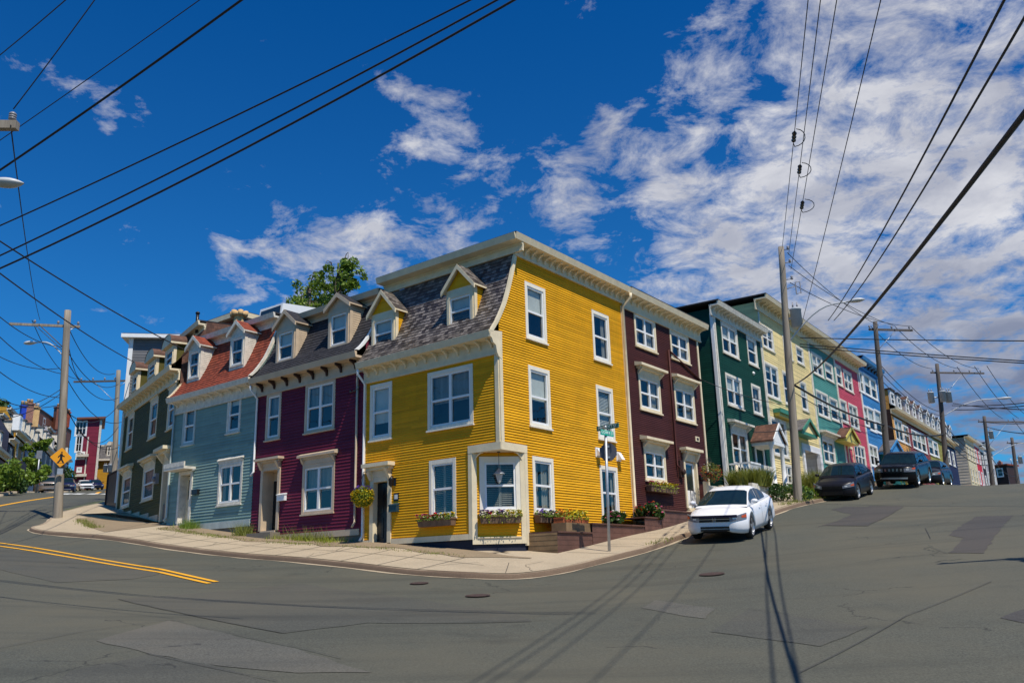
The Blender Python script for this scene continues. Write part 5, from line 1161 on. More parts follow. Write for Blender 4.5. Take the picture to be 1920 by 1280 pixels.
# ================================================================ FAR LEFT ROW, across the side street
a0 = fp(-60, 915, 63); a1 = fp(138, 905, 126)
ua = (a1-a0)/np.linalg.norm(a1-a0); FA = Fr(a0, ua, np.array([ua[1], -ua[0]])); LA = np.linalg.norm(a1-a0)
if FA.n@(-a0) < 0: FA.n = -FA.n
sx = lambda x, y=880: FA.px(x, y)[0]
def lh(label, x0, x1, ytop, wm, roofm, trim='offwhite', mans=True, nw=2, nf=2, hh_=None, dn=2, ydz=0, dst='flat'):
    s0, s1 = sx(x0), sx(x1)-.05; zb = G(*FA.P((s0+s1)/2, 0, 0)[:2])+.2; zt = FA.px((x0+x1)/2, ytop)[1]; 
    if mans:
        ze = zt-1.9; wz = []
        for k in range(nw):
            for f in range(nf):
                sc = s0+(s1-s0)*(k+.5)/nw; zc = ze-2.3-f*2.7
                if zc > zb+.3: wz.append((sc-.5, zc, sc+.5, zc+1.5))
        r, pf = mans_house('terraced_house', label, FA, s0, s1, ze, zt, zb, wm, .14, roofm, trim, zt+.25, nb=0, ops=[hole(w) for w in wz], back=1.0, depth=8, fh=.25)
        for w in wz: window(r, FA, w, trim=trim, casing=.09, detail=False)
        for k in range(dn):
            sc = s0+(s1-s0)*(k+.5)/dn; dormer(r, FA, (sc-.36, ze+.35, sc+.36, ze+1.40), ze+1.95, pf, trim, roofm, trim, o=0.0, style=dst, casing=.07, over=.1)
    return r
r1 = lh('rust brown front at the left edge, downhill of the slate blue house', -56, 9, 778, 'offbrown', 'greysh', nf=2)
r2 = lh('dark slate blue clapboard house with a white framed bay, across the side street', 10, 21, 772, 'slate', 'greysh', nw=1, dn=1)
r3 = lh('ochre clapboard house across the side street', 22, 42, 764, 'ochre', 'greysh', dn=2)
r4 = lh('steel blue clapboard house with grey mansard dormers across the side street', 43, 68, 786, 'steel', 'greysh', nw=3, dn=3)
r5 = lh('light grey mansard house behind the street tree across the side street', 68.6, 96, 797, 'grey', 'greysh', nw=3, dn=4)
r6 = lh('dull grey mansard house just left of the magenta house', 97, 128, 812, 'ltgrey', 'brnsh', nw=3, dn=3)
mb = MB()
b = sx(14), FA.px(14, 800)[1]
wb, _ = window(r2, FA, (b[0]-.7, b[1]+.1, b[0]+.8, b[1]+1.3), cols=2, trim='white', o=.6, detail=False)
mb.box(FA, b[0]-.7, b[0]+.8, .05, .6, b[1]+.02, b[1]+1.4); mb.build('bay', ['white'], r2)
# magenta block and ochre building with grey roof
m0, m1 = fp(137, 900, 131), fp(181, 900, 131)
FM = Fr(m0, (m1-m0)/np.linalg.norm(m1-m0), -m1/np.linalg.norm(m1)); LM = np.linalg.norm(m1-m0); zt = FM.px(150, 783)[1]; zb = G(m0[0], m0[1])
wm_ = [(FM.win(*q), n) for *q, n in ((139, 817, 165, 788, 3), (139, 848, 157, 815, 2), (141, 861, 160, 846, 2), (143, 885, 154, 875, 2))]
hm = thing('apartment_house', (m0[0]+3, m0[1], zb), 'tall magenta four storey house with white bays at the end of the side street', 'house')
mb = MB(); wall(mb, FM, 0, LM, zb, zt-.3, .2, .012, [hole(w[0]) for w in wm_]); mb.build('wall', ['magenta'], hm)
shell(hm, FM, 0, LM, zb, zt-.3, 10, 'magenta', h=.2)
mb = MB(); mb.box(FM, -.4, LM+.5, -10, .6, zt-.3, zt); mb.build('cornice', ['offbrown'], hm)
mb = MB(); mb.box(FM, LM-.35, LM, 0, .1, zb, zt-.3); mb.box(FM, LM-2.0, LM-1.8, 0, .1, zb, zb+8); mb.box(FM, .2, LM-1.6, .0, .7, zt-6.1, zt-5.7); mb.box(FM, .2, LM-1.6, .0, .7, zt-9.1, zt-8.7); mb.build_each('trim_board', ['offwhite'], hm)
for b, n in wm_: window(hm, FM, b, cols=n, trim='white', casing=.2, detail=False)
o0, o1 = fp(168, 900, 140), fp(213, 900, 140)
FO = Fr(o0, (o1-o0)/np.linalg.norm(o1-o0), -o1/np.linalg.norm(o1)); LO = np.linalg.norm(o1-o0); zt = FO.px(185, 835)[1]; zr = FO.px(185, 862)[1]; zb = G(o0[0], o0[1])
ho = thing('house', (o0[0]+4, o0[1], zb), 'ochre yellow building under a broad grey roof closing the end of the side street', 'house')
mb = MB(); wall(mb, FO, 0, LO, zb-1, zr, .14, .012); mb.build('wall', ['ochre'], ho); shell(ho, FO, 0, LO, zb-1, zr, 10, 'ochre')
mb = MB(); mb.solid([FO.P(-.5, .6, zr), FO.P(LO+.5, .6, zr), FO.P(LO+.5, -10, zr), FO.P(-.5, -10, zr), FO.P(.8, -1.2, zt), FO.P(LO-.8, -1.2, zt), FO.P(LO-.8, -8, zt), FO.P(.8, -8, zt)]); mb.build('roof', ['greysh'], ho)
mb = MB(); mb.box(FO, -.5, LO+.5, .55, .7, zr-.2, zr+.1); mb.box(FO, 0, .4, 0, .1, zb-1, zr-.2); mb.box(FO, .6, LO-.8, -8, -1.1, zt, zt+.25); mb.build_each('trim_board', ['offwhite'], ho)
window(ho, FO, FO.win(201, 884, 208, 868), trim='white', casing=.2, detail=False); 
dd = FO.win(197, 862, 210, 843, .3); dormer(ho, FO, (dd[0]+.2, zr+.6, dd[2]-.2, zr+2.2), zr+3.0, [(-.5, zr), (1.2, zt), (1.3, zt+1)], 'offwhite', 'greysh', 'offwhite', o=.2, style='round', casing=.12)
q0, q1 = fp(46, 800, 100), fp(134, 800, 122); FQ = Fr(q0, (q1-q0)/np.linalg.norm(q1-q0), -q1/np.linalg.norm(q1)); LQ = np.linalg.norm(q1-q0); zt = .5*(at(50, 776, 100)[2]+at(130, 785, 122)[2])
zq = G(*q0)
hq = block_house('house', 'long red brown house with a dark roof standing behind the far mansard row', FQ, 0, LQ, zq-1, zt, 8, 'offbrown', .2, 'bark', ov=.3)
for k in range(4):
    a = LQ*(k+.45)/4; window(hq, FQ, (a-.6, zt-2.2, a+.6, zt-.7), trim='white', o=.02, detail=False)
# roofs' chimneys and tarpaulin on the far left row
for (x, y, Y, w_, h_, m_, lab) in ((43, 772, 84, .45, 1.0, 'tarp', 'chimney wrapped in blue tarpaulin on the far left roofs'), (54, 768, 86, .7, 1.2, 'brick', 'red brick chimney right beside the blue tarpaulin'), (66, 775, 88, .6, .8, 'pot', 'short buff chimney third from the left on the far roofs'), (110, 772, 112, .9, 1.8, 'offbrown', 'dark brown chimney behind the left wooden pole'), (126, 781, 118, .6, .9, 'redsh', 'small red chimney by the magenta house')):
    p = at(x, y, Y); Fq = Fr(p, dL, -dR); t = thing('chimney', (p[0], p[1], p[2]-h_), lab, 'chimney')
    mb = MB(); mb.box(Fq, -w_/2, w_/2, -w_/2, w_/2, p[2]-h_-.6, p[2]+.5); mb.box(Fq, -w_/2-.08, w_/2+.08, -w_/2-.08, w_/2+.08, p[2]+.5, p[2]+.65); mb.build('stack', [m_], t)
    mb = MB(); mb.lathe((p[0]-.15, p[1], p[2]+.65), [(.16, 0), (.13, .4), (.15, .45)], 8); mb.lathe((p[0]+.2, p[1], p[2]+.65), [(.16, 0), (.13, .35), (.15, .4)], 8); mb.build('pots', ['pot' if m_ != 'pot' else 'offwhite'], t)
# ================================================================ retaining wall, planters, flowers, baskets
ro_ = 1.05
rw = thing('retaining_wall', (*WR(6, ro_), 2.3), 'stepped brown plank retaining wall in front of the yellow and the brown houses', 'retaining wall')
steps = []
xs = [(1038, 1110, 996), (1110, 1208, 982), (1208, 1240, 969), (1240, 1300, 957)]
mb = MB(); wf = Fr(FR.P(0, 0, 0), FR.u, FR.n)
for i, (x0, x1, y) in enumerate(xs):
    s0 = FR.px(x0, y, ro_)[0] if i else 1.2; s1 = FR.px(x1, y, ro_)[0]; z = FR.px((x0+x1)/2, y, ro_)[1]; steps.append((s0, s1, z))
    wall(mb, wf, s0, s1, min(G(*WR(s0, ro_)), G(*WR(s1, ro_)))-.2, z-.04, .14, .006, o=ro_)
    mb.box(FR, s0-.02, s1, .05, ro_+.05, z-.04, z, 0)
mb.build('plank_wall', ['plank'], rw)
mb = MB(); ef = Fr(FR.P(1.18, 0, 0), FR.n, -FR.u); wall(mb, ef, .02, ro_+.02, 1.3, steps[0][2]-.04, .14, .006, o=0); mb.build('end_wall', ['rawplank'], rw)
b = FR.px(1058, 996, .9), FR.px(1112, 996, .9)
z0 = steps[0][2]
mb = MB(); mb.box(FR, b[0][0], b[1][0], .45, .98, z0, z0+.26); tag(mb.build('wooden_planter', ['rawplank'], org=FR.P(b[0][0], .7, z0)), 'raw wood planter box on the lowest step of the plank retaining wall', 'planter')
flowers('flower_trough', FR, b[0][0]+.05, b[1][0]-.15, .5, .85, z0+.26, 'terracotta trough of yellow and orange flowers on top of the raw wood planter', cols=('f_o', 'f_y', 'f_y'), boxm='terra', seed=3, bh=.16, n=80, taper=False, leafm='leafy', hgt=.22)
def wbox(fr, x0, x1, y, label, cols, seed, o=.02, d=.30, **kw):
    s0, s1 = fr.px(x0, y, o)[0], fr.px(x1, y, o)[0]; z = fr.px((x0+x1)/2, y, d)[1]
    return flowers('window_box', fr, min(s0, s1), max(s0, s1), o+.03, d, z, label, cols=cols, seed=seed, **kw)
wbox(FL, 793, 857, 985, 'old window box with red and yellow flowers beside the door of the yellow house', ('f_y', 'f_r', 'f_m'), 11, group='window boxes')
wbox(FC, 899, 977, 980, 'old wooden window box with purple and yellow flowers under the cut corner window', ('f_p', 'f_r', 'f_p', 'f_y', 'f_y'), 12, trail=.15, leafm='leafy', group='window boxes')
wbox(FR, 1000, 1050, 979, 'old wooden window box with small mixed flowers on the side of the yellow house', ('f_p', 'f_w', 'f_r'), 13, group='window boxes')
wbox(FR, 1210, 1260, 921, 'window box with trailing lime green plants and pink flowers on the dark brown house', ('f_m', 'f_y', 'f_y'), 14, trail=.3, leafm='leafy', n=60, group='window boxes')
def basket(name, top, p, R, label, leafm, cols, seed, n=160, hook=None):
    rnd = random.Random(seed); t = thing(name, p, label, 'flower basket')
    mb = MB()
    for a in (0, 2.1, 4.2): mb.tube([top, (p[0]+R*.6*math.cos(a), p[1]+R*.6*math.sin(a), p[2])], .006, 4)
    if hook: mb.tube([hook, top], .012, 5)
    mb.build('hanger', ['black'], t)
    mb = MB(); mb.lathe((p[0], p[1], p[2]-R*.6), [(R*.2, 0), (R*.55, R*.25), (R*.65, R*.6)], 12); mb.build('pot', ['bark'], t)
    lb, fb = MB(), MB()
    for k in range(n*5):
        v = np.array([rnd.gauss(0, 1), rnd.gauss(0, 1), rnd.gauss(0, .85)]); v /= np.linalg.norm(v); leafq(lb, np.array(p)+v*R*rnd.uniform(.7, 1.0)*np.array([1, 1, 1.0]), rnd.uniform(.02, .045), rnd)
    for k in range(n):
        v = np.array([rnd.gauss(0, 1), rnd.gauss(0, 1), rnd.gauss(0, .85)]); v /= np.linalg.norm(v); ci = 0 if (v[2] > .55 and len(cols) > 1) else rnd.randrange(1, len(cols)) if len(cols) > 1 else 0
        petal(fb, np.array(p)+v*R*rnd.uniform(.98, 1.1), rnd.uniform(.02, .035), rnd, ci)
    lb.build('leaves', [leafm], t); fb.build('blossoms', list(cols), t)
q = FL.P(*[FL.px(680, 930, .45)[0]], .45, FL.px(680, 930, .45)[1])
basket('hanging_basket', (q[0], q[1], q[2]+.75), q, .34, 'hanging basket of yellow flowers with a purple top by the yellow house door', 'leafy', ('f_p', 'f_y', 'f_y', 'f_y'), 5, n=420, hook=FL.P(FL.px(680, 930, .45)[0], .05, q[2]+.85))
q = FR.P(13.9, .55, FR.px(1333, 885, .55)[1]); q = FR.P(FR.px(1333, 885, .8)[0], .8, FR.px(1333, 885, .8)[1])
basket('hanging_basket', (q[0], q[1], q[2]+.6), q, .40, 'hanging basket with red flowers and grey green leaves in the gap beside the brown house', 'grass', ('f_w', 'f_r', 'f_o'), 6, n=120, hook=FR.P(14.1, .05, q[2]+.7))
def bush(name, p, rx, rz, label, leafm, n=600, seed=1, lr=(.05, .11), cat='bush', group=None, cols=None, blade=False, stemm='bark_t', ry=None):
    rnd = random.Random(seed); t = thing(name, p, label, cat, group); mb = MB(); ry = ry or rx
    cl = [np.array([rnd.uniform(-.75, .75)*rx, rnd.uniform(-.75, .75)*ry, rnd.uniform(.25, .85)*rz]) for _ in range(9)]
    for k in range(n):
        if blade:
            a = rnd.uniform(0, 6.28); r = math.sqrt(rnd.random()); b = np.array([r*rx*math.cos(a), r*ry*math.sin(a), 0])+p; h = rz*rnd.uniform(.4, 1.05); d = np.array([rnd.gauss(0, .25)*h, rnd.gauss(0, .25)*h, h]); w = np.array([math.cos(a*3), math.sin(a*3), 0])*.018
            mb.face([b-w, b+w, b+d*.6+w*.7+np.array([0, 0, .0]), b+d*.6-w*.7]); mb.face([b+d*.6-w*.7, b+d*.6+w*.7, b+d+np.array([d[0]*.5, d[1]*.5, -.05])])
        else:
            c = cl[rnd.randrange(9)]; v = np.array([rnd.gauss(0, 1), rnd.gauss(0, 1), rnd.gauss(0, 1)]); v /= np.linalg.norm(v)
            q = c+v*np.array([rx*.42, ry*.42, rz*.3])*rnd.uniform(.55, 1.0); q[2] = max(.02, q[2]); leafq(mb, np.array(p)+q, rnd.uniform(*lr), rnd)
    mb.build('blades' if blade else 'leaves', [leafm], t)
    if not blade:
        sb = MB()
        for c in cl[:6]: sb.tube([np.array(p), np.array(p)+c*.5, np.array(p)+c*.9], [.03*rx, .02*rx, .008*rx], 5)
        sb.build('stems', [stemm], t)
    if cols:
        fb = MB()
        for k in range(int(n*.12)):
            c = cl[rnd.randrange(9)]; v = np.array([rnd.gauss(0, 1), rnd.gauss(0, 1), abs(rnd.gauss(0, 1))]); v /= np.linalg.norm(v); petal(fb, np.array(p)+c+v*np.array([rx*.45, ry*.45, rz*.33]), rnd.uniform(.03, .05), rnd, rnd.randrange(len(cols)))
        fb.build('blossoms', list(cols), t)
    return t
s = FR.px(1152, 985, .75)[0]; bush('plant', np.array(FR.P(s, .72, steps[1][2]-.05)), .38, .42, 'reddish flowering plant behind the street sign post', 'leafd', 420, 21, cols=('f_m', 'f_w', 'f_m'), cat='plant')
s = FR.px(1214, 965, .6)[0]; bush('plant', np.array(FR.P(s, .6, steps[2][2]-.05)), .48, .55, 'bushy dark green plant with pink and orange flowers at the foot of the brown house', 'leafd', 520, 22, cols=('f_m', 'f_o', 'f_r'), cat='plant')
# gate and fence stubs between the brown and green houses
ga = thing('gate', FR2.P(-.7, .6, 4.3), 'low cream wooden gate in the gap between the brown and the green houses', 'gate')
mb = MB(); s0 = FR.px(1322, 930, .5)[0]; z = FR.px(1322, 908, .5)[1]
mb.box(FR, s0, s0+.22, .45, .6, z-1.9, z+.12); mb.box(FR, s0+1.5, s0+1.68, .45, .6, z-1.9, z+.05); mb.build('post', ['cream'], ga)
mb = MB(); mb.box(FR, s0+.22, s0+1.5, .5, .56, z-.15, z-.02); mb.box(FR, s0+.22, s0+1.5, .5, .56, z-1.3, z-1.15)
for k in range(8): a = s0+.26+k*.155; mb.box(FR, a, a+.1, .56, .59, z-1.5, z-.05)
mb.build('panel', ['offwhite'], ga)
p = FR2.P(1.2, 1.4, 4.2); mb = MB(); zt = at(1381, 872, p[1])[2]; q0 = at(1379, 925, 36.5); q1 = at(1381, 872, 36.5); mb.tube([(q0[0], q0[1], q0[2]-1), (q1[0], q1[1], q1[2])], .06, 6); tag(mb.build('post', ['cream'], org=(q0[0], q0[1], q0[2]-1)), 'plain cream wooden post standing in front of the dark green house', 'post')
mb = MB(); 
for k in range(1): mb.box(FR2, -1.6, .3, 1.5, 1.65, 3.6, 4.8)
tag(mb.build('garden_wall', ['offwhite'], org=FR2.P(2.5, 2.1, 4)), 'low weathered white garden wall holding tall grass in front of the dark green house', 'garden wall')
bush('tall_grass', np.array(FR2.P(-.5, 1.15, 4.72)), .85, .85, 'dense tall grass clump below the windows of the dark green house', 'grass', 2400, 31, blade=True, cat='grass clump', ry=.6)
bush('bush', np.array(FR2.P(1.2, 1.95, G2(1.2)-.15)), 1.0, .8, 'dark leafy bush beside the white portico, just right of the white car', 'leafd', 700, 32)
bush('tall_grass', np.array(FR2.P(9.6, 1.6, G2(9.6)-.1)), 1.5, 1.35, 'tall grass clump right of the wooden pole in front of the pale yellow house', 'grass', 2600, 33, blade=True, cat='grass clump', ry=.9)
bush('bush', np.array(FR2.P(3.6, 1.95, G2(3.6)-.1)), .9, .75, 'low green bush between the portico and the wooden pole', 'leaf', 600, 34)
bush('bush', np.array(FR2.P(30.6, 1.6, G2(30.6)-.1)), .9, 1.3, 'round green bush in front of the blue house', 'leaf', 600, 35)
bush('tall_grass', np.array(FR2.P(15.5, 1.4, G2(15.5)-.1)), 1.2, .7, 'low rough grass behind the dark grey hatchback', 'grass', 1100, 36, blade=True, cat='grass clump')
# wild verge plants along the left front
def tufts(name, pts, label, h, n, seed, m='grass'):
    rnd = random.Random(seed); mb = MB(); c = np.mean([p for p in pts], axis=0)
    for k in range(n):
        b = pts[rnd.randrange(len(pts))]; b = np.array(b)+np.array([rnd.gauss(0, .16), rnd.gauss(0, .10), 0]); a = rnd.uniform(0, 6.28); hh_ = h*rnd.uniform(.3, 1.1); d = np.array([rnd.gauss(0, .4)*hh_, rnd.gauss(0, .4)*hh_, hh_]); w = np.array([math.cos(a), math.sin(a), 0])*.009
        mb.face([b-w, b+w, b+d])
    o = mb.build(name, [m]); o['kind'] = 'stuff'; return o
vp = lambda a, b, o0, o1, n, seed: [np.array([*WL(s, o), sidez(WL(s, o))]) for s, o in [(random.Random(seed+i).uniform(a, b), random.Random(seed*3+i).uniform(o0, o1)) for i in range(n)]]
tufts('verge_grass', vp(6.2, 10.2, .12, .5, 40, 1), 'g', .22, 700, 41, 'leafy'); tufts('verge_grass', vp(7.2, 9.5, .1, .3, 20, 9), 'g', .55, 300, 42)
tufts('verge_grass', vp(.5, 16.5, .78, .95, 90, 2), 'g', .07, 1500, 43); tufts('verge_grass', vp(12, 16.8, .75, 1.0, 50, 3), 'g', .10, 800, 44)
tufts('verge_grass', vp(11.7, 12.4, .1, .35, 14, 5), 'g', .5, 400, 45); tufts('verge_grass', vp(15.2, 16.1, .1, .5, 14, 6), 'g', .4, 500, 46, 'leaf')
tufts('verge_grass', [np.array([*(FG.O+FG.u*s+FG.n*2.3), sidez(FG.O+FG.u*s+FG.n*2.3)]) for s in np.linspace(2.5, 6.5, 20)], 'g', .15, 700, 47)
tufts('verge_grass', [np.array([*WR(s, 2.9), sidez(WR(s, 2.9))]) for s in np.r_[np.linspace(3.4, 4.4, 6), np.linspace(7.5, 9.0, 8)]], 'g', .09, 350, 48)
tufts('verge_grass', [np.array([*WR2(s, 2.7), sidez(WR2(s, 2.7))]) for s in np.linspace(-1, 9, 50)], 'g', .16, 1300, 49)
# dark fence at the far end of the left row
fz = FG.px(208, 960)[1]; fe = thing('fence', FG.P(11.3, 0, fz), 'tall black board fence standing against the left end of the dark olive house', 'fence')
s1_ = FG.px(197, 960)[0]; mb = MB(); zt = FG.px(215, 886)[1]
for k in range(9): a = 10.75+(s1_-10.75)*k/9; b = 10.75+(s1_-10.75)*(k+.92)/9; mb.box(FG, a, b, -.04, .0, fz-.6, zt)
mb.build('boards', ['black'], fe); mb = MB(); mb.box(FG, 10.72, s1_+.05, -.06, .05, zt, zt+.08); mb.box(FG, s1_, s1_+.12, -.08, .05, fz-.6, zt-.002); mb.build('frame', ['bark'], fe)
# ================================================================ signs
def spole(p, h, r=.035): mb = MB(); mb.tube([(p[0], p[1], p[2]-.3), (p[0], p[1], p[2]+h)], r, 10); return mb
pb = hit(1142, 1033, K); top = at(1135, 797, pb[1]); sg = thing('street_sign', pb, 'grey metal post with green name blades above the back of a stop sign', 'street sign')
lean = (top-np.array(pb)); 
mb = MB(); mb.tube([np.array(pb)-[0, 0, .3], np.array(pb)+lean*.98], .042, 10); mb.build('post', ['steel_'], sg)
def textobj(s, size, m, parent, loc, rotm, ext=.002):
    cu_ = bpy.data.curves.new('lettering', 'FONT'); cu_.body = s; cu_.size = size; cu_.align_x = 'CENTER'; cu_.align_y = 'CENTER'; cu_.extrude = ext
    o = bpy.data.objects.new('lettering', cu_); dg = None; COL.objects.link(o)
    bpy.context.view_layer.update(); me = bpy.data.meshes.new_from_object(o.evaluated_get(bpy.context.evaluated_depsgraph_get())); bpy.data.objects.remove(o)
    me.materials.clear(); me.materials.append(MT[m] if isinstance(m, str) else m)
    root = parent
    while root.parent is not None: root = root.parent
    M = Matrix.Translation(Vector([float(v) for v in loc])-Vector(root.location)) @ rotm.to_4x4(); me.transform(M)
    o = bpy.data.objects.new('lettering', me); COL.objects.link(o); o.parent = parent; return o
def frame_rot(u, n): u = Vector((u[0], u[1], 0)).normalized(); z = Vector((0, 0, 1)); nn = Vector((n[0], n[1], 0)).normalized(); return Matrix((u, z, nn)).transposed()
MT['sgreen'] = mat('sign green', (.0, .145, .12), .35, var=.05); MT['sgreen2'] = mat('bright sign green', (.0, .42, .27), .3, var=.04); MT['swhite'] = mat('sign white', (.8, .82, .8), .4, var=.02)
def blade(px0, px1, pyt, pyb, txt, tm, mname):
    Y = top[1]-.02
    p0 = at(px0[0], (pyt[0]+pyb[0])/2, px0[1]); p1 = at(px1[0], (pyt[1]+pyb[1])/2, px1[1]); u = (p1-p0)[:2]; L_ = np.linalg.norm(u); u /= L_; n = np.array([u[1], -u[0]]); 
    if n@(-p0[:2]) < 0: n = -n
    h = .5*((at(px0[0], pyt[0], px0[1])[2]-at(px0[0], pyb[0], px0[1])[2])+(at(px1[0], pyt[1], px1[1])[2]-at(px1[0], pyb[1], px1[1])[2])); zc = (p0[2]+p1[2])/2
    Fq = Fr(p0, u, n); mb = MB(); mb.box(Fq, 0, L_, -.012, .012, zc-h/2, zc+h/2); b = mb.build('name_blade', [mname], sg)
    if np.cross([u[0], u[1], 0], [0, 0, 1])@np.array([n[0], n[1], 0]) < 0: u = -u
    textobj(txt, h*.86, 'swhite', b, Fq.P(L_/2, .014, zc), frame_rot(u, n)); 
    mb = MB(); 
    return Fq, zc, h
Y0 = top[1]
blade((1119, Y0+.35), (1160, Y0-.30), (797, 795), (805.5, 804), 'PRESCOTT ST', None, 'sgreen')
blade((1126.5, Y0-.28), (1150, Y0+.25), (804.5, 809), (814.5, 818.5), 'GOWER ST', None, 'sgreen2')
mb = MB(); t2 = np.array(pb)+lean*.975; mb.lathe((t2[0], t2[1], t2[2]-.02), [(.05, 0), (.05, .06), (.03, .1)], 8); mb.build('blade_bracket', ['steel_'], sg)
oc = at(1140.3, 847, Y0+.05); R_ = 17.5/FPX*Y0*1.02; ob = MB(); ang = [math.radians(22.5+45*k) for k in range(8)]; ou = np.array([.93, -.36]); on = np.array([-.36, -.93])
Fo = Fr(oc, ou, on); ob.prism([Fo.P(R_*math.cos(a), -.0, oc[2]+R_*math.sin(a)) for a in ang], [Fo.P(R_*math.cos(a), -.006, oc[2]+R_*math.sin(a)) for a in ang]); ob.build('sign_plate', ['alu'], sg)
ob = MB(); ob.box(Fo, -.05, .05, .0, .035, oc[2]-.18, oc[2]-.13); ob.box(Fo, -.05, .05, .0, .035, oc[2]+.13, oc[2]+.18); ob.build('clamp', ['steel_'], sg)
# ================================================================ utility poles
def pole(label, base, top, r0=.17, r1=.11, arms=(), lamp=None, xf=(), m='wood', ins_side=None, extra=None):
    base = np.array(base, float); top = np.array(top, float); t = thing('utility_pole', base, label, 'utility pole')
    ax = lambda h: base+(top-base)*h
    mb = MB(); hs = np.linspace(0, 1, 12); mb.tube([base-np.array([0, 0, .6])]+[ax(h)+np.array([.012*math.sin(9*h+base[0]), .012*math.cos(7*h), 0]) for h in hs], [r0]+[r0+(r1-r0)*h for h in hs], 12); mb.build('post', [m], t)
    L_ = np.linalg.norm(top-base)
    for (h, a, b, d, ins, am) in arms:      # height fraction, reach either way, heading, insulators along, material
        c = ax(h); u = np.array([math.sin(math.radians(d)), math.cos(math.radians(d)), 0]); nrm = np.array([-u[1], u[0], 0]); mb = MB(); P0, P1 = c-u*a+nrm*(r1+.05), c+u*b+nrm*(r1+.05)
        Fa = Fr(P0, u[:2], nrm[:2]); L = a+b; z = c[2]; mb.box(Fa, 0, L, -.05, .05, z-.06, z+.06); ar = mb.build('crossarm', [am], t)
        bb = MB(); 
        for e in ((b*.55) if b > .5 else None, -(a*.55) if a > .5 else None):
            if e: q = c+u*e+nrm*(r1+.05); bb.tube([q-np.array([0, 0, .05]), ax(h)-np.array([0, 0, abs(e)*.9+.05])+nrm*.08], .02, 5)
        if bb.v: bb.build('arm_brace', ['steel_'], t)
        for e in ins:
            q = c+u*e+nrm*(r1+.05); ib = MB(); ib.lathe((q[0], q[1], z+.06), [(.02, 0), (.02, .06), (.06, .07), (.07, .11), (.045, .13), (.06, .15), (.035, .2)], 8); ib.build('insulator', ['insul'], ar)
    for (h, off, sc) in xf:
        c = ax(h)+np.array([off[0], off[1], 0]); mb = MB(); mb.lathe((c[0], c[1], c[2]-.45*sc), [(.05*sc, 0), (.25*sc, .01), (.25*sc, .82*sc), (.27*sc, .83*sc), (.27*sc, .88*sc), (.2*sc, .93*sc), (.02, .95*sc)], 14); x = mb.build('transformer', ['xfm'], t)
        for dx in (-.1, .1): ib = MB(); ib.lathe((c[0]+dx*sc, c[1], c[2]+.47*sc), [(.03, 0), (.05, .05), (.03, .09), (.05, .12), (.03, .16), (.02, .28)], 6); ib.build('bushing', ['insul'], x)
        bb = MB(); bb.tube([ax(h), c], .05, 6); bb.build('transformer_bracket', ['steel_'], x)
    if lamp:
        h, vec, rise, hl = lamp; c = ax(h); v = np.array([*vec, 0.0]); Ln = np.linalg.norm(v); v = v/Ln
        lb = MB(); pts = [c+v*Ln*t_+np.array([0, 0, rise*math.sin(min(1, t_*1.25)*math.pi/2)]) for t_ in np.linspace(0, 1, 10)]; lb.tube(pts, .032, 8); la = lb.build('lamp_arm', ['lampg'], t)
        hb = MB(); e = pts[-1]; rg = []
        for k in range(9):
            tt = k/8; w = [.05, .075, .12, .15, .165, .165, .15, .10, .02][k]; cz = e+v*(tt*hl-.05)
            rg.append([cz+np.array([-v[1], v[0], 0])*w*math.cos(a)+np.array([0, 0, 1])*(w*.62*math.sin(a) if math.sin(a) > 0 else w*.5*math.sin(a))*1.0 for a in np.linspace(0, 2*math.pi, 13)[:-1]])
        hb.grid(rg, lambda i, j: 1 if (j >= 6 and 3 <= i) else 0, wrap=True); hb.build('lamp_head', ['lampg', 'lens'], la)
    return t, ax
hz_ = lambda p: np.array([p[0], p[1], G(p[0], p[1])+K])
# P1, tall leaning pole in front of the pale yellow house
b1 = hit(1497, 940, K); t1 = at(1464, 463, b1[1]); 
pP1, ax1 = pole('tall leaning wooden pole with one transformer, in front of the pale yellow house', b1, t1, .19, .13, xf=((.70, (.42, -.15), .95),), lamp=(.60, (2.4, -1.2), 1.5, .75))
mb = MB()
for h, dx in ((.985, .28), (.93, .33), (.86, .36)):
    c = ax1(h); mb = MB(); mb.tube([c, c+np.array([dx, -.12, .02])], .02, 6); mb.lathe(c+np.array([dx, -.12, -.02]), [(.03, 0), (.07, .04), (.04, .08), (.07, .12), (.03, .18)], 8); mb.build('insulator', ['insul'], pP1)
mb = MB(); c = ax1(.82)+np.array([.55, -.2, 0]); mb.box(Fr(c, (1, 0), (0, -1)), -.09, -.05, -.02, .02, c[2]-.28, c[2]+.28); mb.box(Fr(c, (1, 0), (0, -1)), .12, .15, -.02, .02, c[2]-.25, c[2]+.3); mb.tube([c+np.array([-.07, 0, .28]), c+np.array([.13, 0, .3])], .015, 5); mb.tube([c+np.array([-.07, 0, -.28]), c+np.array([.13, 0, -.2])], .015, 5); mb.tube([ax1(.82), c+np.array([-.07, 0, .1])], .02, 5); mb.build('fuse_cutout', ['insul'], pP1)
def rpole(label, x, y, xt, yt, o=2.7, **kw):
    s, z = FR2.px(x, y, o); b = WR2(s, o); b = np.array([b[0], b[1], G(*b)+K]); t_ = at(xt, yt, b[1]); return pole(label, b, t_, **kw)+(b, t_)
_, ax2, b2, t2 = rpole('dark wooden pole with a one sided crossarm rising behind the dark grey hatchback', 1666, 893, 1641, 603, m='darkwood', r0=.2, r1=.13, arms=((.955, .35, 2.6, 80, (-.3, 1.2, 2.4), 'darkwood'),))
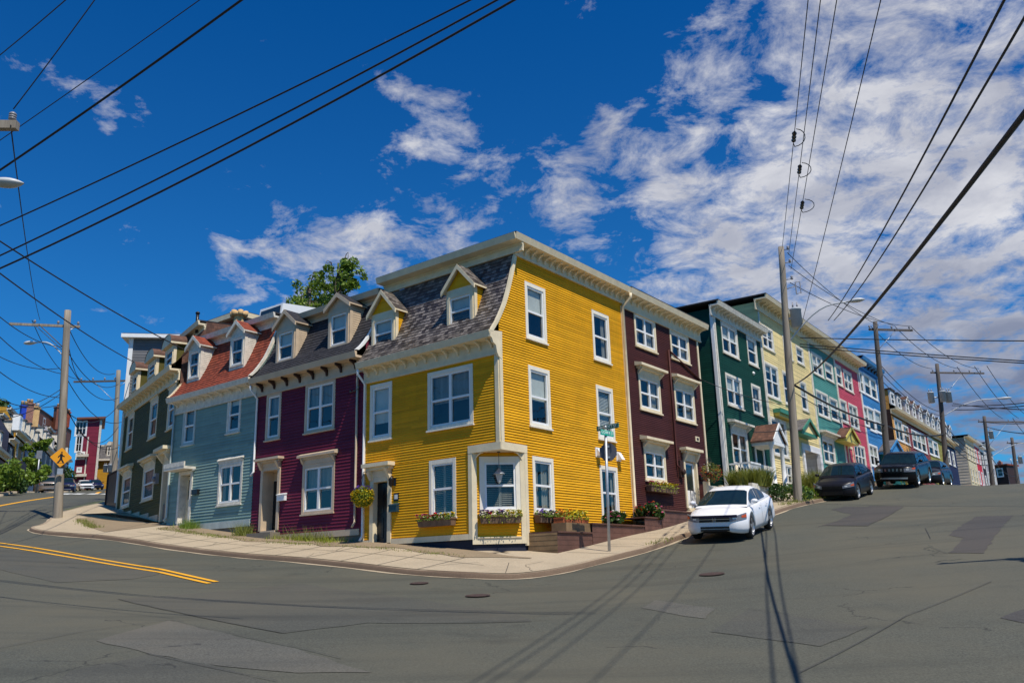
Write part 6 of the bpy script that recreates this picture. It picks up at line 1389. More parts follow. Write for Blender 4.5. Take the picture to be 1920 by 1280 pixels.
_, ax3, b3, t3 = rpole('wooden pole with three transformers, crossarm and street lamp near the hilltop', 1777, 905, 1757, 682, m='darkwood', r0=.22, r1=.14, arms=((.93, .5, 4.3, 80, (-.3, 1.6, 3.0, 4.0), 'darkwood'),), xf=((.72, (-.72, 0), .95), (.72, (.05, -.35), .95), (.72, (.68, 0), .95)), lamp=(.56, (4.2, -.8), 1.2, 1.1))
_, ax4, b4, t4 = rpole('leaning wooden pole with a crossarm and a lamp over the brow of the hill', 1862, 915, 1845, 780, m='darkwood', r0=.25, r1=.16, arms=((.93, .6, 5.2, 80, (-.5, 3., 5.0), 'darkwood'),), xf=((.75, (.5, 0), .9),), lamp=(.45, (4.5, -.8), 1.4, 1.2))
_, ax5, b5, t5 = rpole('farthest wooden pole with a crossarm at the right edge of the hilltop', 1909, 925, 1897, 820, m='darkwood', r0=.28, r1=.18, arms=((.93, .6, 5.5, 80, (-.5, 3.0, 5.0), 'darkwood'),), xf=((.7, (.7, 0), 1.0),))
# left poles
bl = hit(108, 970, K); tl_ = at(127, 582, bl[1])
pL, axL = pole('weathered wooden pole on the left kerb that carries the yellow crossing sign', bl, tl_, .21, .15, arms=((.925, 2.6, .55, 75, (-1.5, -.45, .45), 'wood'),), lamp=(.755, (-1.7, .3), .95, .75))
mb = MB(); q = axL(.925); mb.tube([q+np.array([-1.25, -.25, 0]), axL(.80)], .025, 6); mb.build('arm_brace', ['darkwood'], pL)
# pedestrian warning sign
Yp = bl[1]-.33; cs = at(114.5, 857, Yp); sp = thing('crossing_sign', cs, 'orange yellow diamond pedestrian crossing sign fixed to the left wooden pole', 'road sign')
un = -cs[:2]/np.linalg.norm(cs[:2]); uu = np.array([-un[1], un[0]]); Fs = Fr(cs, uu, un); Rr = 17.2/FPX*Yp*1.05
MT['sorange'] = mat('sign orange yellow', (.78, .33, .01), .35, var=.03)
def rdia(R, o):
    pts = []
    for k in range(4):
        a = math.pi/2*k; c = np.array([math.cos(a), math.sin(a)])*R*.92
        for t_ in (-40, 0, 40): pts.append(c+np.array([math.cos(a+math.radians(t_)), math.sin(a+math.radians(t_))])*R*.08)
    return [Fs.P(a, o, cs[2]+b) for a, b in pts]
mb = MB(); mb.prism(rdia(Rr, 0), rdia(Rr, .01)); mb.build('sign_plate', ['sorange'], sp)
mb = MB(); k_ = Rr/1.62
def fig(pts, w):
    for a, b in zip(pts[:-1], pts[1:]):
        a = np.array(a)*k_; b = np.array(b)*k_; d = (b-a)/np.linalg.norm(b-a); n = np.array([-d[1], d[0]])*w*k_; q = [a-n-d*w*k_*.5, b-n+d*w*k_*.5, b+n+d*w*k_*.5, a+n-d*w*k_*.5]; mb.face([Fs.P(v[0], .0135, cs[2]+v[1]) for v in q], out=(*un, 0))
sgx = 1 if np.cross([*uu, 0], [0, 0, 1])@np.array([*un, 0]) > 0 else -1
f_ = lambda L: [(x*sgx, y) for x, y in L]
fig(f_([(0, .52), (.02, -.02)]), .19); fig(f_([(.02, -.02), (.16, -.45), (.42, -.9)]), .12); fig(f_([(.0, -.02), (-.12, -.5), (-.42, -.92)]), .12); fig(f_([(.02, .5), (-.32, .2), (-.42, -.02)]), .09); fig(f_([(.02, .5), (.30, .22), (.5, .16)]), .09)
mb.face([Fs.P(sgx*(.05+.14*math.cos(a))*k_, .0135, cs[2]+(.82+.14*math.sin(a))*k_) for a in np.linspace(0, 2*math.pi, 13)[:-1]], out=(*un, 0)); fig(f_([(-.6, -.98), (.6, -.98)]), .02)
mb.build('walking_figure', ['black'], sp)
qb = at(112.5, 884, Yp); mb = MB(); Fq = Fr(qb, uu, un); mb.box(Fq, -.12, .12, 0, .01, qb[2]-.12, qb[2]+.16); tag(mb.build('notice_plate', ['steel_'], org=qb), 'small grey purple notice fixed just below the crossing sign on the left pole', 'notice')
# pole behind the dark olive house with its long crossarm
s_, = (0,); bB = at(215, 905, 58); tB = at(193, 640, 58); bB = at(213, 930, 58); gB = G(bB[0], bB[1]); bB = np.array([bB[0], bB[1], gB]); 
_, axB = pole('wooden pole with a long crossarm standing just behind the dark olive house', bB, at(222, 694, 58), .2, .14, arms=((.92, 3.1, 0.9, 88, (-2.6, -1.8, -1.0, -.3), 'darkwood'),), m='wood')
_, axB2 = pole('far wooden pole in front of the ochre building with three grey transformers', np.array([*fp(205, 905, 118), G(*fp(205, 905, 118))]), at(211, 828, 118), .2, .14, m='wood', xf=((.45, (-.7, 0), 1.1), (.45, (.1, -.3), 1.1), (.45, (.75, 0), 1.1)), arms=((.93, 1.2, 1.2, 88, (-1, 1), 'wood'),))
# pole just outside the left edge: its crossarm end and its lamp reach into the picture
bo = np.array([-10.9, 12.2, G(-10.9, 12.2)+.0]); to = bo+np.array([0, 0, 9.0])
ea = at(16, 222, 12.4); la_ = at(20, 343, 12.6)
pO = thing('utility_pole', bo, 'near wooden pole whose crossarm end and lamp head show at top left', 'utility pole')
mb = MB(); mb.tube([bo-np.array([0, 0, .5]), np.array([bo[0], bo[1], ea[2]+1.0])], [.18, .13], 12); mb.build('post', ['wood'], pO)
mb = MB(); v = np.array([ea[0]-bo[0], ea[1]-bo[1]]); L_ = np.linalg.norm(v); v /= L_; Fq = Fr(bo, v, (-v[1], v[0])); mb.box(Fq, -1.2, L_+.05, .14, .26, ea[2]-.09, ea[2]+.05); am = mb.build('crossarm', ['wood'], pO)
for s in (L_-.05, L_-1.2, -1.0): mb = MB(); mb.lathe(Fq.P(s, .20, ea[2]+.05), [(.02, 0), (.025, .03), (.06, .04), (.06, .06), (.04, .07), (.06, .08), (.06, .10), (.04, .11), (.06, .12), (.06, .14), (.03, .17)], 10); mb.build('insulator', ['insul'], am)
v = np.array([la_[0]-bo[0], la_[1]-bo[1]]); L_ = np.linalg.norm(v); v /= L_; mb = MB(); mb.tube([np.array([bo[0], bo[1], la_[2]-.5]), np.array([bo[0]+v[0]*L_*.5, bo[1]+v[1]*L_*.5, la_[2]-.05]), np.array([bo[0]+v[0]*(L_-.3), bo[1]+v[1]*(L_-.3), la_[2]+.02])], .03, 8); lm = mb.build('lamp_arm', ['lampg'], pO)
rg = []
for k in range(11):
    tt = k/10; w = [.03, .06, .075, .10, .12, .13, .132, .125, .105, .07, .015][k]; cz = np.array([bo[0]+v[0]*(L_-.42+tt*.62), bo[1]+v[1]*(L_-.42+tt*.62), la_[2]])
    rg.append([cz+np.array([-v[1], v[0], 0])*w*math.cos(a)+np.array([0, 0, w*(.55 if math.sin(a) > 0 else .6)*math.sin(a)]) for a in np.linspace(0, 2*math.pi, 15)[:-1]])
mb = MB(); mb.grid(rg, lambda i, j: 1 if (j >= 7 and i >= 4) else 0, wrap=True); mb.build('lamp_head', ['lampg', 'lens'], lm)
# pole beyond the right edge; only its shadow and its cables are seen
gS = hit(1895, 1048); kk = 8.5; tR = np.array([gS[0]+.335*kk, gS[1]-.475*kk, gS[2]+kk]); bR = np.array([tR[0], tR[1], G(tR[0], tR[1])])
_, axR = pole('wooden pole just past the right edge whose crossarm shadow falls on the road', bR, tR, .18, .13, arms=((.97, 1.4, 1.4, 100, (-1.2, 0, 1.2), 'wood'),), xf=((.80, (-.3, .2), .8),))
# pole behind the camera that carries the cables overhead
bK = np.array([1.6, -13.0, G(1.6, -13)]); tK = bK+np.array([0, 0, 14.5])
_, axK = pole('wooden pole behind the viewpoint carrying the cables overhead', bK, tK, .18, .13, arms=((.97, 1.3, 1.3, 90, (-1.2, -.4, .4, 1.2), 'wood'),))
# ================================================================ cables
CABN = 0
def cable(a, b, r, sag, label, group='overhead cables', n=22, m='wire'):
    a, b = np.array(a, float), np.array(b, float); mb = MB(); L = np.linalg.norm(b-a)
    pts = [a+(b-a)*t-np.array([0, 0, 4*sag*t*(1-t)]) for t in np.linspace(0, 1, n)]; mb.tube(pts, r, 5)
    return tag(mb.build('overhead_cable', [m], org=a), label, 'cable', group)
def pcable(p0, Y0, p1, Y1, r, sag, label, e0=.0, e1=.0, group='overhead cables', **kw):
    a, b = at(*p0, Y0), at(*p1, Y1); return cable(a-(b-a)*e0, b+(b-a)*e1, r, sag, label, group, **kw)
# three thin wires and a fourth from the leaning pole up over the viewpoint
g3 = 'parallel wires rising from the leaning pole over the viewpoint'
e1 = at(1518, -60, 13.5)
tops = [ax1(.985)+np.array([.05, 0, .05]), ax1(.965)+np.array([.3, -.1, 0]), ax1(.90)+np.array([.35, -.1, 0])]
for i, (tp, xt, lb) in enumerate(zip(tops, (1513, 1536, 1566), ('leftmost thin wire with a black clamp rising from the leaning pole', 'second thin wire from the left rising from the leaning pole, with a looped clamp', 'third thin wire rising from the leaning pole, with the lowest looped clamp'))):
    q = at(xt, 0, 15.0); d = q-tp; cable(tp, tp+d*1.9, .011, .12, lb, g3)
q = at(1643, 0, 14.0); a = ax1(.62)+np.array([.6, 0, 0]); a = at(1502, 612, b1[1]); cable(a, a+(q-a)*1.9, .011, .25, 'single plain wire just right of the three clamped wires', g3)
for i, (x, y, lb) in enumerate(((1493, 250, 'upper black dead end clamp on the leftmost rising wire'), (1502, 312, 'middle looped clamp on the second rising wire'), (1515, 380, 'lowest looped clamp on the third rising wire'))):
    tp = tops[i]; q = at((1513, 1536, 1566)[i], 0, 15.0); d = q-tp; best = min(np.linspace(0, 1, 400), key=lambda t: abs((lambda v: (v[1]))(np.array([0, 640-FPX*((tp+d*t-EYE)@_up)/((tp+d*t-EYE)@_fw)]))-y)); c = tp+d*best-np.array([0, 0, 4*.12*(best/1.9)*(1-best/1.9)]); u = d/np.linalg.norm(d)
    t = thing('cable_clamp', c, lb, 'cable clamp', 'clamps on the rising wires'); mb = MB(); mb.tube([c-u*.45, c-u*.3, c+u*.3, c+u*.45], [.02, .05, .05, .02], 8)
    for s in (-.28, 0, .28): mb.lathe(c+u*s-u*.03, [(.04, 0), (.07, .02), (.04, .05)], 8, axis=tuple(u))
    mb.build('clamp_body', ['black'], t)
    if 1:
        sd_ = np.array([1, 0, 0]); mb = MB(); mb.tube([c-u*.55+sd_*.0]+[c+u*(.75*math.cos(a)-.1)*1.0+sd_*(.32+.05*i)*math.sin(a) for a in np.linspace(math.pi*.95, .15, 9)], .014, 5); mb.build('jumper_loop', ['black'], t)
# wavy pair and thick cable to the top right
g4 = 'heavy cables crossing to the top right corner'
pcable((1555, 596), 33, (1845, 0), 8.0, .016, .4, 'left one of the two wavy cables reaching the top edge at right', 0.03, .5, g4)
pcable((1566, 596), 33, (1886, 0), 7.8, .016, .5, 'right one of the two wavy cables reaching the top edge at right', 0.03, .5, g4)
a = ax1(.44)+np.array([.2, -.1, 0]); q = at(1920, 82, 5.5); cable(a, a+(q-a)*1.4, .026, .55, 'thickest black cable from the middle of the leaning pole to the right edge', g4)
# pole to pole up the right street
def pp(a, b, r, sag, lb, group='cables from pole to pole up the right street'): return cable(a, b, r, sag, lb, group)
pp(ax1(.975)+[.28, 0, 0], ax2(.965)+[.2, 0, .1], .016, .35, 'top wire from the leaning pole to the next pole uphill')
pp(ax1(.92)+[.3, 0, 0], ax2(.965)+[1.3, .2, .1], .016, .35, 'second wire from the leaning pole to the next pole uphill')
pp(ax1(.85)+[.3, 0, 0], ax2(.965)+[2.4, .4, .1], .016, .45, 'third wire from the leaning pole to the next pole uphill')
pp(ax1(.44)+[.15, 0, 0], ax2(.36), .05, .25, 'thick black bundled cable from the leaning pole across the sea green and pink houses')
pp(ax1(.42), ax2(.33), .02, .35, 'thin cable just under the thick bundle across the pink house')
pp(ax2(.36), ax3(.42), .06, .35, 'thick bundle between the second and third poles over the orange house')
for i, (h, dx) in enumerate(((.96, -.3), (.96, 1.3), (.96, 2.4))): pp(ax2(h)+[dx, dx*.17, .1], ax3(.94)+[dx*1.5, dx*.2, .2], .02, .6, ('inner', 'middle', 'outer')[i]+' top wire between the second and third poles of the right street')
for i, h in enumerate((.74, .69, .64)): pp(ax2(h), ax3(.60-.03*i), .022, .6, ('upper', 'middle', 'lower')[i]+' of three slack cables leaving the side of the second pole')
for i, (h, dx) in enumerate(((.95, 1.6), (.95, 3.0), (.95, 4.0))): pp(ax3(h)+[dx, 0, .2], ax4(.95)+[dx*1.2, 0, .1], .025, .6, ('inner', 'middle', 'outer')[i]+' top wire between the third and fourth poles of the right street')
for i, h in enumerate((.52, .46, .40)): pp(ax3(h), ax4(h-.02), .03, .9, ('upper', 'middle', 'lower')[i]+' slack cable between the third and fourth poles of the right street')
for i, (h, dx) in enumerate(((.95, 3.), (.95, 5.0))): pp(ax4(h)+[dx, 0, .1], ax5(.95)+[dx, 0, .1], .03, .6, ('inner', 'outer')[i]+' top wire between the two farthest poles')
pp(ax4(.5), ax5(.5), .035, .8, 'slack low cable between the two farthest poles')
# cables running off to the right edge
g5 = 'cables running off the right edge'
for i, (y0, y1) in enumerate(((633, 626), (645, 664), (650, 668))): pcable((1500, y0), b1[1], (1925, y1), 30, .022, .3, ('top', 'middle', 'lower')[i]+' cable from the leaning pole running level to the right edge', 0, 2.2, g5)
for i, (x0, y0, y1) in enumerate(((1785, 760, 737), (1785, 768, 742), (1787, 756, 750), (1840, 790, 775), (1850, 800, 795))): pcable((x0, y0), 70, (1925, y1), 50, .03, .6, ('first', 'second', 'third', 'fourth', 'fifth')[i]+' cable of the fan from the hilltop poles to the right edge', 0, 1.6, g5)
pcable((1412, 810), 36, (1490, 802), b1[1], .018, .05, 'short service cable from the green house porch to the leaning pole', .0, 0, 'service cables')
pcable((1316, 712), 37.2, (1488, 762), b1[1], .014, .15, 'thin service cable from the brown house eaves to the leaning pole', .0, 0, 'service cables')
# left sky
g6 = 'cables crossing the sky at upper left'
pcable((0, 310), 15, (437, 0), 12.0, .022, .15, 'thick black cable crossing the top left corner, lowest at the left edge', .5, .6, g6)
pcable((0, 411), 18, (845, 0), 12.5, .017, .25, 'upper of the three long cables crossing the upper left sky', .4, .5, g6)
pcable((0, 462), 18, (884, 0), 12.5, .019, .35, 'middle of the three long cables crossing the upper left sky', .4, .5, g6)
pcable((0, 476), 18, (884, 4), 12.4, .022, .55, 'lowest and thickest of the three long cables crossing the upper left sky', .4, .5, g6)
pcable((120, 0), 12, (0, 100), 14, .010, .05, 'thin wire across the extreme top left corner', .5, .8, g6)
pcable((175, 0), 12.3, (25, 205), 12.6, .010, .05, 'thin wire from the near insulator up to the top edge', .6, 0, g6)
pcable((370, 0), 12, (0, 260), 15, .009, .05, 'faint wire between the thick cable and the top left clouds', .5, .6, g6)
pcable((20, 235), 12.5, (75, 600), bl[1], .011, .3, 'wire dropping steeply from the near insulator to the left pole crossarm', 0, 0, g6)
g7 = 'tangle of cables around the left pole'
pcable((-20, 425), 22, (345, 655), 33.8, .022, .25, 'thick service cable running down to the roof of the dark olive house', .4, 0, g7)
pcable((-20, 480), 22, (250, 678), 44, .022, .3, 'second cable running down from the left edge behind the left pole', .4, .0, g7)
L_ = [((-20, 425+60), 26, (60, 600), 40), ]
tg = [((-20, 555), (115, 650), 'top'), ((-20, 590), (113, 700), 'second'), ((-20, 660), (113, 745), 'third'), ((-20, 720), (112, 758), 'fourth'), ((-20, 752), (113, 730), 'fifth'), ((-20, 770), (113, 738), 'sixth'), ((-20, 640), (112, 690), 'seventh')]
for i, (p0, p1, w) in enumerate(tg): pcable(p0, 26+i, p1, bl[1], .016, .5, w+' slack cable from the left pole to the left edge', .3, 0, g7)
tg = [((124, 604), (215, 700), 'top wire'), ((122, 650), (222, 720), 'second wire'), ((121, 668), (222, 745), 'third wire'), ((120, 700), (230, 790), 'fourth wire'), ((118, 745), (222, 800), 'fifth wire'), ((118, 755), (222, 838), 'sixth wire'), ((123, 612), (160, 712), 'steep wire'), ((118, 765), (222, 760), 'level wire')]
for i, (p0, p1, w) in enumerate(tg): pcable(p0, bl[1], p1, 57, .02, .9 if i != 4 else 1.6, w+' from the left pole rightwards to the pole behind the olive house', 0, 0, g7)
pcable((60, 600), bl[1], (150, 710), 57, .018, .8, 'wire from the arm end of the left pole to the far crossarm', 0, 0, g7)
# ================================================================ cars
MT['tyre'] = mat('tyre rubber', (.018, .018, .019), .85); MT['rim'] = mat('alloy rim', (.52, .53, .55), .28, metal=.75, var=.08); MT['chrome'] = mat('chrome', (.6, .61, .63), .15, metal=.95, var=.03)
MT['lampc'] = mat('clear lamp', (.20, .22, .26), .08, spec=.9, var=.2, scale=25); MT['amber'] = mat('amber lamp', (.65, .10, .04), .2); MT['seam_'] = mat('door gap', (.02, .02, .022), .7); MT['under'] = mat('car underside', (.012, .012, .012), .9)
MT['carglass'] = mat('car glass', (.008, .018, .019), .05, spec=.6, var=.3, scale=3)
def paint(n, c, rough=.25, metal=.0):
    dk = max(c) < .06; m = mat(n, c, rough, metal=metal, var=.03, spec=.18 if dk else .35); p = [x for x in m.node_tree.nodes if x.type == 'BSDF_PRINCIPLED'][0]; p.inputs['Coat Weight'].default_value = .05 if dk else .25; p.inputs['Coat Roughness'].default_value = .06; return m
def lerp_tab(tab, x):
    if x >= tab[0][0]: return tab[0][1:]
    for a, b in zip(tab[:-1], tab[1:]):
        if x >= b[0]: t = (a[0]-x)/(a[0]-b[0]); return tuple(p*(1-t)+q*t for p, q in zip(a[1:], b[1:]))
    return tab[-1][1:]
def car(name, label, pm, kind='sedan', L=4.5, W=1.75, H=1.43, group='parked cars', detail=2, plate=None, cat='car', grille='slim'):
    root = thing(name, (0, 0, 0), label, cat, group); hL = L/2; hw = W/2
    wr = .33 if kind in ('sedan', 'hatch') else .39; wx = (hL-.90, -hL+.93); gc = .18 if kind in ('sedan', 'hatch') else .25
    if kind == 'sedan': tab = [(hL, .60, .30), (hL-.05, .67, .24), (hL-.2, .75, .20), (hL-.55, .85, .19), (hL-1.0, .92, .19), (.2, .96, .19), (-1.0, 1.0, .19), (-hL+.6, 1.03, .2), (-hL+.1, 1.03, .26), (-hL, .95, .35)]; cab = [(1.40, .90, 0), (.95, 1.13, 1), (.48, H-.09, 1), (.12, H-.015, 1), (-.35, H, 1), (-.85, H-.06, 1), (-1.4, 1.20, 1), (-1.85, 1.05, 0)]
    elif kind == 'hatch': tab = [(hL, .62, .30), (hL-.06, .72, .22), (hL-.3, .84, .2), (hL-1.0, 1.0, .2), (0, 1.03, .2), (-1.2, 1.08, .2), (-hL+.15, 1.08, .25), (-hL, .95, .35)]; cab = [(1.28, 1.0, 0), (.55, H-.07, 1), (.1, H, 1), (-.8, H-.01, 1), (-1.35, H-.07, 1), (-hL+.12, 1.09, 0)]
    else: tab = [(hL, .85, .36), (hL-.05, 1.0, .30), (hL-.3, 1.06, .28), (hL-1.1, 1.14, .28), (0, 1.15, .28), (-1.4, 1.17, .28), (-hL+.12, 1.17, .3), (-hL, 1.05, .4)]; cab = [(1.28, 1.13, 0), (.72, H-.07, 1), (.3, H, 1), (-1.2, H, 1), (-1.75, H-.06, 1), (-hL+.1, 1.18, 0)]
    xf = lambda y: .34*max(0, (abs(y)-.38)/(hw-.38))**2.4
    def wid(x):
        if x > hL-.34: return .38+(hw-.38)*((hL-x)/.34)**(1/2.4)
        if x < -hL+.25: return hw*(.86+.14*((x+hL)/.25)**.5)
        return hw
    xs = sorted(set([hL, hL-.008, hL-.025, hL-.06, hL-.12, hL-.2, hL-.28, hL-.34]+[-hL, -hL+.03, -hL+.1, -hL+.25]+list(np.round(np.arange(-hL+.3, hL-.35, .1 if detail > 1 else .2), 3))+[w+d for w in wx for d in (-wr-.05, -wr-.02, wr+.02, wr+.05)]+[w+(wr+.05)*math.cos(a) for w in wx for a in np.linspace(.3, 2.84, 7)]), reverse=True)
    rings = []
    for x in xs:
        zt, zb = lerp_tab(tab, x); w = wid(x); zs = zb; 
        for cx in wx:
            d = abs(x-cx)
            if d < wr+.05: zs = max(zs, wr+math.sqrt(max(0, (wr+.06)**2-d*d)))
        zm = max(zs+.04, .52 if kind != 'suv' else .62); zsh = max(zm+.05, zt-.13); crown = .03
        half = [(0, zb+.02), (w-.18, zb+.02), (w-.16, zs), (w-.015 if zs > zb+.05 else w-.05, zs), (w, zs+(zm-zs)*.4+.01), (w+.004, zm+.02), (w-.02, (zm+zsh)/2+.02), (w-.045, zsh+.01), (w-.12, zt-.035), (w*.62, zt+.005), (w*.3, zt+crown*.8), (0, zt+crown)]
        rings.append([(x, -y, z) for y, z in half]+[(x, y, z) for y, z in half[-2:0:-1]])
    mb = MB(); n = len(rings[0]); mb.grid(rings, lambda i, j: 1 if (j < 2 or j >= n-2) else 0, wrap=True)
    mb.face(rings[0], 0); mb.face(rings[-1], 0)
    body = mb.build('body', [pm, 'under'], root, merge=True)
    # cabin: painted roof shell and pillars with glass parts a touch proud
    wb = hw-.11; wt = hw-.30; st = []
    def sec(x):
        z, t = lerp_tab(cab, x); zb = lerp_tab(tab, x)[0]-.03; h = max(0, z-zb); f = h/(H-zb)
        wtop = wb-(wb-wt)*min(1, f*1.05)
        return z, zb, wtop
    cx0, cx1 = cab[0][0], cab[-1][0]; xc_ = list(np.linspace(cx0, cx1, 30)); R = []
    for x in xc_:
        z, zb, wtp = sec(x); z = max(z, zb+.01)
        half = [(wb, zb), (wb+(wtp-wb)*.33+.012, zb+(z-zb)*.33), (wb+(wtp-wb)*.66+.014, zb+(z-zb)*.66), (wtp+.004, z-.04*min(1, (z-zb)/.3)), (wtp-.07, z-.004), (wtp*.5, z+.012), (0, z+.016)]
        R.append([(x, -y, zz) for y, zz in half]+[(x, y, zz) for y, zz in half[-2::-1]])
    mb = MB(); mb.grid(R, 0); mb.build('roof', [pm], root)
    def off(p, q, d=.006):
        p = np.array(p); c = np.array([p[0]*.0+(cx0+cx1)/2, 0, .9]); v = p-c; v[0] *= .4; v /= np.linalg.norm(v); return p+v*d
    def idx(x): return min(range(30), key=lambda k: abs(xc_[k]-x))
    gl = MB(); a, b = idx(cab[0][0]-.06), idx(cab[2 if kind == 'sedan' else 1][0]+.02); gl.grid([[off(p, 0, .012) for p in R[i][3:10]] for i in range(a, b+1)]); gl.build('windshield', ['carglass'], root)
    gl = MB(); a, b = idx(cab[-3 if kind == 'sedan' else -2][0]-.06), idx(cab[-1][0]+.1); gl.grid([[off(p, 0, .012) for p in R[i][4:9]] for i in range(a, b+1)]); gl.build('rear_window', ['carglass'], root)
    xa, xz = (cab[2][0]+.42, cab[-3][0]-.45) if kind == 'sedan' else (cab[1][0]+.25, cab[-2][0]-.25); xm = -.15 if kind != 'suv' else -.05
    spans = [(xa, xm+.04), (xm-.04, xz+.1 if kind != 'suv' else -1.05)]+([(-1.15, xz)] if kind == 'suv' else [])
    for sgn in (0, 1):
        for (u0, u1) in spans:
            g = MB(); P = []
            for x in np.linspace(u0, u1, 9):
                z, zb, wtp = sec(x); z0g = zb+.05; z1g = z-.075
                if z1g < z0g+.02: z1g = z0g+.02
                row = []
                for t in (0, .5, 1): zz = z0g+(z1g-z0g)*t; f = (zz-zb)/max(.05, (z-zb)); y = wb+(wtp-wb)*f+.024; row.append((x, -y if sgn == 0 else y, zz))
                P.append(row)
            g.grid(P); g.build('side_window', ['carglass'], root)
    # lights, grille, bumper slot, badge, plate
    F = lambda y, o=.0: hL-xf(y)+o
    def patch(name, cols, m, o=.012, parent=root, back=.05):
        q = MB(); q.grid([[(F(y, o)-sl_*(z-.5)*0, y, z) for z in np.linspace(z0, z1, 4)] for y, z0, z1 in cols])
        ring = [(F(y, o), y, z0) for y, z0, z1 in cols]+[(F(y, o), y, z1) for y, z0, z1 in cols[::-1]]
        for p_, r_ in zip(ring, ring[1:]+ring[:1]): q.face([p_, r_, (r_[0]-back, r_[1]*.99, r_[2]), (p_[0]-back, p_[1]*.99, p_[2])])
        return q.build(name, [m], parent)
    sl_ = 0; suv = kind == 'suv'; zl = .62 if not suv else .86
    for sg_ in (-1, 1):
        ys = np.linspace(hw*.50, hw-.015, 7); cols = [(sg_*y, zl-.075+.06*t_*t_, zl+.04+.11*t_) for y, t_ in zip(ys, np.linspace(0, 1, 7))]
        if suv: cols = [(sg_*y, zl-.10, zl+.07+.03*t_) for y, t_ in zip(ys, np.linspace(0, 1, 7))]
        if kind == 'hatch': cols = [(sg_*y, zl-.07+.06*t_, zl+.03+.16*t_) for y, t_ in zip(ys, np.linspace(0, 1, 7))]
        hl = patch('headlight', cols, 'lampc', .014)
        patch('reflector', [(sg_*y, zl-.01, zl+.035) for y in np.linspace(hw*.60, hw*.72, 4)], 'swhite', .020, hl)
        patch('turn_signal', [(sg_*(y), zl+.02+.0*t_, zl+.075+.035*t_) for y, t_ in zip(np.linspace(hw*.86, hw-.015, 4), np.linspace(0, 1, 4))], 'amber', .022, hl)
    gy = hw*.50
    if not suv:
        g = patch('grille', [(y, zl-.075, zl+.045) for y in np.linspace(-gy, gy, 9)], 'black', .016)
        patch('grille_bar', [(y, zl-.005, zl+.012) for y in np.linspace(-gy, gy, 9)], 'chrome' if grille == 'slim' else 'black', .022, g)
        if kind == 'sedan':   # bug deflector along the hood edge
            patch('hood_deflector', [(y, zl+.046, zl+.115) for y in np.linspace(-hw*.74, hw*.74, 11)], mat('smoked plastic', (.012, .012, .035), .2), .05)
        patch('lower_intake', [(y, .36, .42) for y in np.linspace(-gy*.95, gy*.95, 9)], 'black', .014); patch('lower_intake', [(y, .29, .345) for y in np.linspace(-gy*.95, gy*.95, 9)], 'black', .014)
        if kind == 'sedan':
            bx = F(0, .03); q = MB(); kk = .058
            for pts in ([(-.75, .6), (-.5, -.7), (-.25, -.7), (-.42, .6)], [(.75, .6), (.5, -.7), (.25, -.7), (.42, .6)], [(-.4, .08), (-.35, -.18), (.35, -.18), (.4, .08)]): q.prism([(bx, y*kk, zl+z*kk) for y, z in pts], [(bx-.008, y*kk, zl+z*kk) for y, z in pts])
            rr = [(-1, .85), (1, .85), (.72, -.95), (-.72, -.95)]
            for (p_, r_) in zip(rr, rr[1:]+rr[:1]): q.tube([(bx, p_[0]*kk, zl+p_[1]*kk), (bx, r_[0]*kk, zl+r_[1]*kk)], .006, 5)
            q.build('badge', ['chrome'], root)
    else:
        g = patch('grille', [(y, zl-.13, zl+.10) for y in np.linspace(-gy*.97, gy*.97, 9)], 'black', .016)
        for k in range(5): y = -gy*.75+k*gy*.375; patch('grille_slot', [(y-.045, zl-.06, zl+.06), (y+.045, zl-.06, zl+.06)], 'chrome', .026, g)
        patch('lower_intake', [(y, .42, .5) for y in np.linspace(-gy*1.3, gy*1.3, 9)], 'rim', .014)
    if plate: patch('licence_plate', [(y, .47, .58) for y in (-.15, .15)], 'swhite', .02)
    # wheels
    for wx_ in wx:
        for sg_ in (-1, 1):
            y1 = sg_*(hw-.01); q = MB(); N_ = 22; prof_ = [(.72*wr, 0), (.93*wr, 0.0), (wr, .03), (wr, .17), (.93*wr, .2), (.5*wr, .2)]
            q.grid([[(wx_+r*math.cos(a), y1-sg_*o, wr+r*math.sin(a)) for r, o in prof_] for a in np.linspace(0, 2*math.pi, N_+1)]); wo_ = q.build('wheel', ['tyre'], root)
            q = MB(); q.grid([[(wx_+r*math.cos(a), y1-sg_*o, wr+r*math.sin(a)) for r, o in ((.76*wr, -.004), (.72*wr, .012), (.70*wr, .06))] for a in np.linspace(0, 2*math.pi, N_+1)])
            for k in range(5 if kind != 'suv' else 6):
                a = k*2*math.pi/(5 if kind != 'suv' else 6)+.3; ca, sa = math.cos(a), math.sin(a); w0_, w1_ = .055, .035
                P = [(wx_+ca*r-sa*w*wr*3*s_, y1-sg_*o, wr+sa*r+ca*w*wr*3*s_) for r, w, o in ((.03, w0_, .006), (.73*wr, w1_, .002)) for s_ in (-1, 1)]
                q.face([P[0], P[1], P[3], P[2]])
            q.face([(wx_+.06*math.cos(a), y1-sg_*.008, wr+.06*math.sin(a)) for a in np.linspace(0, 2*math.pi, 13)[:-1]]); q.face([(wx_+.72*wr*math.cos(a), y1-sg_*.07, wr+.72*wr*math.sin(a)) for a in np.linspace(0, 2*math.pi, 17)[:-1]], 1)
            q.build('rim', ['rim', 'under'], wo_)
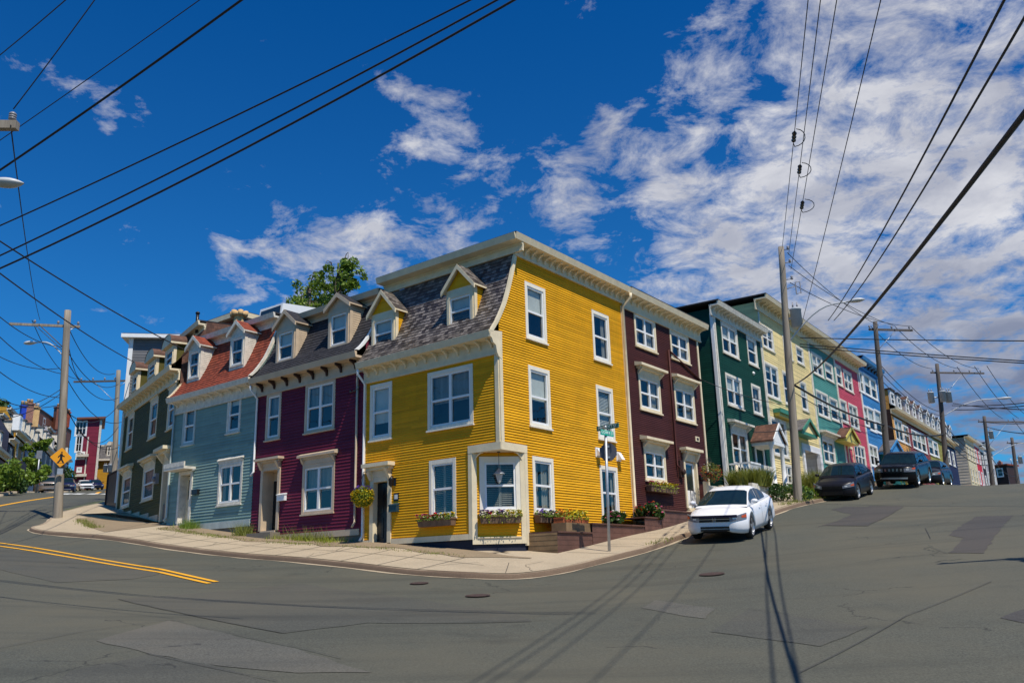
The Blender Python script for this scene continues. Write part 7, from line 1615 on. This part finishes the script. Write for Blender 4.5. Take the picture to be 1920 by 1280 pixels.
    # mirrors, handles, door seams
    for sg_ in (-1, 1):
        q = MB(); mx_ = cab[0][0]-.36; mz = lerp_tab(tab, mx_)[0]+.05; rg = []
        for k in range(7):
            a = math.pi*k/6; rr = math.sin(a)*.085+.012; rg.append([(mx_+rr*.9*math.cos(b), sg_*(hw+.05+.1*(-math.cos(a))), mz+.05+rr*.75*math.sin(b)) for b in np.linspace(0, 2*math.pi, 11)[:-1]])
        q.grid(rg, wrap=True); q.tube([(mx_-.02, sg_*(hw-.08), mz-.02), (mx_, sg_*(hw+.03), mz+.03)], .025, 6); q.build('mirror', [pm], root)
        q = MB()
        for xd in (cx0-.42, -.12 if kind != 'suv' else -.02, -1.0):
            P = []
            for z in np.linspace(.30 if not suv else .4, .93 if not suv else 1.08, 7): t_ = (z-.3)/.65; y = hw+.006-(.03*max(0, (t_-.55)/.45)) ; P.append([(xd-.007, sg_*y, z), (xd+.007, sg_*y, z)])
            q.grid(P)
        q.build('door_seam', ['seam_'], root)
        for xd in (-.0, -.95): q = MB(); q.tube([(xd, sg_*(hw-.005), .84 if not suv else 1.0), (xd+.02, sg_*(hw+.02), .845 if not suv else 1.005), (xd+.14, sg_*(hw+.02), .845 if not suv else 1.005), (xd+.16, sg_*(hw-.005), .84 if not suv else 1.0)], .012, 6); q.build('door_handle', [pm], root)
        q = MB(); q.grid([[(-hL+.004-.0, sg_*y, z) for z in (.78, .98)] for y in np.linspace(hw*.5, hw*.88, 4)]); q.build('tail_light', ['amber'], root)
    return root
def put(c, p, heading):       # sit the car on the slope, nose towards heading (radians from +Y, clockwise)
    d = np.array([math.sin(heading), math.cos(heading)]); s = np.array([d[1], -d[0]]); zc = G(*p)
    f = (G(*(p+d*1.35))-G(*(p-d*1.35)))/2.7; r = (G(*(p-s*.75))-G(*(p+s*.75)))/1.5
    X = Vector((d[0], d[1], f)).normalized(); Yv = Vector((-s[0], -s[1], r)).normalized(); Z = X.cross(Yv).normalized(); Yv = Z.cross(X)
    c.matrix_world = Matrix(((X[0], Yv[0], Z[0], p[0]), (X[1], Yv[1], Z[1], p[1]), (X[2], Yv[2], Z[2], zc+.012), (0, 0, 0, 1)))
PW = paint('white car paint', (.78, .78, .79), .3); PG = paint('dark grey car paint', (.012, .012, .016), .28, 0); PBk = paint('black car paint', (.006, .006, .007), .25, 0)
PDB = paint('dark blue car paint', (.01, .014, .05), .25); PT = paint('tan grey car paint', (.30, .25, .22), .3, .3)
hd_ = math.radians(180+27.5)
front = hit(1356, 1014)[:2]; dcar = np.array([math.sin(hd_), math.cos(hd_)])
cw_ = car('parked_car', 'white sedan with a dark hood deflector parked at the kerb beside the brown house', PW, 'sedan', group='cars parked up the right street')
fp_ = hit(1413, 1009)[:2]   # near front wheel on the ground
side = np.array([dcar[1], -dcar[0]])
put(cw_, fp_-dcar*1.30+side*.85, hd_)
def by_wheel(c, x, y, dxw, hw, h, lr=-1): w = hit(x, y)[:2]; d = np.array([math.sin(h), math.cos(h)]); s = np.array([d[1], -d[0]]); p = w-d*dxw-lr*s*hw; put(c, p, h); return p
h2 = math.radians(180+35.0)
c2 = car('parked_car', 'dark grey hatchback parked in front of the sea green and pink houses', PG, 'hatch', L=4.35, W=1.77, H=1.54, group='cars parked up the right street', grille='plain')
p2_ = WR2(FR2.px(1600, 935, 4.1)[0]-1.0, 4.05)
c3 = car('parked_car', 'black sport utility vehicle with five chrome grille slots parked behind the dark grey hatchback', PBk, 'suv', L=4.9, W=1.93, H=1.68, group='cars parked up the right street')
c4 = car('parked_car', 'dark car mostly hidden behind the black sport utility vehicle', PG, 'hatch', L=4.5, W=1.8, H=1.5, group='cars parked up the right street', detail=1)
c5 = car('parked_car', 'dark grey sedan on the brow of the hill under the far poles', PG, 'sedan', L=4.6, W=1.8, H=1.45, group='cars parked up the right street', detail=1)
def wheel_at(c, s, o, h): put(c, WR2(s, o), h)
w = hit(1617, 934); s_ = (w[:2]-FR2.O)@FR2.u; o_ = (w[:2]-FR2.O)@FR2.n; wheel_at(c2, s_+.7, o_-.87, h2)
w = hit(1727, 912); 
s3 = (w[:2]-FR2.O)@FR2.u; o3 = (w[:2]-FR2.O)@FR2.n; print('suv', s3, o3); wheel_at(c3, s3+1.0, o3-.93, h2)
wheel_at(c4, s3+8.0, o3-.9, h2); 
put(c5, WR2(58, 8.2), h2)
# cars up the side street on the left
hL2 = math.atan2(*(fp(60, 940, 60)-fp(150, 915, 125)))
k1 = car('parked_car', 'tan grey sport utility vehicle parked under the street tree up the side street', PT, 'suv', L=4.7, W=1.9, H=1.72, group='cars parked up the side street', detail=1)
k2 = car('parked_car', 'dark blue sport utility vehicle parked just behind the tan one', PDB, 'suv', L=4.6, W=1.88, H=1.7, group='cars parked up the side street', detail=1)
k3 = car('parked_car', 'white sedan parked at the upper end of the side street', PW, 'sedan', L=4.6, W=1.8, H=1.43, group='cars parked up the side street', detail=1)
k4 = car('parked_car', 'dark car at the very top of the side street behind the white sedan', PDB, 'hatch', L=4.2, W=1.75, H=1.5, group='cars parked up the side street', detail=1)
put(k1, fp(95, 922, 88), hL2); put(k2, fp(124, 920, 100), hL2); put(k3, fp(157, 918, 122), hL2-.25); put(k4, fp(177, 915, 127), hL2-.25)
# ================================================================ trees and bushes
def tree(label, base, H, R, seed, leafm='leaf', n=4200, trunk=.16, crown0=.35, lr=(.07, .14), multi=6, flat=1.0):
    rnd = random.Random(seed); base = np.array(base, float); t = thing('tree', base, label, 'tree'); mb = MB(); cl = []
    topz = H*(crown0+.25); mb.tube([base-[0, 0, .3], base+[.03, 0, H*.3], base+[.1*R, .05, topz]], [trunk*1.3, trunk, trunk*.55], 9)
    for k in range(multi*2):
        a = rnd.uniform(0, 6.28); h0 = H*rnd.uniform(crown0*.8, crown0+.25); h1 = H*rnd.uniform(crown0+.1, .97); rr = R*rnd.uniform(.35, .95)*math.sqrt(max(.1, 1-((h1/H-crown0-.25)/.7)**2)); e = base+np.array([rr*math.cos(a), rr*math.sin(a), h1]); s = base+np.array([0, 0, h0]); m = (s+e)/2+np.array([0, 0, .08*H])
        mb.tube([s, m, e], [trunk*.4, trunk*.25, trunk*.08], 6); cl += [(e, R*rnd.uniform(.22, .40)), ((m+e)/2, R*rnd.uniform(.2, .34))]
        for q in range(2): e2 = e+np.array([rnd.gauss(0, .25), rnd.gauss(0, .25), rnd.gauss(0, .2)])*R; mb.tube([m, (m+e2)/2+np.array([0, 0, .03*H]), e2], [trunk*.2, trunk*.13, trunk*.05], 5); cl.append((e2, R*rnd.uniform(.14, .26)))
    mb.build('trunk', ['bark_t'], t); lb = MB()
    for k in range(n):
        c, r = cl[rnd.randrange(len(cl))]; v = np.array([rnd.gauss(0, 1), rnd.gauss(0, 1), rnd.gauss(0, 1)]); v /= np.linalg.norm(v); leafq(lb, c+v*r*rnd.uniform(.3, 1)**.6*np.array([1, 1, .8*flat]), rnd.uniform(*lr), rnd)
    lb.build('crown', [leafm], t); return t
zt = at(640, 478, 40)[2]; pT = at(628, 560, 40); tree('slender tree with two leafy tops showing above the charcoal mansard roof', (pT[0], pT[1], 3.5), zt-3.5, 1.1, 51, n=1700, crown0=.72, lr=(.07, .13), trunk=.1)
pT = at(575, 560, 41); zt = at(575, 535, 41)[2]; tree('low spreading tree top just over the charcoal roof, left of the slender one', (pT[0], pT[1], 3.5), zt-3.5+.35, 1.5, 52, n=2600, crown0=.72, lr=(.07, .13), trunk=.1)
q = fp(85, 922, 82); tree('bushy street tree across the side street behind the tan vehicle', (q[0]-1, q[1], G(*q)), 5.0, 1.15, 53, n=3800, crown0=.2, lr=(.11, .22), leafm='leaf')
q = fp(-5, 918, 64); bush('bush', np.array([q[0], q[1], G(*q)]), 1.6, 2.3, 'rounded dark green bush at the left edge beside the far pavement', 'leaf', 1600, 61, lr=(.12, .22))
q = fp(22, 918, 67); bush('bush', np.array([q[0]-.5, q[1], G(*q)]), 1.1, 1.9, 'second dark green bush from the left edge by the brown fence', 'leafd', 1300, 62, lr=(.12, .22))
q = fp(47, 918, 74); bush('bush', np.array([q[0], q[1], G(*q)]), 1.2, 2.0, 'green bush between the brown fence and the street tree', 'leaf', 1300, 63, lr=(.12, .22))
q = fp(126, 905, 112); bush('bush', np.array([q[0]-.5, q[1], G(*q)]), 1.6, 2.8, 'dark shrub by the foot of the magenta house', 'leafd', 1000, 64, lr=(.14, .25))
q = at(-30, 790, 120); tree('large dark green tree on the rise above the far left roofs', (q[0], q[1], q[2]-8), at(0, 738, 120)[2]-q[2]+8, 4.5, 65, n=4000, crown0=.3, lr=(.3, .55), leafm='leafd')
q = fp(33, 920, 70); mb = MB(); Fq = Fr((q[0], q[1]), ua, FA.n); g0 = G(*q); 
for k in range(10): mb.box(Fq, k*.26, k*.26+.24, 0, .05, g0-.3, g0+2.6)
mb.box(Fq, -.1, 2.7, -.06, 0, g0+2.0, g0+2.15); tag(mb.build('fence', ['bark'], org=(q[0], q[1], g0)), 'brown board fence between the bushes on the far side of the side street', 'fence')
q = fp(66, 925, 76); q = np.array([q[0], q[1], G(*q)]); ss = thing('street_sign', q, 'plain grey sign post seen from behind across the side street', 'street sign'); mb = spole(q, 3.6, .06); mb.build('post', ['steel_'], ss); mb = MB(); mb.box(Fr(q, (1, .0), (0, -1)), -.25, .25, .05, .08, q[2]+3.0, q[2]+3.7); mb.build('sign_plate', ['steel_'], ss)
q = fp(177, 905, 134); q = np.array([q[0], q[1], G(*q)]); ss = thing('street_sign', q, 'round backed sign on a thin post before the ochre building', 'street sign'); mb = spole(q, 3.2, .05); mb.build('post', ['steel_'], ss); mb = MB(); Fq = Fr(q, (1, 0), (0, -1)); mb.prism([Fq.P(.45*math.cos(a), .05, q[2]+3.4+.45*math.sin(a)) for a in ang], [Fq.P(.45*math.cos(a), .08, q[2]+3.4+.45*math.sin(a)) for a in ang]); mb.build('sign_plate', ['steel_'], ss)
# ================================================================ the far pedestrian: one skinned body
def person(p, h, heading, label):
    t = thing('person', p, label, 'person'); J = {'pelvis': (0, 0, .53), 'chest': (0, 0, .74), 'neck': (0, .01, .84), 'head': (0, .02, .90), 'top': (0, .02, .975), 'ls': (-.105, 0, .80), 'rs': (.105, 0, .80), 'le': (-.14, .0, .64), 're': (.14, -.02, .64), 'lh': (-.13, .05, .49), 'rh': (.14, .02, .48),
         'lk': (-.055, .06, .28), 'rk': (.055, -.03, .28), 'la': (-.055, .03, .03), 'ra': (.055, -.10, .03), 'lt': (-.055, .11, .01), 'rt': (.055, -.03, .01), 'lp': (-.05, 0, .5), 'rp': (.05, 0, .5)}
    rad = dict(pelvis=.075, chest=.085, neck=.032, head=.052, top=.035, ls=.04, rs=.04, le=.026, re=.026, lh=.018, rh=.018, lk=.036, rk=.036, la=.024, ra=.024, lt=.02, rt=.02, lp=.06, rp=.06)
    E_ = [('pelvis', 'chest'), ('chest', 'neck'), ('neck', 'head'), ('head', 'top'), ('chest', 'ls'), ('chest', 'rs'), ('ls', 'le'), ('le', 'lh'), ('rs', 're'), ('re', 'rh'), ('pelvis', 'lp'), ('pelvis', 'rp'), ('lp', 'lk'), ('lk', 'la'), ('la', 'lt'), ('rp', 'rk'), ('rk', 'ra'), ('ra', 'rt')]
    ks = list(J); me = bpy.data.meshes.new('body'); me.from_pydata([tuple(v*h for v in J[k]) for k in ks], [(ks.index(a), ks.index(b)) for a, b in E_], [])
    o = bpy.data.objects.new('body', me); COL.objects.link(o); m = o.modifiers.new('s', 'SKIN'); o.modifiers.new('d', 'SUBSURF').levels = 1
    for i, k in enumerate(ks): me.skin_vertices[0].data[i].radius = (rad[k]*h, rad[k]*h)
    me.skin_vertices[0].data[0].use_root = True; bpy.context.view_layer.update(); me2 = bpy.data.meshes.new_from_object(o.evaluated_get(bpy.context.evaluated_depsgraph_get())); bpy.data.objects.remove(o)
    for mm in ('black', 'navyb'): me2.materials.append(MT[mm])
    me2.materials.append(mat('skin', (.45, .26, .18), .6))
    for f in me2.polygons: z = f.center.z/h; f.material_index = 2 if z > .85 or (z < .52 and abs(f.center.x)/h > .11) else (0 if z > .52 else 1)
    o = bpy.data.objects.new('body', me2); COL.objects.link(o); o.parent = t; t.rotation_euler = (0, 0, heading)
    hb = MB(); rg = [[(p[0]+r*h*math.cos(a), p[1]+(.0+r*math.sin(a))*h, p[2]+z*h) for a in np.linspace(0, 6.283, 9)[:-1]] for r, z in ((.058, .91), (.06, .94), (.045, .98), (.004, 1.0))]; hb.grid(rg, wrap=True); hb.build('hair', ['black'], t)
q = fp(182, 907, 133); person((q[0], q[1], G(*q)+.1), 1.75, 2.6, 'person in dark clothes walking at the top of the side street')
# manhole covers in the road
def manhole(x, y, label, r=.3):
    q = hit(x, y)[:2]; mb = MB(); ring = [q+np.array([r*math.cos(a), r*math.sin(a)]) for a in np.linspace(0, 2*math.pi, 21)[:-1]]; z = road_z(np.array(ring)); top = [(a[0], a[1], zz_+.022) for a, zz_ in zip(ring, z)]
    mb.face(top, 0, out=(0, 0, 1)); inn = [q+np.array([r*.85*math.cos(a), r*.85*math.sin(a)]) for a in np.linspace(0, 2*math.pi, 21)[:-1]]; z = road_z(np.array(inn)); mb.face([(a[0], a[1], zz_+.027) for a, zz_ in zip(inn, z)], 0, out=(0, 0, 1))
    for k in range(5): a0_ = q+np.array([-.2+.1*k, -.2]); b0_ = a0_+np.array([.02, .4]); zz2 = road_z(np.array([q]))[0]; 
    tag(mb.build('manhole_cover', [mat('rusty iron', (.055, .034, .028), .8, var=.3, scale=20)], org=(*q, float(road_z(np.array([q]))[0]))), label, 'manhole cover')
manhole(786, 1094, 'rusty round cover in the road nearest the crumbling kerb', .22); manhole(896, 1117.5, 'rusty round cover in the road below the cut corner of the yellow house', .26); manhole(1335, 1077, 'reddish brown cover in the road in front of the white sedan', .28)
